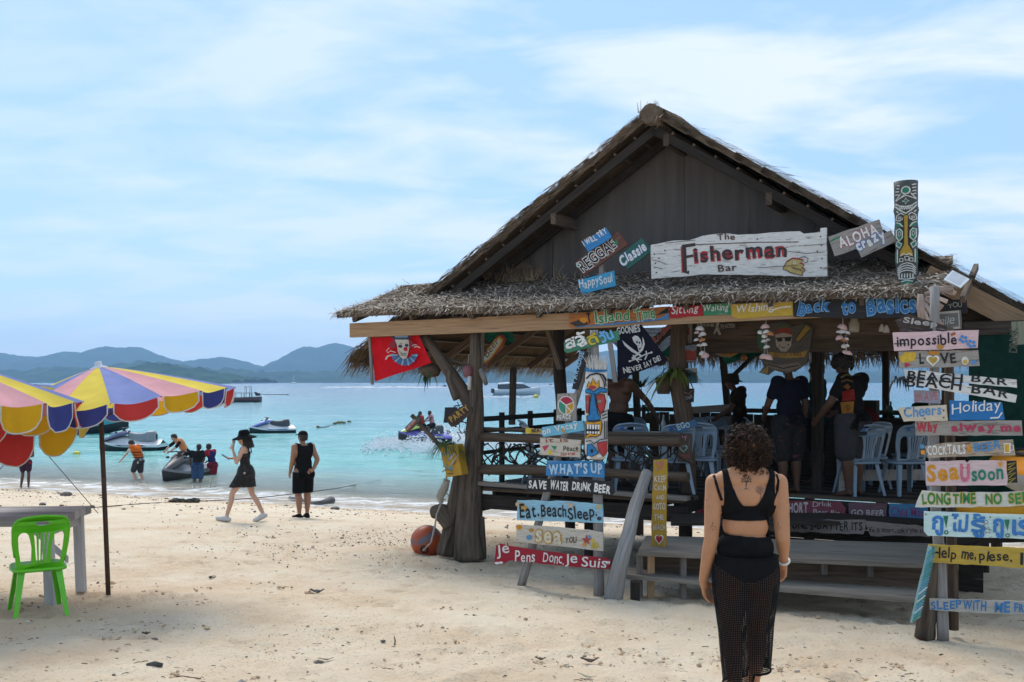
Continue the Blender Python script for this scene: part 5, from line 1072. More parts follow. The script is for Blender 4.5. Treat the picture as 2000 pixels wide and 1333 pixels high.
# ---------------------------------------------------------------- flags, hanging things, plants
def clothgrid(mb, tl, tr, br, bl, nu, nv, wave, nrm):
 rows = []
 for j in range(nv + 1):
  f = j / nv; rows.append(mb.verts([(tl.lerp(tr, i / nu)).lerp(bl.lerp(br, i / nu), f) + nrm * wave(i / nu, f) for i in range(nu + 1)]))
 for j in range(nv):
  for i in range(nu): mb.face([rows[j] + i, rows[j + 1] + i, rows[j + 1] + i + 1, rows[j] + i + 1])
def flag(label, px, off, mt, wave, fn, pole, hem=None):
 TL, TR, BR, BL = px; root = T('flag', label, 'flag', Q(*pole[1], off))
 mb = MB(); mb.mat(mt, True); clothgrid(mb, Q(*TL, off), Q(*TR, off), Q(*BR, off), Q(*BL, off), 24, 16, wave, HN); mb.build('cloth', root)
 q = MB(); q.mat(W_grey).rnd(.4); q.box((Q(*pole[0], off) + Q(*pole[1], off)) / 2, (Q(*pole[0], off) - Q(*pole[1], off)) / 2, HD * pole[2], HN * .014); q.build('pole', root)
 du, dv_ = [Vector(TR) - Vector(TL), Vector(BL) - Vector(TL)]
 def pr(u, v):                           # follow the waves of the cloth
  a = (u - TL[0]) / (TR[0] - TL[0] + 1e-6); b = (v - (TL[1] + a * (TR[1] - TL[1]))) / max(1, (BL[1] + a * (BR[1] - BL[1])) - (TL[1] + a * (TR[1] - TL[1]))); return Q(u, v, off) + HN * (wave(max(0, min(1, a)), max(0, min(1, b))) - .022)
 p = Paint(pr, HN, 6); fn(p); p.mb.build('print', root); return root
def f(p):
 dk, bl2, bl3, bone, gr = (.03, .05, .10), (.06, .16, .34), (.22, .36, .52), (.58, .52, .44), (.18, .16, .15)
 n = 11
 for k in range(n):                      # ruff
  a0, a1 = R(8 + 164 * k / n), R(8 + 164 * (k + 1) / n); c = (793, 692); ri, ro_ = 12, 24
  p.poly([(c[0] + math.cos(a0) * ri, c[1] + math.sin(a0) * ri * .7), (c[0] + math.cos(a0) * ro_, c[1] - 4 + math.sin(a0) * ro_ * 1.05), (c[0] + math.cos((a0 + a1) / 2) * ro_ * 1.1, c[1] - 4 + math.sin((a0 + a1) / 2) * ro_ * 1.15), (c[0] + math.cos(a1) * ro_, c[1] - 4 + math.sin(a1) * ro_ * 1.05), (c[0] + math.cos(a1) * ri, c[1] + math.sin(a1) * ri * .7)], bl2 if k % 2 else bl3)
  p.stroke([(c[0] + math.cos(a0) * ri, c[1] + math.sin(a0) * ri * .7), (c[0] + math.cos(a0) * ro_, c[1] - 4 + math.sin(a0) * ro_ * 1.05)], 1.2, dk)
 p.poly([(776, 664), (800, 664), (802, 676), (799, 690), (796, 700), (790, 702), (785, 698), (781, 688), (780, 676)], bone)
 p.poly([(776, 662), (770, 668), (764, 675), (770, 681), (778, 680)], (.25, .02, .03)); p.poly([(801, 662), (808, 668), (811, 676), (806, 681), (801, 678)], (.25, .02, .03))
 p.poly([(768, 658), (774, 664), (800, 664), (806, 657)], dk); p.poly([(775, 656), (777, 662), (798, 662), (800, 656)], bl3); p.stroke([(775, 661), (799, 661)], 1.8, dk)
 p.disc(786, 677, 3.6, 3.2, dk); p.disc(797, 675, 3.4, 3.2, dk); p.disc(795, 682.5, 3.8, 4.2, (.45, .02, .03)); p.stroke([(785, 671), (790, 672)], 1.2, gr); p.stroke([(784, 687), (790, 692), (797, 690)], 1.3, gr); p.stroke([(786, 694), (796, 695)], 1.2, gr)
 for k in range(4): p.stroke([(787 + k * 2.6, 690), (787 + k * 2.6, 694)], .9, gr)
 p.stroke([(778, 689), (768, 686), (764, 690), (760, 686), (766, 680)], 1.6, (.62, .5, .46)); p.stroke([(770, 694), (762, 697), (759, 703)], 3, (.62, .5, .46)); p.stroke([(808, 676), (812, 674), (817, 674)], 1.4, (.62, .5, .46)); p.stroke([(812, 679), (818, 677), (824, 680)], 2, (.62, .5, .46))
flag('red flag with skeleton clown in blue ruff hanging under the left eave', [(724, 660), (816, 655), (843, 709), (731, 746)], -.05, B_flagr, lambda a, b: .018 * math.sin(a * 8 + b * 2), f, ((722, 654), (727, 752), .018))
def f(p):
 bo = (.55, .54, .52)
 p.text('GOONIES', 1207, 655, 1252, 650, 16, bo, .03, jit=.03); p.text('NEVER', 1221, 731, 1257, 723, 13, bo, .03); p.text('SAY', 1261, 719, 1277, 714, 12, bo, .02); p.text('DIE!', 1281, 710, 1294, 704, 11, bo, .03)
 p.poly([(1237, 660), (1241, 656), (1247, 657), (1252, 663), (1255, 673), (1254, 678), (1256, 686), (1252, 690), (1248, 684), (1246, 676), (1239, 668)], bo); p.disc(1245.5, 669, 1.7, 2.6, NAVY); p.disc(1250, 670, 1.7, 2.6, NAVY); p.disc(1249, 675, .9, 1.4, NAVY); p.poly([(1249, 681), (1254, 679), (1254, 683), (1251, 685)], NAVY)
 p.poly([(1217, 665), (1222, 669), (1240, 684), (1258, 696), (1256, 698), (1236, 688), (1222, 675)], bo); p.poly([(1256, 658), (1259, 664), (1261, 673), (1258, 684), (1248, 694), (1236, 701), (1235, 699), (1247, 691), (1254, 681), (1257, 672)], bo)
 for a in ([(1232, 706), (1248, 700), (1262, 693), (1275, 689)], [(1238, 694), (1244, 702), (1250, 708)], [(1264, 686), (1266, 694), (1262, 703)], [(1236, 701), (1256, 703)]): p.stroke(a, 2.4, bo)
 p.disc(1232, 706, 2, 2, bo); p.disc(1275, 689, 2, 2, bo)
flag('black pirate flag with skull and crossed swords under the eave', [(1204, 640), (1252, 634), (1305, 704), (1206, 744)], -.9, B_flag, lambda a, b: .010 * math.sin(a * 7 + b * 3), f, ((1191, 668), (1202, 747), .028))
# oval beer sign
def f(p):
 p.poly([(942, 702), (946, 710), (957, 703), (977, 677), (983, 664), (976, 657), (966, 664), (948, 690)], (.55, .38, .05)); p.poly([(945, 701), (948, 706), (956, 700), (974, 676), (979, 666), (975, 661), (967, 667), (950, 691)], (.66, .62, .54)); p.text('Beer', 952, 700, 977, 667, 13, (.05, .03, .03), .0, slant=.15)
sign('rounded red and cream board reading Beer behind the trunk post', [(936, 703), (941, 712), (950, 714), (980, 682), (988, 664), (983, 655), (972, 655), (945, 688)], .35, board('board_rust', (.30, .05, .03)), f)
def f(p): p.poly([(878, 824), (884, 829), (894, 826), (918, 805), (917, 796), (908, 793), (896, 801), (880, 815)], (.05, .03, .02)); p.text('PARTY', 884, 827, 918, 800, 14, (.45, .27, .05), .03)
sign('dark rounded board reading Party in gold on the trunk', [(873, 823), (880, 833), (892, 831), (922, 806), (921, 795), (910, 789), (895, 798), (876, 813)], -.32, board('board_cocoa', (.06, .04, .03), (.15, .1, .06), .6), f)
sign('blank black board hanging behind the gold lettered one', [(869, 796), (892, 796), (894, 826), (866, 826)], -.25, B_black)
def f(p): p.poly([(793, 838), (797, 842), (813, 825), (812, 819)], (.38, .10, .08)); p.text('Corona', 796, 840, 812, 822, 6, (.62, .50, .45), .02)
sign('tiny dark arrow board with faded red lettering on a branch end', [(790, 836), (796, 845), (821, 822), (817, 810)], -.6, board('board_walnut', (.08, .06, .05)), f)
root = T('driftwood_branch', 'slim driftwood branch sticking out to the left of the trunk', 'branch', Q(862, 880, -.4)); trunk('branch', [Q(804, 811, -.56), Q(822, 831, -.52), Q(845, 855, -.45), Q(868, 882, -.3), Q(890, 905, -.1)], [.03, .028, .03, .03, .035], n=7, seed=61, mat_=W_trunk, par=root)
# yellow painted planter
def f(p):
 for (pts, w, c) in (([(866, 890), (873, 882), (880, 890), (876, 900)], 4, (.14, .28, .34)), ([(868, 905), (866, 912), (872, 914), (874, 907)], 2, (.14, .28, .34)), ([(878, 898), (884, 890), (890, 885)], 3, (.50, .48, .42)), ([(880, 910), (888, 898), (893, 890)], 3, (.45, .42, .36)), ([(864, 922), (874, 917), (884, 921)], 2, (.25, .14, .04)), ([(886, 908), (892, 900)], 2, BRN), ([(874, 926), (886, 925)], 2, BRN)): p.stroke(pts, w, c)
 p.poly([(876, 914), (882, 909), (886, 917), (878, 918)], (.12, .27, .36))
pb = sign('yellow painted plank box with abstract face, hung on the trunk as planter', [(858, 871), (892, 868), (902, 928), (872, 933)], -.42, board('board_amber', (.50, .29, .03), (.25, .2, .12), .62), f, th=.16, name='planter_box', cat='planter')
def plant(name, label, c, n, L, mt, spread=1.0, droop=1.0, w=.008, cat='plant', up=1.0, pot=None):
 root = T(name, label, cat, c); mb = MB(); mb.mat(mt, False)
 for k in range(n):
  a = random.uniform(0, 6.283); e = random.uniform(.2, 1.3); d = Vector((math.cos(a) * math.cos(e) * spread, math.sin(a) * math.cos(e) * spread, math.sin(e) * up)); p0 = Vector(c) + Vector((math.cos(a), math.sin(a), 0)) * random.uniform(0, .07); l = L * random.uniform(.5, 1.1); mb.rnd(); prev = None
  s_ = d.cross(Vector((0, 0, 1))).normalized() if abs(d.z) < .99 else Vector((1, 0, 0))
  for j in range(6):
   f_ = j / 5; p = p0 + d * l * f_ - Vector((0, 0, droop * l * f_ * f_)); ww = w * math.sin(math.pi * (.12 + .85 * f_)); i = mb.verts([p - s_ * ww, p + s_ * ww])
   if prev is not None: mb.face([prev, prev + 1, i + 1, i])
   prev = i
 mb.build('leaves', root)
 if pot: pot(root)
 return root
LF = M('leaf_dark', (.03, .07, .02), (.07, .12, .03), scale=5, rough=.6, bump=0, rv=.5); LFy = M('leaf_yellow', (.09, .14, .02), (.16, .17, .03), scale=5, rough=.55, bump=0, rv=.5); LFd = M('leaf_dry', (.07, .065, .03), (.13, .10, .05), scale=5, rough=.8, bump=0, rv=.5)
plant('trailing_plant', 'dark grassy plant spilling over the yellow planter box', Q(872, 872, -.38), 150, .34, LF, 1.0, 1.0, .006)
plant('hanging_plant', 'yellow green strap leaved plant fixed to the inner driftwood post', Q(1318, 735, .7), 60, .5, LFy, 1.0, 1.0, .02)
plant('hanging_plant', 'green leaves on a coconut husk hung from the branch by the red flag', Q(838, 722, .1), 14, .30, LF, .5, .8, .018, up=-.4, pot=lambda r: (lambda mb: (mb.mat(W_mid, True), mb.ell(Q(840, 724, .1), (.15, .10, .10), 10, 7, jit=.15), mb.build('husk', r)))(MB()))
def pot_fn(r):
 mb = MB(); mb.mat(plastic('pot_black', (.012, .012, .014), .6), True); c = Q(1246, 767, 1.8); mb.lathe(c - Vector((0, 0, .05)), [(0, 0), (.045, 0), (.06, .09), (.055, .09), (.0, .07)], 10); mb.build('pot', r)
 q = MB(); q.mat(plastic('wire', (.02, .02, .02))); q.tube([c + Vector((-.05, 0, .04)), c + Vector((-.03, 0, .14)), c + Vector((.0, 0, .18)), c + Vector((.03, 0, .14)), c + Vector((.05, 0, .04))], .006, 5); q.tube([c + Vector((0, 0, .18)), c + Vector((0, 0, .9))], .003, 4); q.build('hanger', r)
plant('potted_plant', 'small dark plant in a hanging black pot inside the bar', Q(1250, 757, 1.8), 16, .22, LF, 1.2, .2, .02, pot=pot_fn)
plant('dried_plant', 'dried strap leaves hanging left of the split white plank', Q(1760, 742, OFR - .05), 14, .24, M('leaf_black', (.02, .018, .015), rough=.8, bump=0), .5, 1.2, .012)
# float, white tube and bundle on the trunk post
mb = MB(); mb.mat(plastic('float_pink', (.20, .07, .08), .6), True); c = Q(914, 726, -.12); mb.lathe(c - Vector((0, 0, .09)), [(0, 0), (.05, .01), (.068, .05), (.07, .12), (.05, .16), (.02, .18), (0, .18)], 12)
root = T('net_float', 'dull pink net float hanging on the trunk post', 'float', c); mb.build('float', root); q = MB(); q.mat(W_grey); q.tube([c + Vector((0, 0, .08)), c + Vector((.01, 0, .22)), Q(921, 690, -.08)], .006, 5); q.build('cord', root)
tag(MB().mat(plastic('tube_white', (.50, .50, .48), .5), True).tube([Q(917, 735, -.14), Q(917, 762, -.14)], [.03, .026], 8).build('bottle'), 'pale plastic bottle tied under the pink float', 'bottle')
tag(MB().mat(M('bundle', (.22, .20, .18), (.1, .09, .08), rough=.9), True).tube([Q(938, 722, -.15), Q(944, 735, -.16), Q(950, 752, -.16)], [.035, .045, .03], 8, flat=.7).build('cloth_bundle'), 'grey rag bundle tied to the right of the trunk post', 'bundle')
# driftwood garland under the planter
root = T('rope_float', 'bleached driftwood float hanging on a rope under the planter', 'rope', Q(869, 960, -.3)); rp_m = M('rope_pale', (.40, .36, .30), (.26, .23, .19), scale=30, rough=.95, bump=.5)
trunk('float', [Q(873, 938, -.3), Q(867, 955, -.3), Q(859, 970, -.3), Q(862, 984, -.3)], [.045, .06, .055, .03], n=9, seed=71, mat_=rp_m, par=root)
q = MB(); q.mat(rp_m, True); q.tube([Q(872, 925, -.32), Q(872, 940, -.3), Q(861, 985, -.3), Q(853, 1005, -.35), Q(850, 1025, -.5), Q(842, 1060, -.62), Q(826, 1076, -.62)], .012, 6); q.tube([Q(870, 970, -.3) + Vector((.04 * math.cos(a), 0, .045 * math.sin(a))) for a in np.linspace(0, 5, 12)], .008, 5); q.build('rope', root)
# orange buoy
by = GP(833, 1083) + Vector((0, .1, .165)); root = T('mooring_buoy', 'big orange round buoy with faded grey band lying by the tree trunk', 'buoy', by - Vector((0, 0, .2)))
mb = MB(); mb.mat(M('buoy_orange', (.50, .085, .015), (.38, .06, .015), scale=6, rough=.45, bump=.1, wear=(.16, .10, .09), wt=.66, rv=0), True); rr = .235; rt = Matrix.Rotation(R(-25), 3, 'Y') @ Matrix.Rotation(R(25), 3, 'X'); mb.ell(by, rr, 28, 20, rot=rt); mb.build('shell', root)
q = MB(); q.mat(M('buoy_band', (.13, .12, .16), (.20, .14, .14), scale=20, rough=.7, bump=.2, wear=(.4, .1, .04), wt=.55), True); b0 = []
for i in range(4):
 th = R(38 + i * 8); b0.append(q.verts([by + rt @ (Vector((math.sin(th) * math.cos(a), math.sin(th) * math.sin(a), math.cos(th))) * (rr + .004)) for a in np.linspace(0, 6.2832, 40)]))
for i in range(3):
 for k in range(39): q.face([b0[i] + k, b0[i + 1] + k, b0[i + 1] + k + 1, b0[i] + k + 1])
q.build('band', root)
q = MB(); q.mat(plastic('eye_black', (.03, .02, .02), .8)); dd = (Vector((-.1, -1, -.35))).normalized(); q.lathe(by + dd * (rr - .02), [(.06, 0), (.062, .025), (.035, .028), (.03, .005), (0, .004)], 14, axis=dd); q.build('eye', root)
# shell chimes
SH = [M('shell_white', (.62, .56, .50), (.50, .44, .40), rough=.5, bump=0, rv=.2), M('shell_pink', (.55, .34, .30), (.45, .28, .26), rough=.5, bump=0), M('shell_orange', (.50, .20, .06), (.38, .15, .05), rough=.5, bump=0)]
def chime(label, u, off, layers, top):
 root = T('shell_chime', label, 'wind chime', Q(u, 660, off), 'shell chimes under the eave')
 q = MB(); q.mat(M('string', (.45, .42, .38), rough=.9)); q.tube([Q(u, top, off), Q(u, layers[0][1], off)], .003, 4)
 for i, (du, v, sz, m_) in enumerate(layers):
  mb = MB(); mb.mat(SH[m_], True); c = Q(u + du, v, off + random.uniform(-.03, .03)); mb.lathe(c, [(sz, -.35 * sz), (sz * 1.0, -.22 * sz), (sz * .75, .25 * sz), (sz * .35, .5 * sz), (0, .58 * sz)], 12, axis=(random.uniform(-.35, .35), random.uniform(-.6, .1), 1)); mb.build('shell', root)
  if i: j = max(0, i - random.choice((1, 2))); q.tube([Q(u + layers[j][0], layers[j][1], off), c], .003, 4)
 q.build('string', root)
chime('shell wind chime nearest the pirate flag, with a long pale bottom shell', 1369, -.12, [(-2, 642, .055, 0), (-8, 650, .035, 1), (4, 652, .04, 0), (-1, 655, .03, 0), (-9, 664, .035, 0), (2, 664, .04, 2), (-3, 675, .035, 0), (6, 673, .04, 0), (3, 690, .045, 0), (8, 694, .05, 1)], 622)
chime('shell wind chime with orange shells under the yellow eave plank', 1496, -.12, [(-2, 638, .055, 1), (-11, 649, .035, 0), (0, 648, .04, 0), (8, 652, .045, 2), (-3, 656, .035, 0), (-4, 666, .035, 0), (3, 664, .03, 0), (1, 678, .04, 0), (-5, 696, .05, 1), (4, 698, .06, 1)], 618)
chime('shell wind chime at the right, in front of the man in the printed shirt', 1646, -.12, [(0, 639, .058, 1), (-8, 649, .03, 0), (0, 648, .05, 0), (9, 650, .035, 0), (-7, 660, .045, 1), (2, 664, .04, 2), (8, 662, .025, 0), (3, 676, .035, 0), (9, 675, .025, 0), (11, 690, .045, 1), (5, 688, .035, 1)], 612)
# inner boards hung under the wall beam
IN = 1.22
def f(p): p.poly([(1321, 643), (1346, 640), (1346, 654), (1333, 661), (1322, 656)], (.30, .05, .045)); p.text('SPORT', 1323, 652, 1345, 650, 7, (.45, .40, .36), .03)
sign('small pale board with a red shield hanging inside beneath the eave', [(1319, 636), (1351, 633), (1350, 671), (1318, 671)], IN - .1, board('board_bone', (.34, .31, .28), (.2, .18, .16), .66), f)
def f(p): p.text('RedBull', 1279, 672, 1318, 636, 13, (.32, .03, .03), .03, (.42, .4, .38), .04)
sign('tilted dim board with red outlined letters behind the pirate flag', [(1271, 664), (1311, 628), (1323, 640), (1284, 677)], IN - .2, W_dark, f)
def f(p): p.poly([(1312, 690), (1320, 682), (1330, 688), (1340, 681), (1352, 687), (1360, 684), (1358, 704), (1314, 704)], (.28, .04, .02)); p.text('SUN-RISE', 1314, 688, 1358, 684, 11, (.12, .20, .32), .02)
sign('small board with sun rise lettering over painted red waves', [(1311, 676), (1360, 674), (1358, 709), (1313, 708)], IN - .3, board('board_dim', (.22, .20, .18)), f)
def f(p):
 p.poly([(1313, 748), (1315, 735), (1330, 728), (1345, 722), (1352, 726), (1360, 728), (1361, 749)], (.04, .14, .22))
 for k in range(4): p.stroke([(1320 + k * 4, 746), (1328 + k * 5, 738 - k), (1338 + k * 5, 728 + k), (1344 + k * 4, 724 + k * 2)], 1.6, BLACK)
 p.stroke([(1318, 734), (1328, 726), (1336, 722), (1343, 726), (1338, 731)], 2, BLACK)
sign('small board with a painted blue curling wave', [(1312, 720), (1360, 719), (1362, 749), (1312, 749)], IN - .35, board('board_surf', (.40, .37, .32)), f)
def f(p): p.text('chill', 1337, 783, 1353, 779, 9, (.35, .33, .32), .0); p.stroke([(1336, 766), (1345, 770), (1352, 763)], 1.6, (.3, .12, .1))
sign('little dark board with thin script on the inner post below the plant', [(1333, 760), (1355, 759), (1354, 786), (1334, 786)], IN - .4, B_black, f)
def f(p): p.text('JOHNNIE', 1360, 640, 1395, 640, 8, (.38, .35, .31), .02); p.text('WALKER', 1407, 641, 1436, 641, 8, (.38, .35, .31), .02); p.poly([(1399, 630), (1406, 628), (1403, 640), (1409, 654), (1404, 655), (1400, 646), (1396, 654), (1393, 652), (1398, 641)], (.36, .33, .30))
sign('long narrow board with a striding figure in thin pale letters inside the bar', [(1352, 633), (1437, 632), (1438, 644), (1410, 646), (1405, 656), (1394, 655), (1390, 646), (1352, 646)], IN - .05, board('board_peat', (.06, .05, .04)), f)
def f(p): p.text('JACK DANIELS', 1398, 682, 1442, 676, 9, (.05, .04, .035), .03); p.disc(1422, 689, 19, 8, (.34, .17, .03)); p.text('OLD No 7', 1410, 692, 1435, 692, 6, (.1, .06, .03), .02)
sign('tan oval board with dark lettering hanging in the bar opening', [(1386, 672), (1405, 667), (1430, 668), (1443, 674), (1441, 690), (1425, 699), (1408, 697), (1394, 690), (1380, 690), (1380, 673)], IN + .2, board('board_bark', (.26, .22, .17)), f)
# cut-out painted face above the counter
def f(p):
 p.poly([(1514, 655), (1526, 640), (1544, 642), (1547, 657), (1545, 676), (1536, 687), (1526, 687), (1516, 676)], (.40, .34, .28)); p.poly([(1512, 655), (1516, 644), (1530, 637), (1545, 643), (1548, 655), (1530, 650)], (.26, .05, .03)); p.poly([(1516, 645), (1530, 634), (1543, 641), (1530, 639)], (.06, .16, .06))
 p.poly([(1516, 661), (1528, 660), (1528, 667), (1520, 668)], BLACK); p.poly([(1532, 660), (1546, 659), (1544, 667), (1534, 667)], BLACK); p.stroke([(1515, 661), (1547, 659)], 1.6, BLACK); p.stroke([(1522, 675), (1531, 680), (1541, 673)], 2.4, BLACK); p.stroke([(1524, 676), (1532, 678), (1539, 675)], 1.2, (.6, .56, .5))
 p.poly([(1553, 664), (1574, 634), (1584, 642), (1561, 668)], (.34, .22, .04)); p.stroke([(1553, 664), (1574, 634), (1584, 642), (1561, 668)], 1.6, BLACK, True)
 p.poly([(1500, 688), (1520, 690), (1560, 690), (1578, 684), (1572, 698), (1540, 700), (1508, 697)], (.38, .22, .04)); p.text('GOOD VIBES', 1510, 697, 1566, 696, 7, BRN, .03); p.poly([(1481, 640), (1492, 650), (1500, 676), (1484, 684), (1479, 660)], (.05, .12, .06))
 p.poly([(1490, 706), (1520, 714), (1560, 708), (1566, 716), (1540, 726), (1510, 722)], (.20, .16, .12)); p.stroke([(1500, 712), (1530, 720), (1560, 714)], 2, BLACK); p.poly([(1484, 727), (1502, 714), (1500, 732)], (.30, .22, .08))
sign('dim cut-out board with a grinning painted face in red cap above the counter', [(1478, 637), (1495, 643), (1505, 632), (1530, 628), (1548, 638), (1570, 630), (1588, 640), (1584, 662), (1580, 690), (1574, 712), (1556, 724), (1536, 730), (1512, 724), (1500, 733), (1482, 728), (1492, 716), (1484, 700), (1494, 690), (1480, 680)], IN + .05, board('board_loam', (.10, .09, .075), (.05, .045, .04), .6), f)
# green tarps tucked under the roof
tm = cloth('tarp_green', (.015, .16, .10), (.008, .08, .05), .7)
for (lab, pts, o) in (('green tarpaulin rag tucked under the left eave', [(950, 650), (1004, 648), (996, 668), (978, 676), (960, 668)], .5), ('torn green tarpaulin hanging in the middle of the bar', [(1400, 690), (1444, 660), (1530, 640), (1500, 690), (1452, 702), (1420, 712)], 2.6), ('green tarpaulin strip under the back roof at the right', [(1590, 676), (1600, 660), (1720, 664), (1740, 676), (1680, 676), (1610, 690)], 3.0), ('green tarpaulin corner behind the pirate flag pole', [(1292, 690), (1306, 672), (1322, 690), (1318, 704)], 1.4)):
 mb = MB(); mb.mat(tm, True); P3 = [Q(u, v, o + random.uniform(-.12, .12)) for u, v in pts]; c = sum(P3, Vector()) / len(P3); f2 = [((p - c).dot(HD), (p - c).z) for p in P3]
 mb.plate(f2, [], .012, lambda x, y, z: c + HD * x + Vector((0, 0, y)) + HN * (z + .06 * math.sin(x * 9 + y * 14))); tag(mb.build('tarpaulin'), lab, 'tarpaulin')
# small things hung under the ceiling
def hung(label, u, v, off, prof, mt, top, name='ornament'):
 c = Q(u, v, off); root = T(name, label, name.replace('_', ' '), c); mb = MB(); mb.mat(mt, True); mb.lathe(c, prof, 12); mb.build('body', root); q = MB(); q.mat(M('cord', (.05, .045, .04), rough=.9, bump=0)); q.tube([c + Vector((0, 0, prof[-1][1])), Q(u, top, off)], .004, 4); q.build('cord', root)
jg = plastic('jar_pale', (.36, .33, .26), .3); JP = [(0, 0), (.05, .005), (.06, .03), (.06, .11), (.04, .14), (.042, .17), (0, .17)]
hung('pale glass jar hanging inside right of the rightmost shell chime', 1668, 650, .6, JP, jg, 616, 'hanging_jar')
hung('little white bell shaped ornament hanging inside near the Basics board', 1722, 648, .5, [(.035, 0), (.03, .04), (.012, .08), (0, .09)], SH[0], 616)
hung('second white bell shaped ornament, right of the first', 1731, 650, .5, [(.035, 0), (.03, .04), (.012, .08), (0, .09)], SH[0], 616)
hung('small spotted wooden ball hanging before the sea opening', 1453, 706, 2.2, [(0, 0), (.04, .02), (.05, .05), (.04, .08), (0, .1)], SH[2], 668)
hung('dark gourd lamp hanging above the men at the counter', 1585, 690, 2.6, [(0, 0), (.10, .05), (.13, .14), (.08, .24), (.03, .30), (0, .32)], W_dark, 640, 'lamp')
hung('black bottle hanging in the sea opening behind the impossible plank', 1716, 690, 4.5, [(0, 0), (.035, 0), (.035, .14), (.012, .2), (0, .24)], W_dark, 660, 'bottle')
hung('dark coconut shell lamp hanging behind the pirate flag', 1290, 716, 1.5, [(0, 0), (.07, .03), (.09, .09), (.06, .15), (0, .17)], W_mid, 650, 'lamp')
hung('dark planter hanging beside the inner driftwood post', 1296, 770, .8, [(0, 0), (.08, 0), (.11, .2), (.10, .22), (0, .2)], W_mid, 700, 'planter')
# ---------------------------------------------------------------- plastic chairs, tables, counters
def arc(cx, cy, rx, ry, a0, a1, n=8): return [(cx + rx * math.cos(a0 + (a1 - a0) * i / n), cy + ry * math.sin(a0 + (a1 - a0) * i / n)) for i in range(n + 1)]
def make_chair(label, mt, group, loc):
 """stacking chair, facing -y (its back at +y)"""
 t = T('plastic_chair', label, 'chair', (0, 0, 0), group); ORIG[t.name] = Vector((0, 0, 0))
 PI = math.pi
 # backrest: arched panel with handle slot, two tall openings, four fanned slits
 W0, W1, z0, z1 = .185, .225, .415, .90
 outer = [(-W0, z0), (W0, z0), (W1 - .005, .66), (W1, .78)] + arc(W1 - .09, .79, .09, .10, 0, PI / 2, 6) + [(.07, z1), (0, z1 + .006), (-.07, z1)] + arc(-W1 + .09, .79, .09, .10, PI / 2, PI, 6) + [(-W1, .78), (-W1 + .005, .66)]
 slot = arc(0, .838, .06, .020, 0, 2 * PI, 14)[:-1]
 def win(s): return [(s * .078, .47), (s * .078, .62), (s * .095, .71)] + [(s * x, z) for x, z in arc(.140, .705, .043, .055, PI, 0, 7)] + [(s * .175, .60), (s * .155, .47)]
 holes = [slot, win(1), win(-1)]
 for k in (-1.5, -.5, .5, 1.5): holes.append([(k * .021 - .005, .47), (k * .021 + .005, .47), (k * .033 + .008, .70), (k * .038 + .008, .755), (k * .038 - .008, .755), (k * .033 - .008, .70)])
 def bend(x, z, s): return Vector((x, .20 + .16 * (z - .42) + .28 * (z - .42) ** 2 - x * x * 1.2 - s, z))
 # refine outline so the bend is smooth
 def fine(l):
  o = []
  for i, p in enumerate(l):
   q = l[(i + 1) % len(l)]; n = max(1, int(math.hypot(q[0] - p[0], q[1] - p[1]) / .06)); o += [(p[0] + (q[0] - p[0]) * j / n, p[1] + (q[1] - p[1]) * j / n) for j in range(n)]
  return o
 mb = MB(); mb.mat(mt, False); mb.plate(fine(outer), [fine(h) for h in holes], .012, bend); bk = mb.build('backrest', t)
 rim = MB(); rim.mat(mt, True); rim.tube([bend(x, z, 0) for x, z in fine(outer)[8:]], .011, 6, caps=True); rim.build('rim', bk)
 mb = MB(); mb.mat(mt, False); so = arc(.15, -.15, .05, .06, -PI / 2, 0, 5) + [(.215, 0), (.20, .17), (.17, .20), (-.17, .20), (-.20, .17), (-.215, 0)] + arc(-.15, -.15, .05, .06, PI, 1.5 * PI, 5)
 mb.plate(fine(so), [], .02, lambda x, y, s: Vector((x, y, .425 - .02 * math.exp(-(x * x + y * y) / .02) + s)))
 lip = MB(); lip.mat(mt, True); st_ = mb.build('seat', t); lip.tube([Vector((x, y, .415)) for x, y in fine(so)], .018, 6, closed=True); lip.build('seat_rim', st_)
 for (sx, sy) in ((-1, -1), (1, -1), (-1, 1), (1, 1)):
  mb = MB(); mb.mat(mt, False); top = Vector((sx * .175, sy * .165, .425)); bot = Vector((sx * .225, sy * .235 + (.03 if sy > 0 else -.02), 0)); w0, w1, th = .058, .036, .006
  ring = []
  for f in (0, .25, .5, .75, 1.0):     # L-section leg
   c = top.lerp(bot, f); w = w0 * (1 - f) + w1 * f
   ring.append(mb.verts([c + Vector(q) for q in ((0, 0, 0), (-sx * w, 0, 0), (-sx * w, -sy * th, 0), (-sx * th, -sy * th, 0), (-sx * th, -sy * w, 0), (0, -sy * w, 0))]))
  for a, b in zip(ring[:-1], ring[1:]):
   for k in range(6): q = (a + k, b + k, b + (k + 1) % 6, a + (k + 1) % 6); mb.face(q if sx * sy > 0 else q[::-1])
  mb.face([ring[0] + k for k in range(6)]); mb.face([ring[-1] + k for k in range(6)]); mb.build('leg', t)
 t.location = loc; return t
ch_b = plastic('chair_blue', (.26, .36, .47), .4); ch_g = plastic('chair_green', (.13, .56, .014), .35)
green = make_chair('bright green plastic stacking chair by the grey table on the sand', ch_g, None, (0, 0, 0))
gp = GP(62, 1206); green.location = gp + Vector((-.05, .22, -.01)); green.rotation_euler = (0, 0, R(180 + 32)); green.scale = (1.0, 1.0, 1.0)
grp = 'pale blue plastic chairs on the deck'
def floor_at(u, v): return ZP(u, v, ZF)
p = floor_at(1685, 968); blue = make_chair('blue grey plastic chair with blue mark on its back, left one nearest the stairs', ch_b, grp, p + Vector((0, .15, 0))); blue.rotation_euler = (0, 0, R(180 + 12))
mk = MB(); mk.mat(paint((.04, .16, .50)), False); mk.ell((0.12, .312, .845), (.03, .004, .02), 8, 6); m_ = mk.build('paint_mark', blue)
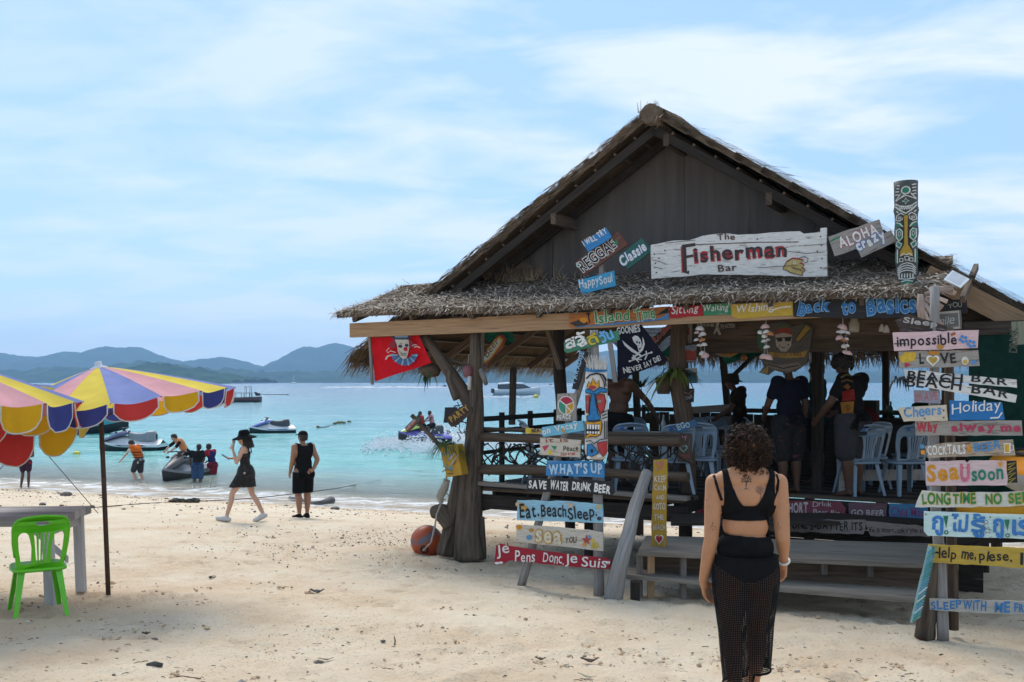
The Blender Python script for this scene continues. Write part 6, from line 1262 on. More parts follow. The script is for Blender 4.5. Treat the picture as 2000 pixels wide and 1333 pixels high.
for (u, v, rz, lab) in ((1700, 955, 192, 'blue grey chair stacked close behind the marked one'), (1775, 968, 188, 'blue grey plastic chair half hidden by the right sign stand'), (1790, 950, 195, 'blue grey chair behind the one by the right sign stand'), (1372, 960, 165, 'blue grey chair at the white table, left of the curly haired woman'), (1415, 935, 20, 'blue grey chair on the far side of the white table'), (1503, 935, 80, 'blue grey chair turned sideways right of the white table')):
 p = floor_at(u, v); dup(blue, p + Vector((0, .15, 0)), R(rz), lab)
for (a, b, rz, lab) in ((.75, .75, 100, 'blue grey chair behind the front rail near the trunk post'), (1.45, .7, 185, 'blue grey chair behind the tiki mask'), (2.05, .75, 178, 'blue grey chair behind the front rail under the pirate flag'), (2.65, .75, 190, 'blue grey chair behind the twig lattice by the stair post'), (1.5, 2.3, 10, 'blue grey chair on the far side of the left table'), (2.4, 2.4, 0, 'blue grey chair farthest back behind the left table')):
 p = Hh(a, b, ZF); dup(blue, p, R(rz), lab)
def table(name, label, c, rz, L, W_, Ht, mt, top_t=.04, leg=.03, planks=1, splay=0.0, leg_m=None, brace=False):
 t = T(name, label, 'table', (0, 0, 0)); ORIG[t.name] = Vector((0, 0, 0)); mb = MB(); mb.mat(mt, False)
 for i in range(planks): y = -W_ / 2 + W_ * (i + .5) / planks; mb.rnd(); mb.box((random.uniform(-.01, .01), y, Ht - top_t / 2), (L / 2, 0, 0), (0, W_ / planks / 2 - (.003 if planks > 1 else 0), 0), (0, 0, top_t / 2))
 mb.build('tabletop', t)
 for sx in (-1, 1):
  for sy in (-1, 1):
   q = MB(); q.mat(leg_m or mt, False).rnd(); a = Vector((sx * (L / 2 - .1), sy * (W_ / 2 - .08), Ht - top_t)); b = Vector((sx * (L / 2 - .1 + splay), sy * (W_ / 2 - .08), -.06)); q.box((a + b) / 2, Vector((leg, 0, 0)), Vector((0, leg, 0)), (b - a) / 2); q.build('leg', t)
  if brace: q = MB(); q.mat(leg_m or mt, False).rnd(); q.box(Vector((sx * (L / 2 - .28), 0, Ht - .27)), Vector((sx * .22, 0, -.2)), Vector((0, .022, 0)), Vector((0, 0, .03))); q.build('brace', t); q = MB(); q.mat(leg_m or mt, False).rnd(); q.box((sx * (L / 2 - .1), 0, Ht - top_t - .05), (.02, 0, 0), (0, W_ / 2 - .05, 0), (0, 0, .05)); q.build('apron', t)
 t.location = c; t.rotation_euler = (0, 0, rz); return t
wt = plastic('table_white', (.52, .54, .58), .45)
table('plastic_table', 'white plastic table on the deck left of the curly haired woman', floor_at(1425, 925) + Vector((0, .4, 0)), R(-20), 1.1, .8, .73, wt)
table('plastic_table', 'pale table behind the front rail and the left sign stand', Hh(1.75, 1.5, ZF), R(-30), 1.5, .8, .73, wt)
tp = GP(122, 1180); table('wooden_table', 'weathered grey plank table at the left edge of the sand', Vector((tp.x - 1.05, tp.y + .3, ground(tp.x - .9, tp.y + .35) + .02)), R(4), 2.0, .95, .80, wood('table_grey', (.26, .24, .24), (.40, .38, .37)), .075, .042, 6, .03, wood('leg_grey', (.33, .33, .34), (.46, .45, .45)), True)
# napkin box, plates, bottles on the tables
p = floor_at(1425, 925) + Vector((-.02, .25, .73)); q = MB(); q.mat(plastic('box_grey', (.20, .21, .20), .6), False); q.box(p + Vector((0, 0, .075)), (.085, 0, 0), (0, .06, 0), (0, 0, .075)); q.box(p + Vector((0, 0, .155)), (.03, 0, 0), (0, .012, 0), (0, 0, .006)); tag(q.build('napkin_box'), 'grey napkin box on the white table', 'napkin box')
p = floor_at(1385, 925) + Vector((.02, .2, .73)); q = MB(); q.mat(plastic('plate_white', (.62, .62, .62)), True); q.lathe(p, [(0, .004), (.07, .006), (.105, .022), (.108, .018), (.07, 0), (0, 0)], 18); tag(q.build('plate'), 'white plate on the table behind the EGO plank', 'plate')
def bottle(label, c, mt, h=.26, r=.035): q = MB(); q.mat(mt, True); q.lathe(c, [(0, 0), (r, 0), (r, h * .55), (r * .4, h * .75), (r * .36, h), (0, h)], 10); tag(q.build('bottle'), label, 'bottle')
gb = plastic('glass_brown', (.05, .025, .01), .15); gg = plastic('glass_green', (.02, .09, .03), .15); gc = plastic('glass_pale', (.35, .42, .44), .15)
# bar counter and things on it (all backlit)
ctr = T('bar_counter', 'dark wooden bar counter at the back right of the deck', 'counter', Hh(4.9, 4.2, ZF))
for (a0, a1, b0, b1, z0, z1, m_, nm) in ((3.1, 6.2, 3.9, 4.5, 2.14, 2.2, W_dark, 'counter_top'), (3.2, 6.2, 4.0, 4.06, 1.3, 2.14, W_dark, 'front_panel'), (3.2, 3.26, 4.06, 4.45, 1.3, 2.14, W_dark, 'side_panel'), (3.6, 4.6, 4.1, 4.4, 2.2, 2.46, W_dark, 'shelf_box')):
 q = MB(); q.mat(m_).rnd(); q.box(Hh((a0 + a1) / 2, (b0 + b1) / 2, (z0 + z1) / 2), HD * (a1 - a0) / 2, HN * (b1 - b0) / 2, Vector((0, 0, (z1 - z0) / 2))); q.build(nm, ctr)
for i, (a, h, m_, l) in enumerate(((4.72, .28, gb, 'brown bottle on the counter behind the man in the dark shirt'), (4.8, .25, gg, 'green bottle on the counter beside the brown one'), (5.55, .3, gc, 'clear bottle on the counter right of the man in the printed shirt'), (5.62, .24, gb, 'short brown bottle beside the clear one'), (5.9, .27, gg, 'green bottle near the right end of the counter'), (5.98, .3, gb, 'tall brown bottle at the right end of the counter'))): bottle(l, Hh(a, 4.15, 2.2), m_, h)
def bowl(label, c, r, mt, name='bowl'): q = MB(); q.mat(mt, True); q.lathe(c, [(0, 0), (r * .5, 0), (r, r * .55), (r * .95, r * .55), (r * .5, r * .1), (0, r * .08)], 16); tag(q.build(name), label, name)
bowl('pale bowl on the counter by the clear bottle', Hh(5.35, 4.15, 2.2), .12, gc); bowl('small white bowl near the right end of the counter', Hh(5.75, 4.1, 2.2), .1, wt)
q = MB(); q.mat(W_dark, True); c = Hh(3.55, 4.2, 2.46); [q.ell(c + Vector(o), r, 8, 6) for o, r in (((0, 0, .16), (.016, .016, .02)), ((0, 0, .10), (.018, .014, .045)))]; q.tube([c + Vector((0, 0, .07)), c + Vector((-.02, 0, 0))], .008, 5); q.tube([c + Vector((0, 0, .07)), c + Vector((.02, 0, 0))], .008, 5); q.tube([c + Vector((0, 0, .13)), c + Vector((.035, 0, .11)), c + Vector((.03, 0, .15))], .007, 5); q.box(c, (.03, 0, 0), (0, .03, 0), (0, 0, .008)); tag(q.build('figurine'), 'tiny figurine standing on the counter shelf', 'figurine')
q = MB(); q.mat(cloth('bag_green', (.02, .06, .015), (.01, .035, .01)), True); q.ell(Hh(5.35, 4.2, 2.33), (.28, .2, .16), 14, 9, jit=.12); q.tube([Hh(5.2, 4.15, 2.42), Hh(5.3, 4.15, 2.52), Hh(5.42, 4.15, 2.44)], .012, 6); tag(q.build('sack'), 'dark green stuffed sack on the counter', 'sack')
q = MB(); q.mat(cloth('bag_red', (.10, .012, .012)), True); q.ell(Hh(4.5, 3.6, 2.2), (.22, .2, .18), 14, 9, jit=.1); tag(q.build('cushion'), 'dark red cushion behind the man in the dark shirt', 'cushion')
# blue barrel-like cooler box
p = floor_at(1590, 905) + Vector((0, .3, 0)); cb = T('cooler_box', 'tall blue plastic cooler box on the deck behind the standing men', 'cooler', p); q = MB(); q.mat(plastic('cooler_blue', (.008, .075, .22), .4), False)
q.box(p + Vector((0, 0, .36)), (.27, 0, 0), (0, .25, 0), (0, 0, .36)); q.build('body', cb); q = MB(); q.mat(plastic('cooler_lid', (.02, .10, .26), .4), False); q.box(p + Vector((0, 0, .755)), (.285, 0, 0), (0, .265, 0), (0, 0, .035)); q.box(p + Vector((0, -.27, .70)), (.05, 0, 0), (0, .008, 0), (0, 0, .03)); q.build('lid', cb)
# bench with flowered cloth behind the blue chairs, white post
fc = M('floral_cloth', (.05, .02, .03), (.10, .035, .045), scale=10, rough=.9, wear=(.30, .16, .16), wt=.62, ws=14, bump=0)
p0, p1 = floor_at(1640, 930), floor_at(1800, 925); q = MB(); q.mat(fc, False); mid = (p0 + p1) / 2 + Vector((0, .55, 0)); q.box(mid + Vector((0, 0, .36)), (p1 - p0) / 2, Vector((0, .02, 0)), Vector((0, 0, .36))); q.box(mid + Vector((0, .25, .735)), (p1 - p0) / 2, Vector((0, .27, 0)), Vector((0, 0, .015))); tag(q.build('bar_table'), 'long table covered with dark flowered cloth behind the blue chairs', 'table')
q = MB(); q.mat(board('post_white', (.48, .46, .43), (.2, .16, .13), .6), False); a = floor_at(1643, 962); q.box(a + Vector((0, 0, .4)), (.045, 0, 0), (0, .045, 0), (0, 0, .4)); b = floor_at(1812, 960); q.box((a + b) / 2 + Vector((0, 0, .22)), (b - a) / 2, Vector((0, .02, 0)), Vector((0, 0, .07))); q.build('low_railing', bar)
q = MB(); q.mat(paint((.5, .5, .48)), False); q.tube([Hh(3.35, 5.45, 2.3), Hh(3.35, 5.45, 3.3)], .045, 8); q.build('post', bar)
q = MB(); q.mat(W_grey).rnd(); q.plank(Q(1345, 802, 5.2), Q(1434, 796, 5.2), .12, .3); q.build('bench_top', bar)
# pineapple, cup, junk on the left table
pin = T('pineapple', 'dark pineapple silhouetted on the inner rail', 'pineapple', Q(1266, 822, 1.9)); q = MB(); q.mat(M('pine_skin', (.07, .05, .02), (.03, .03, .012), scale=40, bump=.8), True); q.ell(Q(1266, 816, 1.9), (.05, .05, .075), 12, 9); q.build('fruit', pin); q = MB(); q.mat(LF, False)
for k in range(26): blade(q, Q(1266, 806, 1.9), Vector((random.gauss(0, .45), random.gauss(0, .45), 1)), HN, random.uniform(.06, .14), .008, .2)
q.build('leaf_crown', pin)
q = MB(); q.mat(plastic('cup_red', (.30, .02, .015)), True); q.lathe(Hh(1.95, 1.3, ZF + .73), [(0, 0), (.03, 0), (.042, .1), (.038, .1), (.028, .01), (0, .01)], 12); tag(q.build('cup'), 'small red cup on the table by the shirtless man', 'cup')
for (a, b, m_, l) in ((2.3, 1.35, gc, 'clear bottle on the left table behind the rail'), (1.3, 1.5, gb, 'brown bottle on the left table behind the tiki mask')): bottle(l, Hh(a, b, ZF + .73), m_)
# dark cases and crates stacked inside, seen against the light
def crate(label, a, b, z, w, d, h, mt=W_dark):
 t = T('crate', label, 'crate', Hh(a, b, z)); mb = MB(); mb.mat(mt).rnd()
 for k in range(4):
  zz = z + h * (k + .5) / 4
  for (o, ax, hw) in ((HN * -d / 2, HD, w / 2), (HN * d / 2, HD, w / 2), (HD * -w / 2, HN, d / 2), (HD * w / 2, HN, d / 2)): mb.plank(Hh(a, b, zz) + o - ax * hw, Hh(a, b, zz) + o + ax * hw, h / 4 * .8, .015)
 mb.build('slats', t); q = MB(); q.mat(mt); q.box(Hh(a, b, z + .012), HD * w / 2, HN * d / 2, Vector((0, 0, .01))); q.build('base', t)
crate('dark slatted crate on the floor under the counter end', 3.0, 3.6, ZF, .5, .4, .4); crate('dark crate stacked on another beneath the counter end', 3.0, 3.6, ZF + .41, .45, .38, .3); crate('dark slatted crate on the counter at the right, by the Cheers plank', 5.8, 4.25, 2.2, .4, .3, .24)
# coral and shells along the deck lip
mb = MB(); cm_ = M('coral', (.40, .36, .31), (.24, .21, .18), scale=20, rough=.95, rv=.4); mb.mat(cm_, True)
for k in range(150):
 u = random.uniform(942, 1338); mb.rnd(); mb.ell(Q(u, 945 + (u - 942) * .076 - random.uniform(0, 3), random.uniform(0, .15)), (random.uniform(.012, .03), random.uniform(.012, .03), random.uniform(.01, .03)), 6, 4, jit=.35)
tag(mb.build('coral_pieces'), 'bits of coral and shell laid along the deck edge', 'coral', kind='stuff')
# ---------------------------------------------------------------- beach umbrellas
UY, UB, UP_, UR, UN = (.80, .62, .08), (.22, .27, .55), (.76, .38, .42), (.60, .055, .05), (.05, .065, .25)
def umat(n, c): return translucent(M(n, c, tuple(x * .84 for x in c), scale=7, rough=.8, bump=.3, rv=.08, spec=.15, bd=.02), c, .3)
UM = {'Y': umat('canvas_yellow', UY), 'B': umat('canvas_blue', UB), 'P': umat('canvas_pink', UP_), 'R': umat('canvas_red', UR), 'N': umat('canvas_navy', UN), 'O': umat('canvas_orange', (.72, .42, .02))}
TRIM = M('canvas_trim', (.66, .64, .62), rough=.8, bump=0); IRON = M('umbrella_iron', (.045, .028, .022), (.09, .05, .035), scale=14, rough=.7, bump=.3, rv=0)
def umbrella(label, top, foot, rad, drop, axis, n, seq, flaps, a0=0.0, flap_h=.26, sag=.035, cap=True, pole_r=.024):
 """n panels between ribs, a scalloped flap under each; axis = up direction of the canopy"""
 root = T('beach_umbrella', label, 'umbrella', foot); ax = Vector(axis).normalized(); e1 = Vector((1, 0, 0)); e1 = (e1 - ax * e1.dot(ax)).normalized(); e2 = ax.cross(e1)
 def C(r, a, h): return Vector(top) + (e1 * math.cos(a) + e2 * math.sin(a)) * r + ax * h
 q = MB(); q.mat(IRON, True); q.tube([foot + Vector((0, 0, -.15)), foot.lerp(Vector(top), .5), Vector(top)], pole_r, 10); q.build('pole', root)
 ra = [a0 + 2 * math.pi * k / n for k in range(n + 1)]
 def S(f, k, g):                          # point on panel k, f radial 0..1, g across 0..1; fabric sags between ribs
  a = ra[k] + (ra[k + 1] - ra[k]) * g; r = rad * f; ch = math.cos((ra[1] - ra[0]) / 2) / math.cos(a - (ra[k] + ra[k + 1]) / 2); r *= ch * (1 - .05 * math.sin(math.pi * g) * f)
  h = -drop * (f ** 1.15) - sag * math.sin(math.pi * g) * f * (1 - .25 * f) + .012 * math.sin(f * 16 + k * 2) * f * math.sin(math.pi * g); return C(r, a, h)
 for k in range(n):
  mb = MB(); mb.mat(UM[seq[k % len(seq)]], True).rnd(); rows = []
  for i in range(11): rows.append(mb.verts([S(.03 + .97 * i / 10, k, g / 6) for g in range(7)]))
  for i in range(10):
   for g in range(6): mb.face([rows[i] + g, rows[i + 1] + g, rows[i + 1] + g + 1, rows[i] + g + 1])
  pn = mb.build('canopy_panel', root)
  fl = MB(); fl.mat(UM[flaps[k % len(flaps)]], True).rnd(); rows = []; edge = []; lean = random.uniform(-.05, .25)
  for i in range(7):
   row = []
   for g in range(9):
    x = .06 + .88 * g / 8; dep = flap_h * (1 - abs(2 * x - 1) ** 3.2) ** .5 if i else 0; d = dep * i / 6; b = S(1, k, x); out = (b - Vector(top)); out = (out - ax * out.dot(ax)).normalized(); row.append(b + Vector((0, 0, -d)) + out * (d * lean + .012 * math.sin(g * 1.7 + k) * i / 6))
    if i == 6: edge.append(row[-1])
   rows.append(fl.verts(row))
  for i in range(6):
   for g in range(8): fl.face([rows[i] + g, rows[i + 1] + g, rows[i + 1] + g + 1, rows[i] + g + 1])
  fo = fl.build('valance_flap', root); tr = MB(); tr.mat(TRIM, True); tr.tube([S(1, k, .06)] + edge + [S(1, k, .94)], .006, 5); tr.build('trim', fo)
 for k in range(n):
  q = MB(); q.mat(IRON, True); q.tube([C(.03, ra[k], -.01), C(rad * .5, ra[k], -drop * .45 - .012), C(rad, ra[k], -drop - .008)], .005, 5); q.build('rib', root)
  if k % 2 == 0: q = MB(); q.mat(IRON, True); q.tube([C(.02, ra[k], -drop * 1.25), C(rad * .55, ra[k], -drop * .52)], .004, 5); q.build('strut', root)
 if cap:
  q = MB(); q.mat(plastic('cap_white', (.62, .62, .64)), True); q.lathe(Vector(top) - ax * .005, [(.085, -.02), (.08, -.005), (.034, .012), (.032, .045), (.028, .052), (0, .054)], 16, axis=ax); q.build('cap', root); q = MB(); q.mat(umat('collar', (.20, .25, .42)), True); q.lathe(Vector(top), [(.13, -.05), (.08, -.028), (.0, -.01)], 18, axis=ax); q.build('collar', root)
 return root
uf = GP(213, 1163); ut = P(193, 716, uf.y - .05)
umbrella('open beach umbrella with yellow, blue and pink panels and coloured flaps', ut, uf, 1.27, .40, (-.15, -.02, 1), 18, 'YBP', 'NRO', a0=R(-90 + 4.5), flap_h=.155)
fa = Vector((-4.9, 8.7, ground(-4.9, 8.7))); umbrella('striped beach umbrella cut off by the left edge of the picture', P(-150, 690, 8.4), fa, 1.24, .44, (-.02, .0, 1), 18, 'PYB', 'ONR', a0=R(-90 - 6), flap_h=.21)
fb = Vector((-6.1, 10.4, ground(-6.1, 10.4))); umbrella('half closed low umbrella with red and yellow flaps under the left one', P(58, 752, 9.3), fb, .50, .26, (-.12, -.42, 1), 8, 'BPYB', 'ROYR', a0=R(-90 - 22), flap_h=.26, sag=.06, cap=False)
gl = M('guy_line', (.12, .12, .11), rough=.8, bump=0)
for (a, b) in (((20, 892, 9.3), (-6, 925, 9.0)), ((96, 892, 9.4), (192, 1003, 10.6))):
 q = MB(); q.mat(gl); q.tube([P(*a), P(*b)], .004, 5); tag(q.build('guy_line'), 'thin guy line running to the sand ' + ('right of' if a[0] > 50 else 'left of') + ' the half closed umbrella', 'cord')
# ---------------------------------------------------------------- boats and jet skis
def loft(mb, secs, closed_ring=False):
 rows = [mb.verts(s_) for s_ in secs]; n = len(secs[0])
 for a, b in zip(rows[:-1], rows[1:]):
  for k in range(n if closed_ring else n - 1): mb.face([a + k, a + (k + 1) % n, b + (k + 1) % n, b + k])
def xf(c, yaw, sc_=1.0):
 rt = Matrix.Rotation(yaw, 3, 'Z'); c = Vector(c); return lambda x, y, z: c + rt @ (Vector((x, y, z)) * sc_)
def jetski(label, c, yaw, hull_m, acc_m, seat_m, L=2.9, pitch=0.0, name='jet_ski'):
 """watercraft, bow towards local +x"""
 root = T(name, label, 'jet ski', c); f0 = xf(c, yaw, L / 2.9); f = lambda x, y, z: f0(x, y, z + pitch * x)
 W = lambda x: .56 * max(.03, 1 - max(0, x / 1.48) ** 2.2) if x > 0 else .56 - .03 * abs(x)
 xs_ = np.linspace(-1.4, 1.47, 16)
 mb = MB(); mb.mat(plastic('ski_black', (.015, .016, .02), .4), True); loft(mb, [[f(x, s_ * W(x) * k, z + .10 * max(0, x) ** 2) for s_, k, z in ((-1, 1, .18), (-1, .9, 0), (-1, .5, -.14), (0, 0, -.2), (1, .5, -.14), (1, .9, 0), (1, 1, .18))] for x in xs_]); mb.build('lower_hull', root)
 mb = MB(); mb.mat(hull_m, True)
 def deck(x): t_ = .48 if x < -.5 else .48 + .18 * min(1, (x + .5) / .8) if x < .3 else .66 - .42 * ((x - .3) / 1.17) ** 1.3; return t_
 loft(mb, [[f(x, s_ * W(x) * k, z + .10 * max(0, x) ** 2 * (1 if z < .3 else .4)) for s_, k, z in ((-1, 1.0, .17), (-1, 1.02, .26), (-1, .72, .30), (-1, .42, deck(x) * .75), (0, .0, deck(x)), (1, .42, deck(x) * .75), (1, .72, .30), (1, 1.02, .26), (1, 1.0, .17))] for x in xs_]); b = mb.verts([f(-1.4, y, z) for y, z in ((-.55, .17), (.55, .17), (.4, .32), (-.4, .32))]); mb.face([b, b + 1, b + 2, b + 3]); mb.build('upper_hull', root)
 mb = MB(); mb.mat(acc_m, True); loft(mb, [[f(x, y * w, z) for y, z in ((-1, h * .82), (-.55, h), (0, h + .04), (.55, h), (1, h * .82))] for x, w, h in ((.12, .24, .84), (.4, .30, .82), (.75, .28, .70), (1.1, .2, .54), (1.38, .08, .40))]); mb.build('hood', root)
 mb = MB(); mb.mat(seat_m, True); loft(mb, [[f(x, y * w, z) for y, z in ((-1, .42), (-.95, h - .06), (-.5, h), (0, h + .015), (.5, h), (.95, h - .06), (1, .42))] for x, w, h in ((-1.12, .10, .72), (-1.05, .19, .84), (-.75, .2, .84), (-.6, .19, .76), (-.25, .18, .75), (.05, .16, .80), (.12, .10, .78))]); mb.build('seat', root)
 q = MB(); q.mat(MATS['ski_black'], True); q.tube([f(.38, -.36, .98), f(.26, -.2, 1.0), f(.30, 0, .98), f(.26, .2, 1.0), f(.38, .36, .98)], .022, 6); q.tube([f(.42, 0, .80), f(.30, 0, .98)], .06, 7); q.build('handlebar', root)
 q = MB(); q.mat(MATS['ski_black'], True)
 for s_ in (-1, 1): q = MB(); q.mat(MATS['ski_black'], True); q.ell(f(.55, s_ * .36, .80), (.07, .05, .045), 8, 6); q.build('mirror', root)
 q = MB(); q.mat(acc_m, False)
 for s_ in (-1, 1): q.quad(f(-.9, s_ * .585, .22), f(.3, s_ * .58, .22), f(.55, s_ * .545, .275), f(-.7, s_ * .585, .275))
 q.build('side_stripe', root); return root
sw, sb, sp, sg_ = plastic('ski_white', (.62, .63, .64), .3), plastic('ski_blue', (.04, .12, .38), .3), plastic('ski_navy', (.02, .035, .12), .3), plastic('ski_grey', (.22, .23, .25), .5)
skb = plastic('ski_seat', (.05, .05, .055), .6)
jetski('white jet ski with navy hood and grey seat floating behind the umbrella pole', SP(258, 880), R(176), sw, sp, sg_, 3.25)
jetski('white and blue jet ski alone on the water above the walking woman', SP(532, 846), R(212), sw, sb, skb, 3.0)
jetski('dark grey jet ski in the shallows surrounded by people', SP(360, 934) + Vector((0, 0, .02)), R(258), plastic('ski_pale', (.17, .175, .185), .4), plastic('ski_dark', (.03, .03, .035), .4), skb, 2.7)
wk = SP(828, 868); jetski('violet jet ski throwing up spray beyond the trunk', wk + Vector((0, 0, .18)), R(212), plastic('ski_violet', (.16, .14, .48), .35), plastic('ski_lime', (.35, .48, .10), .35), skb, 3.0, .06)
# long-tail boats
def longtail(label, c, yaw, L, W_, hull_m, low_m, cabin, rail=False, tail=True, name='longtail_boat'):
 root = T(name, label, 'boat', c); f = xf(c, yaw); xs_ = np.linspace(-1, 1, 17)
 w = lambda x: W_ / 2 * (max(.02, 1 - max(0, (x + .1) / 1.1) ** 2.6) if x > -.1 else 1 - .25 * ((-x - .1) / .9) ** 2); sh = lambda x: .75 + .85 * max(0, x) ** 2.2 + .18 * max(0, -x) ** 2
 mb = MB(); mb.mat(low_m, True); loft(mb, [[f(x * L / 2, s_ * w(x) * k, z + .55 * max(0, x) ** 3) for s_, k, z in ((-1, .92, .32), (-1, .8, .05), (0, .25, -.25), (1, .8, .05), (1, .92, .32))] for x in xs_]); mb.build('lower_hull', root)
 mb = MB(); mb.mat(hull_m, True); loft(mb, [[f(x * L / 2, s_ * w(x) * k, z) for s_, k, z in ((-1, .92, .32 + .55 * max(0, x) ** 3), (-1, 1, sh(x)), (-1, .9, sh(x)), (-1, .8, .35 + .5 * max(0, x) ** 3), (1, .8, .35 + .5 * max(0, x) ** 3), (1, .9, sh(x)), (1, 1, sh(x)), (1, .92, .32 + .55 * max(0, x) ** 3))] for x in xs_]); b = mb.verts([f(-L / 2, s_ * w(-1), z) for s_, z in ((-1, .2), (1, .2), (1, .9), (-1, .9))]); mb.face([b, b + 1, b + 2, b + 3]); mb.build('upper_hull', root)
 q = MB(); q.mat(W_mid, True); q.tube([f(L * .46, 0, 1.2), f(L * .52, 0, 1.75), f(L * .55, 0, 2.3)], [.09, .07, .05], 7); q.build('prow', root)
 if cabin:
  q = MB(); q.mat(W_dark).rnd(); x0, x1 = -.36 * L, .10 * L; y_ = W_ * .36
  for x in np.linspace(x0, x1, 5):
   for s_ in (-1, 1): q.box(f(x, s_ * y_, 1.05), (.035, 0, 0), (0, .035, 0), (0, 0, .42))
  q.box((f(x0, 0, 1.5) + f(x1, 0, 1.5)) / 2, (f(x1, 0, 0) - f(x0, 0, 0)) / 2 * 1.05, (f(0, 1, 0) - f(0, 0, 0)) * y_ * 1.15, (0, 0, .03)); q.build('canopy', root)
 if rail:
  q = MB(); q.mat(paint((.6, .62, .62)), True); z1 = 2.9; x0, x1 = -.42 * L, .22 * L; y_ = W_ * .40
  for s_ in (-1, 1):
   q.tube([f(x0, s_ * y_, z1), f(x1, s_ * y_, z1)], .03, 6)
   for x in np.linspace(x0, x1, 6): q.tube([f(x, s_ * y_, .7), f(x, s_ * y_, z1)], .025, 6)
  for x in (x0, x1): q.tube([f(x, -y_, z1), f(x, y_, z1)], .03, 6)
  q.build('railing', root)
 if tail:
  q = MB(); q.mat(plastic('engine', (.03, .03, .03), .6), True); q.box(f(-L * .46, 0, 1.25), (.35, 0, 0), (0, .25, 0), (0, 0, .22)); q.ell(f(-L * .43, 0, 1.5), (.28, .22, .18), 10, 7); q.build('engine', root); q = MB(); q.mat(MATS['engine'], True); q.tube([f(-L * .48, 0, 1.3), f(-L * .88, 0, 1.22)], .055, 6)
  for a in (0, 2.09, 4.19): q.ell(f(-L * .885, math.cos(a) * .12, 1.22 + math.sin(a) * .12), (.03, .12, .12), 6, 5)
  q.build('tail_shaft', root); q = MB(); q.mat(W_mid).rnd();
  for s_ in (-1, 1): q.box(f(-L * .36, s_ * .5, 1.55), (.03, 0, 0), (0, .03, 0), (0, 0, .95)); q.box(f(-L * .29, s_ * .5, 1.55), (.03, 0, 0), (0, .03, 0), (0, 0, .95))
  q.box(f(-L * .325, 0, 2.5), (f(.5, 0, 0) - f(0, 0, 0)), (f(0, .6, 0) - f(0, 0, 0)), (0, 0, .03)); q.build('frame', root)
 return root
longtail('dark red longtail boat with a long propeller shaft, right of the umbrella', SP(440, 786), R(180), 11.5, 2.2, plastic('boat_maroon', (.08, .028, .025), .6), plastic('boat_brown', (.06, .022, .02), .7), True)
longtail('turquoise boat with black bottom and white railing behind the umbrellas', SP(95, 846), R(2), 10.4, 2.6, plastic('boat_turquoise', (.03, .30, .34), .5), plastic('boat_black', (.015, .016, .018), .6), False, rail=True, tail=False)
# white speedboat
def speedboat(label, c, yaw, L):
 root = T('speedboat', label, 'boat', c); f = xf(c, yaw, L / 10); xs_ = np.linspace(-5, 5, 18); w = lambda x: 1.5 * max(.02, 1 - max(0, x / 5) ** 2.4); mb = MB(); mb.mat(sw, True)
 loft(mb, [[f(x, s_ * w(x) * k, z) for s_, k, z in ((0, 0, -.3), (-1, .8, .0), (-1, 1, .6 + .08 * max(0, x)), (-1, 1.02, 1.15 + .09 * max(0, x)), (-1, .8, 1.25 + .1 * max(0, x)), (0, 0, 1.32 + .1 * max(0, x)), (1, .8, 1.25 + .1 * max(0, x)), (1, 1.02, 1.15 + .09 * max(0, x)), (1, 1, .6 + .08 * max(0, x)), (1, .8, 0), (0, 0, -.3))] for x in xs_]); mb.build('hull', root)
 mb = MB(); mb.mat(plastic('cabin_glass', (.03, .04, .05), .2), False); loft(mb, [[f(x, s_ * 1.15 * k, z) for s_, k, z in ((-1, 1, 1.2), (-1, .85, h), (1, .85, h), (1, 1, 1.2))] for x, h in ((-4, 2.25), (-1, 2.4), (1.2, 2.3), (2.9, 1.5))]); mb.build('cabin', root)
 mb = MB(); mb.mat(sw, True); loft(mb, [[f(x, s_ * 1.25 * k, z + o) for s_, k, o in ((-1, 1, 0), (-.6, 1, .14), (.6, 1, .14), (1, 1, 0), (0, 1, -.03), (-1, 1, 0))] for x, z in ((-4.2, 2.4), (-2, 2.6), (1.2, 2.5))]); mb.build('roof', root)
 q = MB(); q.mat(MATS['engine'], True)
 for y in (-.7, 0, .7): q = MB(); q.mat(MATS['engine'], False); q.box(f(-5.2, y, .9), (.25 * L / 10, 0, 0), (0, .2 * L / 10, 0), (0, 0, .45 * L / 10)); q.build('outboard_motor', root)
 q = MB(); q.mat(paint((.5, .5, .5)), True); q.tube([f(-3.5, -.9, 2.5), f(-3.5, -.7, 3.3), f(-3.5, .7, 3.3), f(-3.5, .9, 2.5)], .05, 6); q.tube([f(2.9, -1.2, 1.6), f(2.6, -1.3, 1.9), f(4.6, -.4, 2.0), f(4.6, .4, 2.0), f(2.6, 1.3, 1.9), f(2.9, 1.2, 1.6)], .035, 6); q.build('rails', root); return root
speedboat('white speedboat with dark cabin windows seen between the bar posts', SP(1010, 772), R(8), 11.6)
q = MB(); q.mat(paint((.7, .7, .7)), True); c = P(574, 746, 1500); c.z = SZ; q.tube([c, c + Vector((0, 0, 12))], .25, 6); q.ell(c + Vector((0, 0, .8)), (4.5, 1.6, 1.2), 12, 7); q.tube([c + Vector((-.5, 0, 1.5)), c + Vector((-4, 0, 2))], .15, 5); tag(q.build('sailboat'), 'tiny white sailing boat with bare mast below the far shore', 'boat')
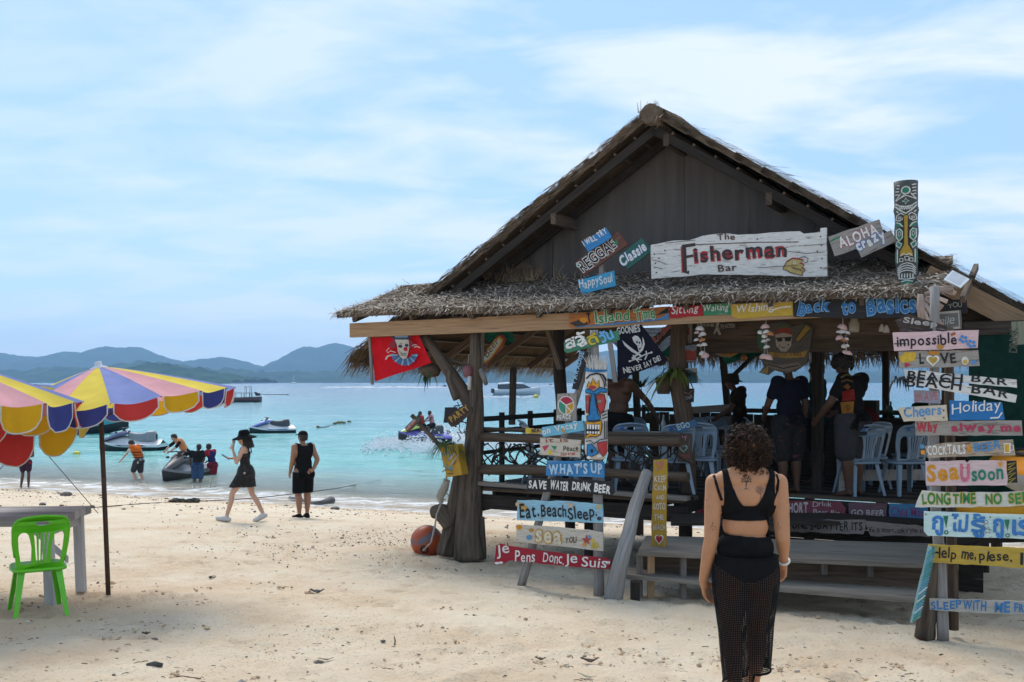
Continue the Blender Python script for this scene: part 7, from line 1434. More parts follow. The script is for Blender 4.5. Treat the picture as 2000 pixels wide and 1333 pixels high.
for (u, v, lab) in ((868, 755, 'far jet ski with red rider near the horizon, left of the trunk'), (1075, 752.5, 'far jet ski with red rider near the horizon, right of the speedboat')):
 c = SP(u, v + .5); root = T('jet_ski', lab, 'jet ski', c, 'distant jet skis'); q = MB(); q.mat(sp, True); q.ell(c + Vector((0, 0, .4)), (1.6, .6, .5), 12, 7); q.ell(c + Vector((.4, 0, .9)), (.6, .3, .3), 8, 6); q.build('hull', root); q = MB(); q.mat(plastic('rider_red', (.4, .03, .03), .7), True); q.ell(c + Vector((-.3, 0, 1.5)), (.25, .25, .42), 8, 7); q.ell(c + Vector((-.25, 0, 2.05)), (.13, .13, .15), 8, 6); q.build('rider', root)
for (u, v, c_, r_, lab) in ((150, 889, (.60, .52, .03), .17, 'yellow buoy on the water left of the navy jet ski'), (1047, 777, (.62, .48, .03), .6, 'yellow buoy below the speedboat')):
 c = SP(u, v); q = MB(); q.mat(plastic('buoy_yellow', c_), True); q.ell(c + Vector((0, 0, r_ * .3)), (r_, r_, r_ * .8), 12, 9); q.tube([c + Vector((0, 0, r_)), c + Vector((0, 0, r_ * 1.35))], r_ * .2, 6); tag(q.build('buoy'), lab, 'buoy')
root = T('float_line', 'line of dark floats on the water right of the standing man', 'float line', SP(650, 829)); q = MB(); q.mat(gl, True); q.tube([SP(620, 836), SP(640, 834), SP(655, 829), SP(690, 825)], .05, 5); q.build('rope', root); q = MB(); q.mat(M('float_dark', (.10, .09, .05), (.2, .18, .06), rough=.7))
for (u, v, r_) in ((621, 836, .13), (654, 829.5, .16), (661, 828, .2), (666, 827.5, .2), (672, 828, .15), (682, 826, .18)): m_ = MB(); m_.mat(MATS['float_dark'], True); m_.ell(SP(u, v) + Vector((0, 0, .08)), (r_, r_, r_ * .7), 10, 7); m_.build('float', root)
# spray of the violet jet ski: mounds of broken white water
foam = M('foam', (.90, .91, .92), (.84, .87, .89), scale=6, rough=.9, bump=0, rv=.05); translucent(foam, (.95, .97, 1), .45)
mb = MB(); mb.mat(foam, True); rs = random.Random(3)
def spray(n, u0, u1, vb, top, r0, r1):
 for k in range(n * 7):
  f = rs.random(); u = u0 + (u1 - u0) * f; c = SP(u, vb + rs.gauss(0, 5)); h = top(f) * rs.random() ** 2; r_ = rs.uniform(r0, r1) * .5 * (1 - .5 * h / 2.2); mb.rnd(rs.random()); mb.ell(c + Vector((rs.gauss(0, .1), rs.gauss(0, .8), h)), (r_ * 1.6, r_, r_ * .8), 5, 3, jit=.3)
def mound(u0, u1, vb, top, dep, n=70):
 rows = []
 for j in range(15):
  w = j / 7 - 1; rows.append(mb.verts([SP(u0 + (u1 - u0) * i / n, vb) + Vector((0, w * dep, -.06 + top(i / n) * max(0, 1 - w * w) * (.75 + .9 * noise.noise(Vector((i * .35, w * 3, 1))) + .5 * noise.noise(Vector((i * 1.1, w * 9, 4))) + .45 * noise.noise(Vector((i * 2.9, w * 23, 7))))) ) for i in range(n + 1)]))
 for r0_, r1_ in zip(rows[:-1], rows[1:]):
  for i in range(n): mb.face([r0_ + i, r0_ + i + 1, r1_ + i + 1, r1_ + i])
mound(728, 842, 868, lambda f: .05 + .6 * f ** 1.6, 1.6); mound(842, 1010, 862, lambda f: .6 * (1 - f) ** 1.3 + .08, 1.8); mound(800, 866, 876, lambda f: .22 * math.sin(f * 3.14), .7, 40)
spray(420, 732, 840, 866, lambda f: .1 + .8 * f ** 1.6, .03, .10); spray(420, 845, 1000, 858, lambda f: .8 * (1 - f) ** 1.2 + .2, .03, .11); spray(200, 715, 1010, 872, lambda f: .08, .04, .14); spray(160, 805, 862, 878, lambda f: .28, .03, .09)
spray(150, 1000, 1110, 868, lambda f: .12, .05, .2)
tag(mb.build('spray'), 'white spray and foam thrown up by the violet jet ski', 'spray', kind='stuff')
mb = MB(); mb.mat(foam, True)
for k in range(240):
 u = rs.uniform(640, 870); v = 757.5 + rs.gauss(0, .5); mb.rnd(rs.random()); mb.ell(SP(u, v), (rs.uniform(1, 5), rs.uniform(.8, 3), rs.uniform(.05, .5)), 6, 4)
for k in range(160):
 u = rs.uniform(930, 1190); v = (776 if u < 1060 else 754) + rs.gauss(0, .8); mb.rnd(rs.random()); s_ = 1 if u > 1060 else .4; mb.ell(SP(u, v), (rs.uniform(.6, 3) * s_, rs.uniform(.6, 2) * s_, rs.uniform(.05, .5) * s_), 6, 4)
tag(mb.build('wake'), 'long white wakes far out on the water', 'wake', kind='stuff')
# ---------------------------------------------------------------- people
SK1, SK2, SK3, SKD = skin('skin_tan', (.47, .225, .115)), skin('skin_light', (.56, .34, .24)), skin('skin_warm', (.33, .17, .10)), skin('skin_dark', (.10, .05, .03))
HAIR = M('hair_black', (.012, .010, .009), (.03, .022, .018), scale=1, st=(60, 60, 6), rough=.6, bump=.4, rv=0, detail=3)
def remesh(prims, vox, name, parent, mt, smooth=2, keep=None, infl=0.0, disp=None):
 """union of tapered capsules and ellipsoids, grown into one skin"""
 bm = MB(); org = ORIG[parent.name]
 for p in prims:
  if p[0] == 'c':
   _, a, ra, b, rb = p; ra += infl; rb += infl; a, b = Vector(a), Vector(b); d = b - a; L = d.length
   if L < 1e-5: bm.ell(a, ra, 12, 8); continue
   pts, rr = [], []
   for i in range(5): f = i / 4; th = f * math.pi / 2; pts.append(a - d / L * ra * math.cos(th)); rr.append(max(1e-4, ra * math.sin(th)))
   for i in range(1, 5): pts.append(a.lerp(b, i / 5)); rr.append(ra + (rb - ra) * i / 5)
   for i in range(5): f = i / 4; th = f * math.pi / 2; pts.append(b + d / L * rb * math.sin(th)); rr.append(max(1e-4, rb * math.cos(th)))
   bm.tube(pts, rr, 14, caps=True)
  else:
   _, c, r, rot = p; bm.ell(c, [x + infl for x in r], 20, 14, rot=rot)
 me = bpy.data.meshes.new('t'); me.from_pydata(bm.v, [], bm.f); o = bpy.data.objects.new('t', me); COL.objects.link(o)
 md = o.modifiers.new('r', 'REMESH'); md.mode = 'VOXEL'; md.voxel_size = vox; md.use_smooth_shade = True
 if smooth: s_ = o.modifiers.new('s', 'SMOOTH'); s_.iterations = smooth; s_.factor = .5
 dg = bpy.context.evaluated_depsgraph_get(); dg.update(); ev = o.evaluated_get(dg); m2 = ev.to_mesh()
 nv = len(m2.vertices); co = np.empty(nv * 3, dtype=np.float32); m2.vertices.foreach_get('co', co); co = co.reshape(-1, 3)
 fs = [tuple(p.vertices) for p in m2.polygons]; nrm = np.array([v.normal[:] for v in m2.vertices]); ev.to_mesh_clear(); bpy.data.objects.remove(o); bpy.data.meshes.remove(me)
 if disp is not None: co = co + nrm * np.array([disp(Vector(c)) for c in co])[:, None]
 out = MB(); out.mat(mt, True); out.cr = .5
 if keep is not None:
  kv = np.array([bool(keep(c[0] - 0, c[1] - 0, c[2] - 0)) for c in (co - np.array(org))]); fs = [f for f in fs if all(kv[i] for i in f)]
  used = sorted({i for f in fs for i in f}); mp_ = {i: k for k, i in enumerate(used)}; co = co[used] if used else co[:0]; fs = [tuple(mp_[i] for i in f) for f in fs]
 if not fs: return None
 if keep is not None:                   # even out the cut edge
  ec = {}
  for f in fs:
   for a, b in zip(f, f[1:] + f[:1]): k = (min(a, b), max(a, b)); ec[k] = ec.get(k, 0) + 1
  nb = {}
  for (a, b), n in ec.items():
   if n == 1: nb.setdefault(a, []).append(b); nb.setdefault(b, []).append(a)
  for _ in range(8):
   new = {i: co[i] * .4 + .6 * np.mean([co[j] for j in l], axis=0) for i, l in nb.items()}
   for i, p in new.items(): co[i] = p
 out.v = [tuple(c) for c in co]
 for f in fs: out.face(f)
 return out.build(name, parent)
class Body:
 """joints in metres, local frame: x to the person's right as seen from behind, y forward, z up; placed by base and yaw"""
 def __init__(s, label, base, yaw, h=1.72, skin=SK1, vox=.012, build=1.0, female=False, name='person'):
  s.base = Vector(base); s.rt = Matrix.Rotation(yaw, 3, 'Z'); s.k = h / 1.72; s.sk = skin; s.vox = vox; s.bd = build; s.fem = female
  s.root = T(name, label, 'person', s.base); s.body = []; s.J = dict(pel=(0, 0, .93), che=(0, .0, 1.28), nek=(0, -.01, 1.46), hea=(0, .02, 1.60),
   shL=(-.185, -.01, 1.41), shR=(.185, -.01, 1.41), elL=(-.23, -.02, 1.12), elR=(.23, -.02, 1.12), wrL=(-.24, .05, .87), wrR=(.24, .05, .87),
   hiL=(-.095, 0, .90), hiR=(.095, 0, .90), knL=(-.10, .02, .49), knR=(.10, .02, .49), anL=(-.10, -.02, .08), anR=(.10, -.02, .08))
  s.toe = {}; s.hand = {}; s.look = (0, 1, 0)
 def P(s, p): return s.base + s.rt @ (Vector(p) * s.k)
 def set(s, **kw): s.J.update(kw); return s
 def c(s, a, ra, b, rb): return ('c', s.P(a), ra * s.k, s.P(b), rb * s.k)
 def e(s, c, r, rot=None): return ('e', s.P(c), [x * s.k for x in r], s.rt @ rot if rot else s.rt)
 def torso(s):
  J, b = s.J, s.bd; pel, che, nek = Vector(J['pel']), Vector(J['che']), Vector(J['nek']); up = (nek - pel).normalized(); q = Vector((0, 0, 1)).rotation_difference(up).to_matrix(); wst = pel.lerp(che, .45)
  f = s.fem; o = [s.e(che, (.155 * b, .105 * b, .17), q), s.e(wst, ((.115 if f else .135) * b, (.085 if f else .10) * b, .15), q), s.e(pel, ((.165 if f else .15) * b, .11 * b, .12), q)]
  for sd in 'LR':
   sh = Vector(J['sh' + sd]); o += [s.c(nek - up * .07, .055, sh, .058 * b), s.c(che.lerp(sh, .3), .09 * b, che.lerp(sh, .75) - up * .05, .07 * b), s.c(pel.lerp(Vector(J['hi' + sd]), .7) + Vector((0, -.05 * b, 0)), .095 * b, Vector(J['hi' + sd]) + Vector((0, -.045 * b, -.03)), .09 * b)]
  return o
 def arms(s, only=None):
  o = []; b = s.bd
  for sd in 'LR':
   sh, el, wr = [Vector(s.J[k + sd]) for k in ('sh', 'el', 'wr')]; m_ = el.lerp(wr, .28); o += [s.c(sh, .054 * b, sh.lerp(el, .45), .047 * b), s.c(sh.lerp(el, .45), .047 * b, el, .037 * b), s.c(el, .037 * b, m_, .038 * b), s.c(m_, .038 * b, wr, .024 * b)]
  return o
 def hands(s, fr=.0085):
  o = []
  for sd in 'LR':
   el, wr = Vector(s.J['el' + sd]), Vector(s.J['wr' + sd]); hd = s.hand.get(sd, {}); d = Vector(hd.get('dir', (wr - el))).normalized(); side = Vector(hd.get('side', (0, 1, 0))); side = (side - d * side.dot(d)).normalized(); pn = d.cross(side)
   if pn.dot(Vector((1, 0, 0))) * (1 if sd == 'L' else -1) < 0: pn = -pn
   pn = Vector(hd['palm']).normalized() if 'palm' in hd else pn; curl = hd.get('curl', .5); kn = wr + d * .085
   o += [s.c(wr, .024, wr + d * .03, .026)]
   for i, off in enumerate((-.027, -.009, .009, .027)): o.append(s.c(wr + d * .02 + side * off * .6, .0145, kn + side * off, .0125))
   for i, (off, L) in enumerate(((.029, .070), (.010, .080), (-.010, .074), (-.028, .058))):
    p = kn + side * off; a = curl * (.75 + .12 * i); dd = d
    for sg, ln in enumerate((.45, .32, .26)):
     dd = (dd * math.cos(a * (.6 + .2 * sg)) + pn * math.sin(a * (.6 + .2 * sg))).normalized(); q = p + dd * L * ln; o.append(s.c(p, fr + .001 - sg * .0008, q, fr + .0002 - sg * .0008)); p = q
   t0 = wr + d * .025 + side * .024; t1 = t0 + (d * .7 + side * .65 + pn * .25).normalized() * .042; t2 = t1 + (d * .95 + side * .1 + pn * .35).normalized() * .032; o += [s.c(t0, .014, t1, .0115), s.c(t1, .0115, t2, .009)]
  return o
 def legs(s):
  o = []; b = s.bd
  for sd in 'LR':
   hi, kn, an = [Vector(s.J[k + sd]) for k in ('hi', 'kn', 'an')]; fd = Vector(s.toe.get(sd, (0, 1, -.12))).normalized(); cf = kn.lerp(an, .3) - Vector((0, .018, 0)); back = -fd
   o += [s.c(hi, .092 * b, hi.lerp(kn, .5), .075 * b), s.c(hi.lerp(kn, .5), .075 * b, kn, .054 * b), s.c(kn, .052 * b, cf, .057 * b), s.c(cf, .057 * b, an, .034), s.c(an, .033, an + back * .035 + Vector((0, 0, -.045)), .028), s.c(an + Vector((0, 0, -.03)), .034, an + fd * .12 + Vector((0, 0, -.045)), .03), s.c(an + fd * .12 + Vector((0, 0, -.045)), .032, an + fd * .18 + Vector((0, 0, -.05)), .02)]
  return o
 def head(s):
  h, n = Vector(s.J['hea']), Vector(s.J['nek']); L = Vector(s.look).normalized(); q = Vector((0, 1, 0)).rotation_difference(L).to_matrix(); T_ = lambda x, y, z: h + q @ Vector((x, y, z)); s.hq, s.T_ = q, T_
  o = [s.c(n - Vector((0, 0, .05)), .055, h - Vector((0, 0, .06)), .05), s.e(T_(0, -.012, .03), (.074, .094, .088), q), s.e(T_(0, .018, -.035), (.060, .072, .082), q), s.e(T_(0, .052, -.088), (.034, .034, .026), q), s.c(T_(0, .088, .012), .010, T_(0, .106, -.022), .015), s.e(T_(0, .088, -.055), (.022, .012, .012), q)]
  for sx in (-1, 1): o += [s.e(T_(sx * .076, -.005, -.005), (.010, .020, .032), q), s.e(T_(sx * .04, .066, -.02), (.025, .02, .022), q)]
  return o
 def grow(s, hands=True):
  s.body = s.torso() + s.arms() + s.legs() + s.head(); s.trs, s.arm, s.leg = s.torso(), s.arms(), s.legs()
  b = remesh(s.body + (s.hands() if hands else []), s.vox, 'body', s.root, s.sk); s.bm = b
  q = MB(); q.mat(M('eye_dark', (.02, .015, .012), rough=.3, bump=0), True)
  for sx in (-1, 1): q.ell(s.P(s.T_(sx * .031, .080, .004)), [x * s.k for x in (.012, .007, .007)], 8, 6)
  q.build('eyes', b); return s
 def wear(s, name, mt, prims, infl, keep, vox=None, disp=None):
  kp = (lambda x, y, z: keep(*((s.rt.transposed() @ Vector((x, y, z))) / s.k))) if keep else None
  return remesh(prims, vox or s.vox, name, s.root, mt, keep=kp, infl=infl * s.k, disp=disp)
 def hair(s, mt=HAIR, extra=(), infl=.016, front=.035, low=-.07, nz=.006):
  T_, q = s.T_, s.hq; inv = q.transposed(); h = Vector(s.J['hea'])
  def keep(x, y, z):
   p = inv @ (Vector((x, y, z)) - h); return p.z > (low if p.y < -.01 else .035 if abs(p.x) < .07 and p.y > front else -.02)
  pr = [s.e(T_(0, -.012, .03), (.074, .094, .088), q), s.e(T_(0, -.03, -.03), (.068, .07, .07), q)] + list(extra)
  return s.wear('hair', mt, pr, infl, keep, s.vox * .8, disp=lambda p: nz * noise.noise(p * 60))
 def feet(s, name, mt, sole_m=None, infl=.012):
  for sd in 'LR':
   an = Vector(s.J['an' + sd]); fd = Vector(s.toe.get(sd, (0, 1, -.12))).normalized(); lo = Vector((0, 0, -.055))
   pr = [s.c(an - fd * .045 + lo, .034, an + fd * .10 + lo, .040), s.c(an + fd * .10 + lo, .04, an + fd * .17 + lo, .032)]
   if sole_m is None: pr.append(s.c(an + Vector((0, 0, -.02)), .036, an + fd * .08 + Vector((0, 0, -.045)), .036))
   remesh(pr, s.vox * .8, name, s.root, mt, infl=infl * s.k)
def c_black(n, v=.012): return cloth(n, (v, v, v * 1.1), (v * .6, v * .6, v * .65))
# --- the woman in front, walking towards the bar
wb = GP(1452, 1372); wb = Vector(((1452 - 1000) / F * 5.95, 5.95, ZC - (1372 - VH) / F * 5.95)); pm = F / 5.95
def wx(u, v, y=0.0): return ((u - 1452) / pm, y, (1372 - v) / pm)
W = Body('curly haired woman in black crop top and sheer black knit trousers walking to the bar', wb, 0, 1.72, SK1, .0062, 1.0, True)
W.set(pel=wx(1456, 1078, .0), che=wx(1459, 972, .01), nek=wx(1460, 925, .0), hea=wx(1461, 880, .03), shL=wx(1395, 943, 0), shR=wx(1521, 943, 0), elL=wx(1387, 1052, -.03), elR=wx(1526, 1050, -.03), wrL=wx(1375, 1136, .03), wrR=wx(1537, 1103, .08), hiL=wx(1427, 1100, 0), hiR=wx(1483, 1100, 0), knL=wx(1430, 1235, .02), knR=wx(1482, 1232, .05), anL=wx(1432, 1348, -.05), anR=wx(1482, 1340, .12))
W.look = (-.1, 1, -.05)
W.hand = {'L': dict(dir=(.035, .04, -.12), side=(.55, .8, .1), palm=(.6, -.35, -.1), curl=.45), 'R': dict(dir=(-.01, .05, -.12), side=(-.7, .7, .0), palm=(-.75, -.5, .1), curl=.8)}
def woman_prims():
 c, e, V = W.c, W.e, Vector
 o = [e(wx(1459, 968, .005), (.150, .095, .125)), e(wx(1456, 1025, .0), (.138, .092, .12)), e(wx(1455, 1070, -.005), (.160, .108, .11)), e(wx(1455, 1112, -.02), (.176, .118, .105)),
  c(wx(1415, 938, -.01), .062, wx(1503, 938, -.01), .062), c(wx(1460, 935, 0), .066, wx(1460, 915, .0), .055)]
 for sx, u in ((-1, 1414), (1, 1504)):
  o += [c(wx(1459 + sx * 20, 922, -.005), .043, wx(1459 + sx * 61, 946, 0), .054), e(wx(1456 + sx * 29, 1120, -.06), (.093, .078, .092)), c(wx(1459 + sx * 35, 965, .0), .085, wx(1459 + sx * 34, 985, .01), .078)]
 return o
tr = woman_prims(); ar = []
for sd, sx in (('L', -1), ('R', 1)):
 sh, el, wr = [Vector(W.J[k + sd]) for k in ('sh', 'el', 'wr')]; md, m2 = sh.lerp(el, .42), el.lerp(wr, .25)
 ar += [W.c(sh, .054, md, .052), W.c(md, .052, el, .043), W.c(el, .043, m2, .043), W.c(m2, .043, wr, .0265)]
W.torso = lambda: tr; W.arms = lambda: ar
lg = []
for sd in 'LR':
 hi, kn, an = [Vector(W.J[k + sd]) for k in ('hi', 'kn', 'an')]; cf = kn.lerp(an, .33) + Vector((0, -.025, 0))
 lg += [W.c(hi, .098, hi.lerp(kn, .5), .085), W.c(hi.lerp(kn, .5), .085, kn, .06), W.c(kn, .058, cf, .062), W.c(cf, .062, an, .036), W.c(an, .036, an + Vector((0, -.03, -.045)), .03), W.c(an + Vector((0, 0, -.03)), .034, an + Vector((0, .12, -.05)), .03), W.c(an + Vector((0, .12, -.05)), .032, an + Vector((0, .19, -.055)), .022)]
W.legs = lambda: lg; W.grow()
BK = c_black('black_jersey', .010)
def lx(u): return (u - 1452) / pm
def lz(v): return (1372 - v) / pm
def top_keep(x, y, z):
 if z < lz(1014) or z > lz(985):
  if z < lz(1014): return False
 X = abs(x - lx(1458))
 if z < lz(985): return True
 # back: scooped neckline, wide straps; front: covered to the chest
 t = (z - lz(985)) / (lz(925) - lz(985))
 if y < .02:
  inner = .03 + .088 * min(1, max(0, t)) ** .6; outer = .150 + .006 * min(1, t); return inner < X < outer
 return X < .135 and z < lz(955) or .112 < X < .156
W.wear('crop_top', BK, tr, .006, top_keep, .005)
bv = BVHTree.FromPolygons([tuple(Vector(v.co) + ORIG[W.bm.name]) for v in W.bm.data.vertices], [tuple(p.vertices) for p in W.bm.data.polygons])
def on_skin(u, v, lift=.003, d0=Vector((0, 0, 0))):
 o = Vector((0, 0, ZC)); d = Vector(((u - 1000) / F, 1, -(v - VH) / F)).normalized(); h = bv.ray_cast(o, d, 30)
 return h[0] - d * lift if h[0] else P(u, v, 5.95)
for pts in ([(1394, 929), (1399, 945), (1404, 962), (1410, 978)], [(1516, 927), (1520, 940), (1518, 958), (1511, 976)]):
 q = MB(); q.mat(BK, True); q.tube([on_skin(u, v, .004) for u, v in pts], .008, 6); q.build('shoulder_strap', W.root)
q = MB(); q.mat(BK, True); q.tube([on_skin(1500, v, .004) for v in (990, 1005, 1020, 1035, 1048)], [.016, .014, .013, .015, .02], 6, flat=.6); q.build('side_strap', W.root)
W.wear('bikini_bottom', BK, tr + lg, .005, lambda x, y, z: z < lz(1060) and z > lz(1130) + max(0, abs(x - lx(1455)) - .045) * .62, .0065)
W.wear('waistband', BK, tr, .012, lambda x, y, z: lz(1088) < z < lz(1043 + 3 * math.sin(x * 9)), .0055)
# sheer knit trousers: loose tubes with rows of holes
kn_m = bpy.data.materials.new('black_openwork_knit'); kn_m.use_nodes = True; t = kn_m.node_tree; b = t.nodes['Principled BSDF']; b.inputs['Base Color'].default_value = (.010, .010, .011, 1); b.inputs['Roughness'].default_value = .95; b.inputs['Specular IOR Level'].default_value = .1
uvn = N(t, 'ShaderNodeTexCoord'); sp_ = N(t, 'ShaderNodeSeparateXYZ'); t.links.new(uvn.outputs['UV'], sp_.inputs[0]); hole = None
for ax_, sc2, duty in (('X', 100.0, .42), ('Y', 96.0, .40)):
 m1 = N(t, 'ShaderNodeMath', operation='MULTIPLY'); t.links.new(sp_.outputs[ax_], m1.inputs[0]); m1.inputs[1].default_value = sc2; m2 = N(t, 'ShaderNodeMath', operation='FRACT'); t.links.new(m1.outputs[0], m2.inputs[0]); m3 = N(t, 'ShaderNodeMath', operation='LESS_THAN'); t.links.new(m2.outputs[0], m3.inputs[0]); m3.inputs[1].default_value = duty
 if hole is None: hole = m3
 else: m4 = N(t, 'ShaderNodeMath', operation='MULTIPLY'); t.links.new(hole.outputs[0], m4.inputs[0]); t.links.new(m3.outputs[0], m4.inputs[1]); hole = m4
iv = N(t, 'ShaderNodeMath', operation='SUBTRACT'); iv.inputs[0].default_value = 1; t.links.new(hole.outputs[0], iv.inputs[1]); t.links.new(iv.outputs[0], b.inputs['Alpha'])
mb = MB(); mb.mat(kn_m, True)
prof = [(1084, 1396, 1517, .150), (1110, 1390, 1520, .172), (1140, 1389, 1521, .176), (1180, 1394, 1518, .155), (1220, 1399, 1515, .13), (1260, 1402, 1513, .115), (1300, 1406, 1510, .11), (1322, 1408, 1508, .11)]
NS = 72; rows = []; vv = np.linspace(1084, 1322, 44)
for v in vv:
 L_, R_, D_ = [np.interp(v, [p[0] for p in prof], [p[k] for p in prof]) for k in (1, 2, 3)]; cx, rx = (L_ + R_) / 2, (R_ - L_) / 2; row = []
 for k in range(NS):
  a = 2 * math.pi * k / NS; f = min(1, max(0, (v - 1120) / 120)); pinch = 1 - .34 * f * math.exp(-((math.cos(a)) / .30) ** 2)   # the cloth dips in between the legs
  fold = 1 + .03 * f * math.sin(a * 9 + v * .02) + .02 * f * math.sin(a * 17 + v * .05); row.append(wb + Vector((lx(cx) + rx / pm * math.cos(a) * (1 + .02 * f * math.sin(a * 5)), (.0 + .05 * f * math.cos(a) - .02) + D_ * math.sin(a) * pinch * fold, lz(v - (12 * f if math.cos(a) > .1 else -5 * f)))))
 rows.append(mb.verts(row))
for i in range(len(vv) - 1):
 for k in range(NS):
  k2 = (k + 1) % NS; u0, u1 = k / NS * .95, (k + 1) / NS * .95; w0, w1 = vv[i] / pm, vv[i + 1] / pm
  mb.face([rows[i] + k, rows[i + 1] + k, rows[i + 1] + k2, rows[i] + k2], [(u0, w0), (u0, w1), (u1, w1), (u1, w0)])
mb.build('knit_trousers', W.root)
q = MB(); q.mat(BK, True)
for i, rr in ((-1, .006), (0, .006)):
 q.tube([Vector(mb.v[rows[i] + k]) for k in range(NS)], rr, 5, closed=True)
q.build('hem', W.root)
q = MB(); q.mat(plastic('bangle_white', (.72, .68, .60), .4), True); wr = Vector(W.J['wrR']); wd = (wr - Vector(W.J['elR'])).normalized(); wc = W.P(wr - wd * .012); x_ = wd.orthogonal().normalized(); y_ = wd.cross(x_); q.tube([wc + (x_ * math.cos(a) + y_ * math.sin(a)) * .034 for a in np.linspace(0, 6.2832, 20)[:-1]], .0085, 7, closed=True); q.build('bracelet', W.root)
# tattoos laid on the skin
TA = M('tattoo_ink', (.055, .042, .040), rough=.6, bump=0, rv=0); q = MB(); q.mat(TA, True)
def ink(pts, w=.0022):
 q.tube([on_skin(u, v, .0) for u, v in pts], w, 4, flat=.4)
ink([(1457, 956), (1457.5, 948), (1458, 940)], .003)
for (a, b_) in ((1450, 936), (1453, 931), (1458, 929), (1463, 931), (1466, 936), (1450, 941), (1466, 941), (1455, 935), (1461, 935)): ink([(1458, 943), ((1458 + a) / 2, (941 + b_) / 2), (a, b_)]); ink([(a - 2.4, b_), (a, b_ - 2), (a + 2.4, b_), (a, b_ + 2), (a - 2.4, b_)], .0024)
ink([(1453, 957), (1457, 954), (1462, 957)])
for k in range(7): a0 = k * .9; c = (1483 + 4.5 * math.cos(a0), 957 + 5 * math.sin(a0)); ink([(c[0] + 3.2 * math.cos(a), c[1] + 3.2 * math.sin(a)) for a in np.linspace(0, 6.28, 9)], .0018)
ink([(1484, 963), (1486, 970), (1484, 975)])
ink([(1393, 1020), (1391, 1026), (1388, 1030), (1392, 1034), (1398, 1031), (1396, 1028), (1391, 1029)], .002); ink([(1386, 1033), (1392, 1036), (1398, 1034)], .002); ink([(1378, 988), (1384, 990), (1392, 992)], .0016); ink([(1379, 976), (1380, 978)], .003)
ink([(1519, 1020), (1520, 1026), (1517, 1031), (1521, 1034), (1524, 1030), (1521, 1027)], .002); ink([(1516, 1034), (1525, 1033)], .002)
q.build('tattoo', W.bm)
# curly hair: core and corkscrew strands
HC = M('hair_brown', (.016, .008, .005), (.045, .020, .010), scale=12, rough=.6, bump=0, rv=.5, spec=.2)
rh = random.Random(9); hc = wb + Vector((lx(1462), .03, lz(876)))
def hpt(d): return hc + Vector((d.x * (.094 if d.x < 0 else .10), d.y * .10, d.z * (.135 if d.z > 0 else .145)))
core = remesh([('e', hc + Vector((0, 0, .01)), [.086, .094, .112], None), ('e', hc + Vector((.012, -.01, -.06)), [.085, .08, .09], None)], .008, 'hair', W.root, HC, disp=lambda p: .012 * noise.noise(p * 35))
mb = MB(); mb.mat(HC, True)
for k in range(1150):
 th = math.acos(rh.uniform(-.85, 1)); ph = rh.uniform(0, 6.283); d = Vector((math.sin(th) * math.cos(ph), math.sin(th) * math.sin(ph), math.cos(th)))
 if d.y > .55 and d.z < .3: continue
 p = hpt(d) * 1.0; p = hc + (p - hc) * rh.uniform(.80, .98); dn = (Vector((d.x * .55, d.y * .5, -.75 + .5 * d.z)) + Vector((rh.gauss(0, .35), rh.gauss(0, .35), rh.gauss(0, .3)))).normalized(); L = rh.uniform(.04, .085); r_ = rh.uniform(.006, .012); x_ = dn.orthogonal().normalized(); y_ = dn.cross(x_); tn = rh.uniform(1.2, 2.4); ph0 = rh.uniform(0, 6.28); mb.rnd(rh.random())
 pts = [p + d * .012 + dn * L * f + (x_ * math.cos(ph0 + f * tn * 6.283) + y_ * math.sin(ph0 + f * tn * 6.283)) * r_ for f in np.linspace(0, 1, 12)]; mb.tube(pts, [.0032] * 8 + [.003, .0026, .002, .001], 4)
mb.build('curls', core)
# --- couple at the waterline
def walk_base(u, v, Y): return G(u, Y)
def at(u, v):                               # ground distance for a foot seen at pixel
 return GP(u, v)
b = at(482, 1018); A = Body('woman in black floral dress and black sun hat walking along the waterline with a phone', b, R(90), 1.68, SK2, .0105, .94, True)
A.set(pel=(0, .02, .94), che=(0, .045, 1.27), nek=(0, .03, 1.45), hea=(0, .07, 1.575), shL=(-.165, .02, 1.39), shR=(.165, .03, 1.39), elL=(-.20, .14, 1.13), wrL=(-.10, .235, 1.36), elR=(.19, .15, 1.16), wrR=(.10, .30, 1.19), knL=(-.08, .26, .53), anL=(-.08, .36, .10), knR=(.09, -.08, .50), anR=(.09, -.29, .13)); A.look = (0, 1, -.12)
A.toe = {'L': (0, 1, .1), 'R': (0, 1, -.45)}; A.hand = {'L': dict(dir=(.05, .03, .1), side=(0, 1, 0), curl=1.0), 'R': dict(dir=(-.02, .1, .0), side=(-1, 0, 0), palm=(0, 0, 1), curl=.5)}; A.grow()
fl = M('dress_floral', (.016, .015, .015), (.012, .011, .011), scale=30, rough=.95, bump=0, wear=(.30, .28, .25), wt=.63, ws=46, rv=0)
dr = A.trs + [A.c((0, .02, .95), .15, (0, .04, .80), .155), A.c((0, .04, .80), .15, (0, .05, .64), .15), A.c((0, -.01, .85), .13, (0, -.04, .64), .13), A.c((0, .08, .8), .12, (0, .13, .64), .12), A.c((-.08, .06, .86), .11, (-.085, .20, .63), .105), A.c((.08, .0, .86), .11, (.09, -.04, .63), .105)]
A.wear('dress', fl, dr, .014, lambda x, y, z: z > .655 and (z < 1.30 or (z < 1.33 and abs(x) < .1)), .011)
for sx in (-1, 1): q = MB(); q.mat(BK, True); q.tube([A.P((sx * .085, .13, 1.28)), A.P((sx * .09, .09, 1.40)), A.P((sx * .085, .0, 1.44)), A.P((sx * .08, -.06, 1.38)), A.P((sx * .07, -.07, 1.29))], .012, 5); q.build('shoulder_strap', A.root)
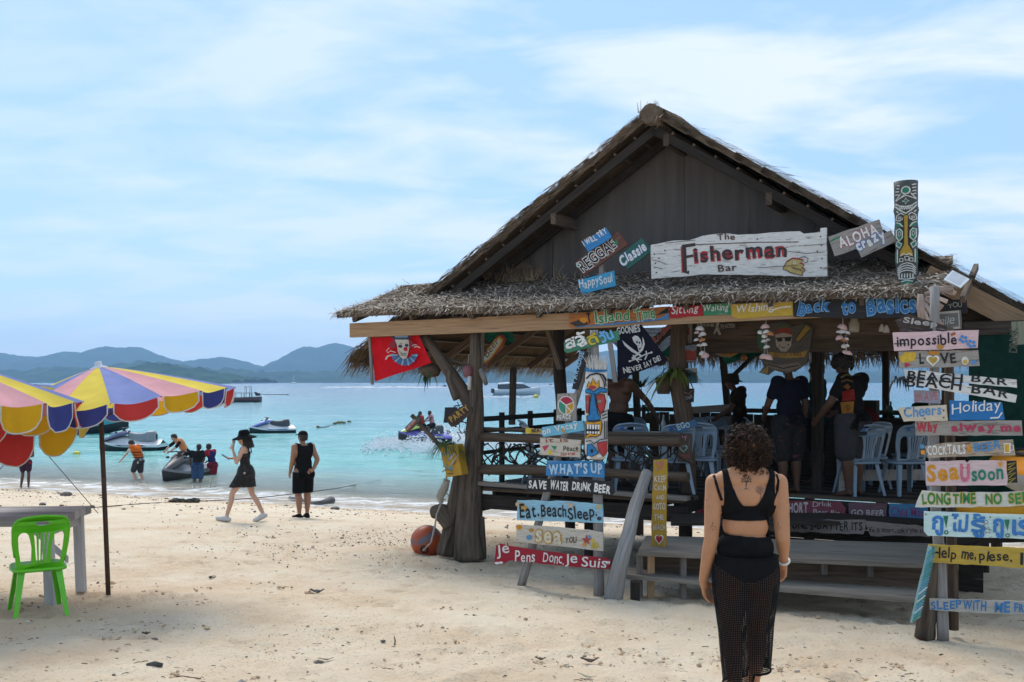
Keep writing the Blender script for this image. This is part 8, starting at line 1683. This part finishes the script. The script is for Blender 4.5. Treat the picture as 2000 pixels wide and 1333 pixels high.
A.hair(extra=[A.c((0, .0, 1.60), .07, (0, -.07, 1.42), .055), A.c((.05, .02, 1.55), .05, (.06, -.02, 1.40), .04), A.c((-.05, .02, 1.55), .05, (-.06, .0, 1.40), .04)], low=-.2, nz=.015)
q = MB(); q.mat(c_black('hat_felt', .008), True); q.lathe(A.P((0, .045, 1.615)), [(.23, -.045), (.215, -.02), (.105, .015), (.10, .08), (.085, .115), (.04, .125), (0, .125)], 24, axis=A.rt @ Vector((0, .12, 1))); q.lathe(A.P((0, .045, 1.612)), [(.23, -.047), (.10, .006), (0, .01)], 24, axis=A.rt @ Vector((0, .12, 1))); q.build('sun_hat', A.root)
CL = plastic('clog_white', (.58, .56, .54), .6); A.feet('clog', CL)
ph = T('mobile_phone', "dark phone in the walking woman's lowered hand", 'phone', A.P((.06, .42, 1.20))); q = MB(); q.mat(plastic('phone_black', (.03, .03, .04), .2), False); q.box(A.P((.085, .42, 1.215)), A.rt @ Vector((.038, 0, 0)), A.rt @ Vector((0, .07, .045)), A.rt @ Vector((0, -.004, .006))); q.build('case', ph)
dk = T('drink_can', 'small pale drink held to the face of the walking woman', 'drink', A.P((-.06, .25, 1.47))); q = MB(); q.mat(plastic('can_pale', (.5, .5, .46), .4), True); q.tube([A.P((-.055, .255, 1.42)), A.P((-.045, .235, 1.54))], .03, 10); q.build('can', dk)
b = at(592, 1012); B_ = Body('man in black sleeveless shirt, shorts and cap standing at the waterline', b, R(40), 1.76, SK3, .0105, 1.25)
B_.set(elR=(.25, -.13, 1.15), wrR=(.12, -.19, .96), elL=(-.225, .02, 1.13), wrL=(-.20, .16, .90), anL=(-.09, -.02, .08), anR=(.09, .0, .08)); B_.look = (-.25, 1, .0); B_.toe = {'L': (-.2, 1, -.1), 'R': (.25, 1, -.1)}; B_.hand = {'R': dict(dir=(-.12, .02, -.06), side=(0, 0, 1), curl=.9)}; B_.grow()
B_.wear('sleeveless_shirt', BK, B_.trs + [B_.c((0, -.01, 1.0), .165, (0, -.0, .86), .165)], .016, lambda x, y, z: .80 < z < 1.5 and abs(x) < .175 and not (z > 1.44 and abs(x) < .07), .011)
SH_ = B_.trs + [B_.c((sx * .095, -.01, .90), .115, (sx * .105, .01, .54), .10) for sx in (-1, 1)]
B_.wear('shorts', c_black('shorts_black', .008), SH_, .016, lambda x, y, z: .50 < z < .93, .011); B_.hair()
q = MB(); q.mat(c_black('cap_black', .008), True); B_c = B_.P(B_.T_(0, -.012, .055)); q.ell(B_c, [x * B_.k for x in (.088, .108, .078)], 18, 12, rot=B_.rt @ B_.hq, zmin=-.15); q.build('cap', B_.root); q = MB(); q.mat(c_black('cap_black', .008), True); q.ell(B_.P(B_.T_(0, .115, .045)), [.07, .07, .012], 12, 6, rot=B_.rt @ B_.hq); q.build('cap_peak', B_.root)
B_.feet('shoe', c_black('shoe_black', .012)); q = MB(); q.mat(plastic('watch', (.35, .33, .30), .3), True); wr = Vector(B_.J['wrR']); q.ell(B_.P(wr), (.03, .03, .02), 10, 6); q.build('watch', B_.root)
# --- people in the shallows
ORV = cloth('vest_orange', (.62, .13, .015)); ORV2 = cloth('vest_pale_orange', (.68, .28, .13)); WHT = cloth('shirt_white', (.60, .55, .50)); GRY = cloth('shorts_grey', (.05, .05, .055)); RDS = cloth('shirt_red', (.36, .02, .035)); BLS = cloth('shirt_navy', (.02, .025, .10)); DNM = cloth('denim', (.04, .08, .17)); BRW = c_black('shirt_black', .014)
def vest(B, mt): pel = Vector(B.J['pel']); up = (Vector(B.J['nek']) - pel).normalized(); return B.wear('life_vest', mt, B.trs, .035, lambda x, y, z: (Vector((x, y, z)) - pel).dot(up) > .07, .013)
def shirt(B, mt, z0=.88, sleeve=.22, infl=.014, name='shirt'):
 pr = list(B.trs)
 for sd in 'LR':
  sh, el = Vector(B.J['sh' + sd]), Vector(B.J['el' + sd]); pr.append(B.c(sh, .05 * B.bd, sh.lerp(el, sleeve / .3 * .8), .046 * B.bd))
 pel, nek = Vector(B.J['pel']), Vector(B.J['nek']); up = (nek - pel).normalized(); L = (nek - pel).length
 return B.wear(name, mt, pr, infl, lambda x, y, z: -.06 < (Vector((x, y, z)) - pel).dot(up) < L - .02 or abs(x) > .11)
def shorts(B, mt, f=.72, name='shorts'):
 pr = list(B.trs); pel = Vector(B.J['pel'])
 for sd in 'LR': hi, kn = Vector(B.J['hi' + sd]), Vector(B.J['kn' + sd]); pr += [B.c(hi, .11 * B.bd, hi.lerp(kn, f), .088 * B.bd)]
 up = (Vector(B.J['nek']) - pel).normalized(); return B.wear(name, mt, pr, .014, lambda x, y, z: (Vector((x, y, z)) - pel).dot(up) < .07)
def wbase(u, v, dep): p = SP(u, v); return p - Vector((0, 0, dep))
b = wbase(271, 936, .28); C1 = Body('man in orange life vest and white shirt wading bent over through the shallows', b, R(75), 1.74, SK2, .014)
C1.set(pel=(0, -.05, .92), che=(0, .10, 1.24), nek=(0, .20, 1.40), hea=(0, .29, 1.49), shL=(-.18, .15, 1.37), shR=(.18, .15, 1.37), elL=(-.27, .28, 1.16), wrL=(-.36, .40, .98), elR=(.24, .03, 1.13), wrR=(.26, .02, .88), knL=(-.1, .16, .52), anL=(-.1, -.02, .10), knR=(.1, .0, .48), anR=(.1, -.12, .08)); C1.look = (0, 1, -.6); C1.grow(); shirt(C1, WHT); vest(C1, ORV); shorts(C1, GRY, .8); C1.hair()
q = MB(); q.mat(BK, True); up = (Vector(C1.J['nek']) - Vector(C1.J['pel'])).normalized()
for f in (.22, .40, .58): c = Vector(C1.J['pel']).lerp(Vector(C1.J['nek']), f); q.tube([C1.P(c + Vector((math.cos(a) * .195, math.sin(a) * .155, 0))) for a in np.linspace(0, 6.28, 20)[:-1]], .014, 5, closed=True)
q.build('buckle_straps', C1.root)
b = wbase(50, 951, .06); C2 = Body('person in red shirt and dark shorts at the water edge under the red umbrella flap', b, R(20), 1.62, SKD, .014, .95)
C2.set(knL=(-.09, .06, .48), anL=(-.12, -.16, .10), anR=(.09, .04, .08), elR=(.24, .05, 1.12), wrR=(.08, .2, 1.05)); C2.grow(); shirt(C2, RDS); shorts(C2, cloth('shorts_plum', (.045, .02, .035)), .6); C2.hair()
skp = SP(360, 934)
b = skp + Vector((-.1, .1, -.05)); C3 = Body('man in pale orange life vest and black shirt climbing astride the grey jet ski', b, R(130), 1.72, SK2, .014)
C3.set(pel=(0, -.12, .98), che=(0, .06, 1.27), nek=(0, .20, 1.40), hea=(0, .30, 1.48), shL=(-.18, .14, 1.36), shR=(.18, .14, 1.36), elL=(-.30, .34, 1.16), wrL=(-.22, .52, 1.02), elR=(.30, .34, 1.16), wrR=(.22, .52, 1.02), hiL=(-.11, -.1, .95), hiR=(.11, -.1, .95), knL=(-.32, .28, .72), anL=(-.36, .12, .38), knR=(.32, .25, .72), anR=(.36, .10, .36)); C3.look = (0, 1, -.5); C3.grow(); shirt(C3, BRW, sleeve=.35); vest(C3, ORV2); shorts(C3, BRW, .8); C3.hair()
b = wbase(386, 941, .32); C4 = Body('man in black shirt and blue denim shorts standing beside the grey jet ski', b, R(12), 1.66, SKD, .014, 1.05)
C4.set(pel=(0, .0, .92), che=(-.02, .08, 1.24), nek=(-.03, .14, 1.41), hea=(.03, .20, 1.52), elL=(-.26, .12, 1.10), wrL=(-.26, .26, .90), elR=(.22, .12, 1.12), wrR=(.16, .3, .98), shL=(-.21, .09, 1.36), shR=(.16, .09, 1.36)); C4.grow(); shirt(C4, BRW); shorts(C4, DNM, 1.0); C4.hair()
b = wbase(415, 929, .5); C5 = Body('man in red and navy shirt standing waist deep right of the grey jet ski', b, R(60), 1.70, SKD, .014, 1.05)
C5.set(pel=(0, .0, .92), che=(0, .08, 1.25), nek=(0, .14, 1.42), hea=(0, .2, 1.54), shL=(-.18, .1, 1.38), shR=(.18, .1, 1.38), elL=(-.24, .22, 1.12), wrL=(-.18, .42, 1.0), elR=(.24, .20, 1.12), wrR=(.18, .42, 1.0)); C5.grow(); shirt(C5, BLS); C5.wear('red_yoke', RDS, C5.trs + [C5.c(C5.J['shR'], .06, Vector(C5.J['shR']).lerp(Vector(C5.J['elR']), .6), .056), C5.c(C5.J['shL'], .06, Vector(C5.J['shL']).lerp(Vector(C5.J['elL']), .6), .056)], .02, lambda x, y, z: z > 1.2 and (y > .02 or abs(x) > .12)); shorts(C5, cloth('shorts_red', (.20, .02, .03)), .7); C5.hair()
# two riders on the violet jet ski
for (dx, dz, lab, mt) in ((-.05, 0, 'front rider in red life vest on the violet jet ski', cloth('vest_red', (.5, .05, .04))), (.45, .03, 'rear rider in pink life vest on the violet jet ski', cloth('vest_pink', (.62, .25, .28)))):
 b = wk + Vector((dx, dx * .46, .02 + dz)); D = Body(lab, b, R(115), 1.7, SKD, .018)
 D.set(pel=(0, 0, 1.05), che=(0, .08, 1.36), nek=(0, .14, 1.52), hea=(0, .18, 1.65), shL=(-.18, .1, 1.48), shR=(.18, .1, 1.48), elL=(-.28, .3, 1.26), wrL=(-.2, .5, 1.2), elR=(.28, .3, 1.26), wrR=(.2, .5, 1.2), hiL=(-.1, 0, 1.0), hiR=(.1, 0, 1.0), knL=(-.3, .32, .86), anL=(-.36, .2, .5), knR=(.3, .32, .86), anR=(.36, .2, .5)); D.grow(); vest(D, mt); shorts(D, BRW, .8); D.hair()
# --- people inside the bar, against the light
def deckp(u, Y): x = (u - 1000) / F * Y; return Vector((x, Y, ZF))
I1 = Body('man in dark shirt and patterned shorts standing by the counter, seen from behind', deckp(1541, 12.9), R(20), 1.76, SKD, .013, 1.18); I1.set(elL=(-.26, .08, 1.12), wrL=(-.2, .24, .98)); I1.grow(); shirt(I1, cloth('shirt_indigo', (.012, .012, .024))); shorts(I1, M('shorts_pattern', (.012, .012, .014), (.01, .01, .012), rough=.9, bump=0, wear=(.12, .04, .045), wt=.6, ws=12), 1.0); I1.hair()
I2 = Body('mop haired man in black shirt with red and orange printed back, looking down', deckp(1664, 12.6), R(36), 1.80, SKD, .012, 1.3); I2.set(che=(0, .04, 1.28), nek=(0, .06, 1.46), hea=(0, .13, 1.57), elL=(-.30, .10, 1.12), wrL=(-.26, .30, .93), elR=(.24, .1, 1.12), wrR=(.14, .32, 1.0)); I2.look = (0, 1, -.6); I2.grow(); s2 = shirt(I2, BRW); shorts(I2, GRY, .9); I2.hair(extra=[I2.e(I2.T_(0, -.02, .04), (.105, .115, .10), I2.hq)], infl=.02, low=-.09, nz=.03)
bv = BVHTree.FromPolygons([tuple(Vector(v.co) + ORIG[s2.name]) for v in s2.data.vertices], [tuple(p.vertices) for p in s2.data.polygons])
def proj_on(u, v):
 o = Vector((0, 0, ZC)); d = Vector(((u - 1000) / F, 1, -(v - VH) / F)).normalized(); h = bv.ray_cast(o, d, 30); return h[0] if h[0] else bv.find_nearest(P(u, v, 12.55))[0]
p = Paint(proj_on, Vector((0, 1, 0)), 6)
p.poly([(1645, 765), (1668, 760), (1670, 782), (1644, 784)], (.26, .015, .012)); p.poly([(1641, 786), (1668, 784), (1666, 808), (1644, 810)], (.36, .15, .012)); p.disc(1655, 797, 6, 7, (.16, .06, .01)); p.stroke([(1642, 738), (1652, 732), (1664, 734)], 3, (.22, .15, .03)); p.stroke([(1643, 746), (1654, 742), (1666, 746)], 2.5, (.20, .10, .02)); p.poly([(1646, 756), (1654, 750), (1661, 756), (1656, 762)], (.22, .08, .015))
p.mb.build('back_print', I2.root)
I3 = Body('man in bucket hat leaning at the back counter by the sea opening', deckp(1447, 15.2), R(75), 1.60, SKD, .014, 1.1); I3.set(che=(0, .05, 1.26), nek=(0, .09, 1.43), hea=(0, .15, 1.55), elL=(-.25, .16, 1.1), wrL=(-.2, .34, .98), elR=(.25, .16, 1.1), wrR=(.2, .34, .98)); I3.look = (0, 1, -.2); I3.grow(); shirt(I3, cloth('shirt_brown', (.03, .018, .012))); shorts(I3, BRW, .9); I3.hair()
q = MB(); q.mat(cloth('hat_khaki', (.05, .045, .03)), True); q.lathe(I3.P((0, .14, 1.585)), [(.165, -.035), (.11, .0), (.10, .075), (.06, .095), (0, .10)], 18); q.build('bucket_hat', I3.root)
I4 = Body('man in dark teal shirt mostly hidden behind the inner post', deckp(1597, 14.2), R(60), 1.74, SKD, .014, 1.05); I4.set(elL=(-.28, .2, 1.2), wrL=(-.2, .4, 1.25)); I4.grow(); shirt(I4, cloth('shirt_teal', (.010, .05, .055))); shorts(I4, BRW, .9); I4.hair()
I5 = Body('shirtless man with dark shorts propping his arm on the inner rail behind the pirate flag', deckp(1208, 13.9), R(-40), 1.74, SKD, .013, 1.12); I5.set(pel=(-.02, .0, .93), che=(0, .05, 1.26), nek=(.01, .08, 1.45), hea=(.02, .12, 1.58), elR=(.30, .25, 1.16), wrR=(.34, .42, .95), elL=(-.26, -.02, 1.12), wrL=(-.22, .1, .92)); I5.grow(); shorts(I5, BRW, .9); I5.hair()
# ---------------------------------------------------------------- things lying on the sand
rd = random.Random(17); PEB = M('pebble', (.20, .17, .15), (.06, .05, .045), scale=12, rough=.9, bump=.2, rv=.6); SHL = M('shell_bits', (.62, .57, .50), (.45, .38, .32), scale=20, rough=.7, bump=0, rv=.4); TWG = M('twig_bits', (.10, .07, .05), (.05, .035, .025), scale=10, rough=.9, bump=0, rv=.5)
mb = MB(); gpt = GP(770, 1062)
def drop(t, x0, x1):                        # point at distance t inland of the waterline
 x = rd.uniform(x0, x1); y = SHC - 1.085 * t - .42 * x; return Vector((x, y, ground(x, y)))
for k in range(7500):
 z_ = rd.random()
 if z_ < .45: t_ = rd.gauss(1.5, .6)
 elif z_ < .65: t_ = rd.gauss(4.2, 1.0)
 else: t_ = rd.uniform(.6, 12) if rd.random() < .7 else rd.uniform(7, 16)
 p = drop(max(.3, t_), -17, 11)
 if k % 3 == 0: p = gpt + Vector((rd.gauss(0, 1.5), rd.gauss(0, 1.3), 0)); p.z = ground(p.x, p.y)
 s_ = rd.lognormvariate(-4.75, .55) * (.58 if k % 3 == 0 else 1); mb.mat(PEB if rd.random() < .72 else SHL, False).rnd(rd.random()); mb.ell(p + Vector((0, 0, s_ * .2)), (s_ * rd.uniform(.8, 1.6), s_, s_ * rd.uniform(.4, .8)), 6, 4, jit=.3, rot=Matrix.Rotation(rd.uniform(0, 6.28), 3, 'Z'))
tag(mb.build('pebbles'), 'dark pebbles and shell bits along the tide line', 'pebbles', kind='stuff')
mb = MB()
CLD = M('sand_clod', (.42, .29, .175), (.56, .42, .28), scale=30, rough=1, bump=.3, rv=.3)
for k in range(1800):
 v = 1040 + 300 * rd.random() ** .8; u = rd.uniform(-40, 2040); p = GP(u, v); s_ = rd.lognormvariate(-5.0, .45)
 z_ = rd.random()
 if k % 2:
  if k % 14 == 1: cl = p
  p = cl + Vector((rd.gauss(0, .10), rd.gauss(0, .09), 0)); p.z = ground(p.x, p.y) + .004; mb.mat(CLD, False).rnd(rd.random()); mb.ell(p, (s_ * 1.5, s_ * 1.2, s_ * .8), 6, 4, jit=.35); continue
 if z_ < .35: mb.mat(SHL if rd.random() < .5 else PEB, False).rnd(rd.random()); mb.ell(p + Vector((0, 0, s_ * .3)), (s_ * 1.5, s_, s_ * .6), 6, 4, jit=.3)
 else: a = rd.uniform(0, 6.28); L = rd.uniform(.015, .06); d = Vector((math.cos(a), math.sin(a), 0)); mb.mat(TWG, False).rnd(rd.random()); mb.tube([p + Vector((0, 0, .004)), p + d * L * .5 + Vector((rd.gauss(0, .004), rd.gauss(0, .004), .008)), p + d * L + Vector((0, 0, .004))], rd.uniform(.0012, .003), 4)
tag(mb.build('beach_litter'), 'fine twigs, shell and leaf crumbs strewn over the sand', 'litter', kind='stuff')
LD = M('leaf_brown', (.10, .065, .045), (.045, .03, .022), scale=12, rough=.8, bump=.3, rv=.3)
def leaf(label, u, v, L, w, rz, mt=LD, curl=.5, name='dry_leaf'):
 p = GP(u, v) + Vector((0, 0, .012)); mb = MB(); mb.mat(mt, True); d = Vector((math.cos(rz), math.sin(rz), 0)); s_ = Vector((-d.y, d.x, 0)); rows = []
 for i in range(8):
  f = i / 7; ww = w * math.sin(math.pi * min(1, .08 + f * .92)) ** .7; c = p + d * (f - .5) * L + Vector((0, 0, curl * L * (.35 * (2 * f - 1) ** 2 + .08 * math.sin(f * 9)))); rows.append(mb.verts([c + s_ * ww * k + Vector((0, 0, abs(k) * ww * curl * (1.2 + .5 * math.sin(i * 2 + k)))) for k in (-1, -.5, 0, .5, 1)]))
 for a, b in zip(rows[:-1], rows[1:]):
  for k in range(4): mb.face([a + k, b + k, b + k + 1, a + k + 1])
 tag(mb.build(name), label, 'leaf')
leaf('curled brown dead leaf on the sand left of the curly haired woman', 1153, 1296, .15, .028, .1)
leaf('smaller flat brown leaf left of the curled one', 1056, 1292, .09, .02, -.1)
leaf('dark brown leaf on the sand left of the curled leaves', 637, 1292, .12, .014, .15, curl=.3)
leaf('red brown curled leaf at the foot of the right sign stand', 1800, 1251, .12, .03, .3, M('leaf_red', (.10, .03, .025), (.05, .02, .016), rough=.8, bump=.2))
leaf('grey dry leaf on the sand between the umbrella and the bar', 620, 1160, .16, .04, .2, M('leaf_grey', (.13, .13, .13), (.06, .06, .06), rough=.9, bump=.3))
leaf('small brown leaf near the umbrella pole, below the chair', 286, 1242, .07, .025, .3)
leaf('narrow dry leaf by the grey table legs', 160, 1081, .14, .02, .1)
leaf('pale green grey palm leaflet half buried at the bottom edge', 1148, 1326, .16, .014, -.5, M('leaf_sage', (.22, .23, .17), (.15, .15, .11), rough=.8, bump=.1), .3)
q = MB(); q.mat(TWG, True); p = GP(771, 1258); q.tube([p - Vector((0, 0, .02)), p + Vector((.003, 0, .03)), p + Vector((-.004, 0, .06))], [.006, .005, .003], 6); tag(q.build('twig'), 'short black twig standing upright in the sand', 'twig')
q = MB(); q.mat(M('husk_grey', (.10, .10, .085), (.05, .05, .04), scale=30, rough=.95, bump=.6), True); p = GP(302, 1303); q.tube([p + Vector((-.055, 0, .012)), p + Vector((0, .006, .02)), p + Vector((.055, 0, .014))], [.014, .02, .014], 8, flat=.8); tag(q.build('coconut_fibre'), 'grey roll of coconut fibre on the sand at lower left', 'fibre')
q = MB(); q.mat(plastic('plastic_bit', (.45, .47, .5)), False); p = GP(255, 1301); q.ell(p + Vector((0, 0, .006)), (.02, .012, .006), 7, 5, jit=.3); tag(q.build('plastic_scrap'), 'pale plastic scrap left of the fibre roll', 'scrap')
q = MB(); q.mat(TWG, True); q.tube([GP(330, 1326) + Vector((0, 0, .004)), GP(355, 1323) + Vector((0, 0, .008)), GP(380, 1326) + Vector((0, 0, .006)), GP(392, 1329) + Vector((0, 0, .012))], .004, 5); tag(q.build('twig'), 'thin crooked twig lying at the bottom left edge', 'twig')
# rope, weed heap, driftwood
rm = M('rope_dark', (.10, .085, .06), (.05, .045, .035), scale=30, rough=.95, bump=.3)
q = MB(); q.mat(rm, True); pts = []
for (u, v, h) in ((-40, 1002, .02), (60, 998, .02), (180, 992, .03), (280, 984, .03), (335, 981, .08), (400, 979, .05), (460, 976, .20), (520, 971, .28), (600, 962, .33), (660, 954, .24), (690, 948, .10), (745, 938, -.05)):
 g_ = GP(u, v); Y_ = g_.y - h * 5; pts.append(P(u, v, Y_))
q.tube(pts, .012, 6); tag(q.build('mooring_rope'), 'dark mooring rope running along the sand into the sea', 'rope')
q = MB(); q.mat(M('weed', (.035, .03, .02), (.09, .08, .055), scale=14, rough=1, bump=.6, rv=.5), True)
for k in range(60): p = GP(335 + rd.uniform(0, 52), 983); q.rnd(rd.random()); q.ell(p + Vector((0, rd.uniform(-.1, .1), .03 + rd.uniform(0, .05))), (rd.uniform(.04, .11), .05, rd.uniform(.02, .045)), 7, 5, jit=.35)
tag(q.build('seaweed_heap'), 'dark heap of seaweed on the rope at the tide line', 'seaweed', kind='stuff')
dw = T('driftwood', 'dark driftwood log lying at the waterline behind the standing man', 'driftwood', GP(605, 984)); trunk('log', [GP(566, 972) + Vector((0, 0, .09)), GP(585, 977) + Vector((0, 0, .07)), GP(610, 984) + Vector((0, 0, .04)), GP(626, 986) + Vector((0, 0, .07)), GP(648, 981) + Vector((0, 0, .12))], [.055, .085, .055, .07, .12], n=9, seed=91, mat_=M('wet_wood', (.05, .045, .045), (.14, .13, .125), scale=1, st=(20, 2, 1), co='UV', rough=.8, bump=.6), par=dw)
for (u, v, s_, lab) in ((655, 996, .09, 'dark stone on the tide line right of the driftwood log'), (83, 987, .06, 'grey stone on the sand at the far left'), (130, 969, .13, 'flat brown stone at the tide line on the left'), (180, 991, .05, 'small dark stone by the rope left of the umbrella pole')):
 q = MB(); q.mat(PEB, True); p = GP(u, v); q.ell(p + Vector((0, 0, s_ * .3)), (s_ * 1.3, s_, s_ * .6), 10, 7, jit=.15); tag(q.build('stone'), lab, 'stone')
# ---------------------------------------------------------------- the air over the bay
hz = MB(); hzm = bpy.data.materials.new('haze'); hzm.use_nodes = True; t = hzm.node_tree
t.nodes.remove(t.nodes['Principled BSDF'])
pv = N(t, 'ShaderNodeVolumePrincipled'); pv.inputs['Color'].default_value = (.46, .71, 1.0, 1); pv.inputs['Density'].default_value = HAZE; pv.inputs['Anisotropy'].default_value = 0
t.links.new(pv.outputs[0], t.nodes['Material Output'].inputs['Volume'])
hz.mat(hzm, False).box((0, 2000, 90), (9500, 0, 0), (0, 2500, 0), (0, 0, 102))
tag(hz.build('haze'), kind='stuff', label='pale haze over the bay', cat='haze')
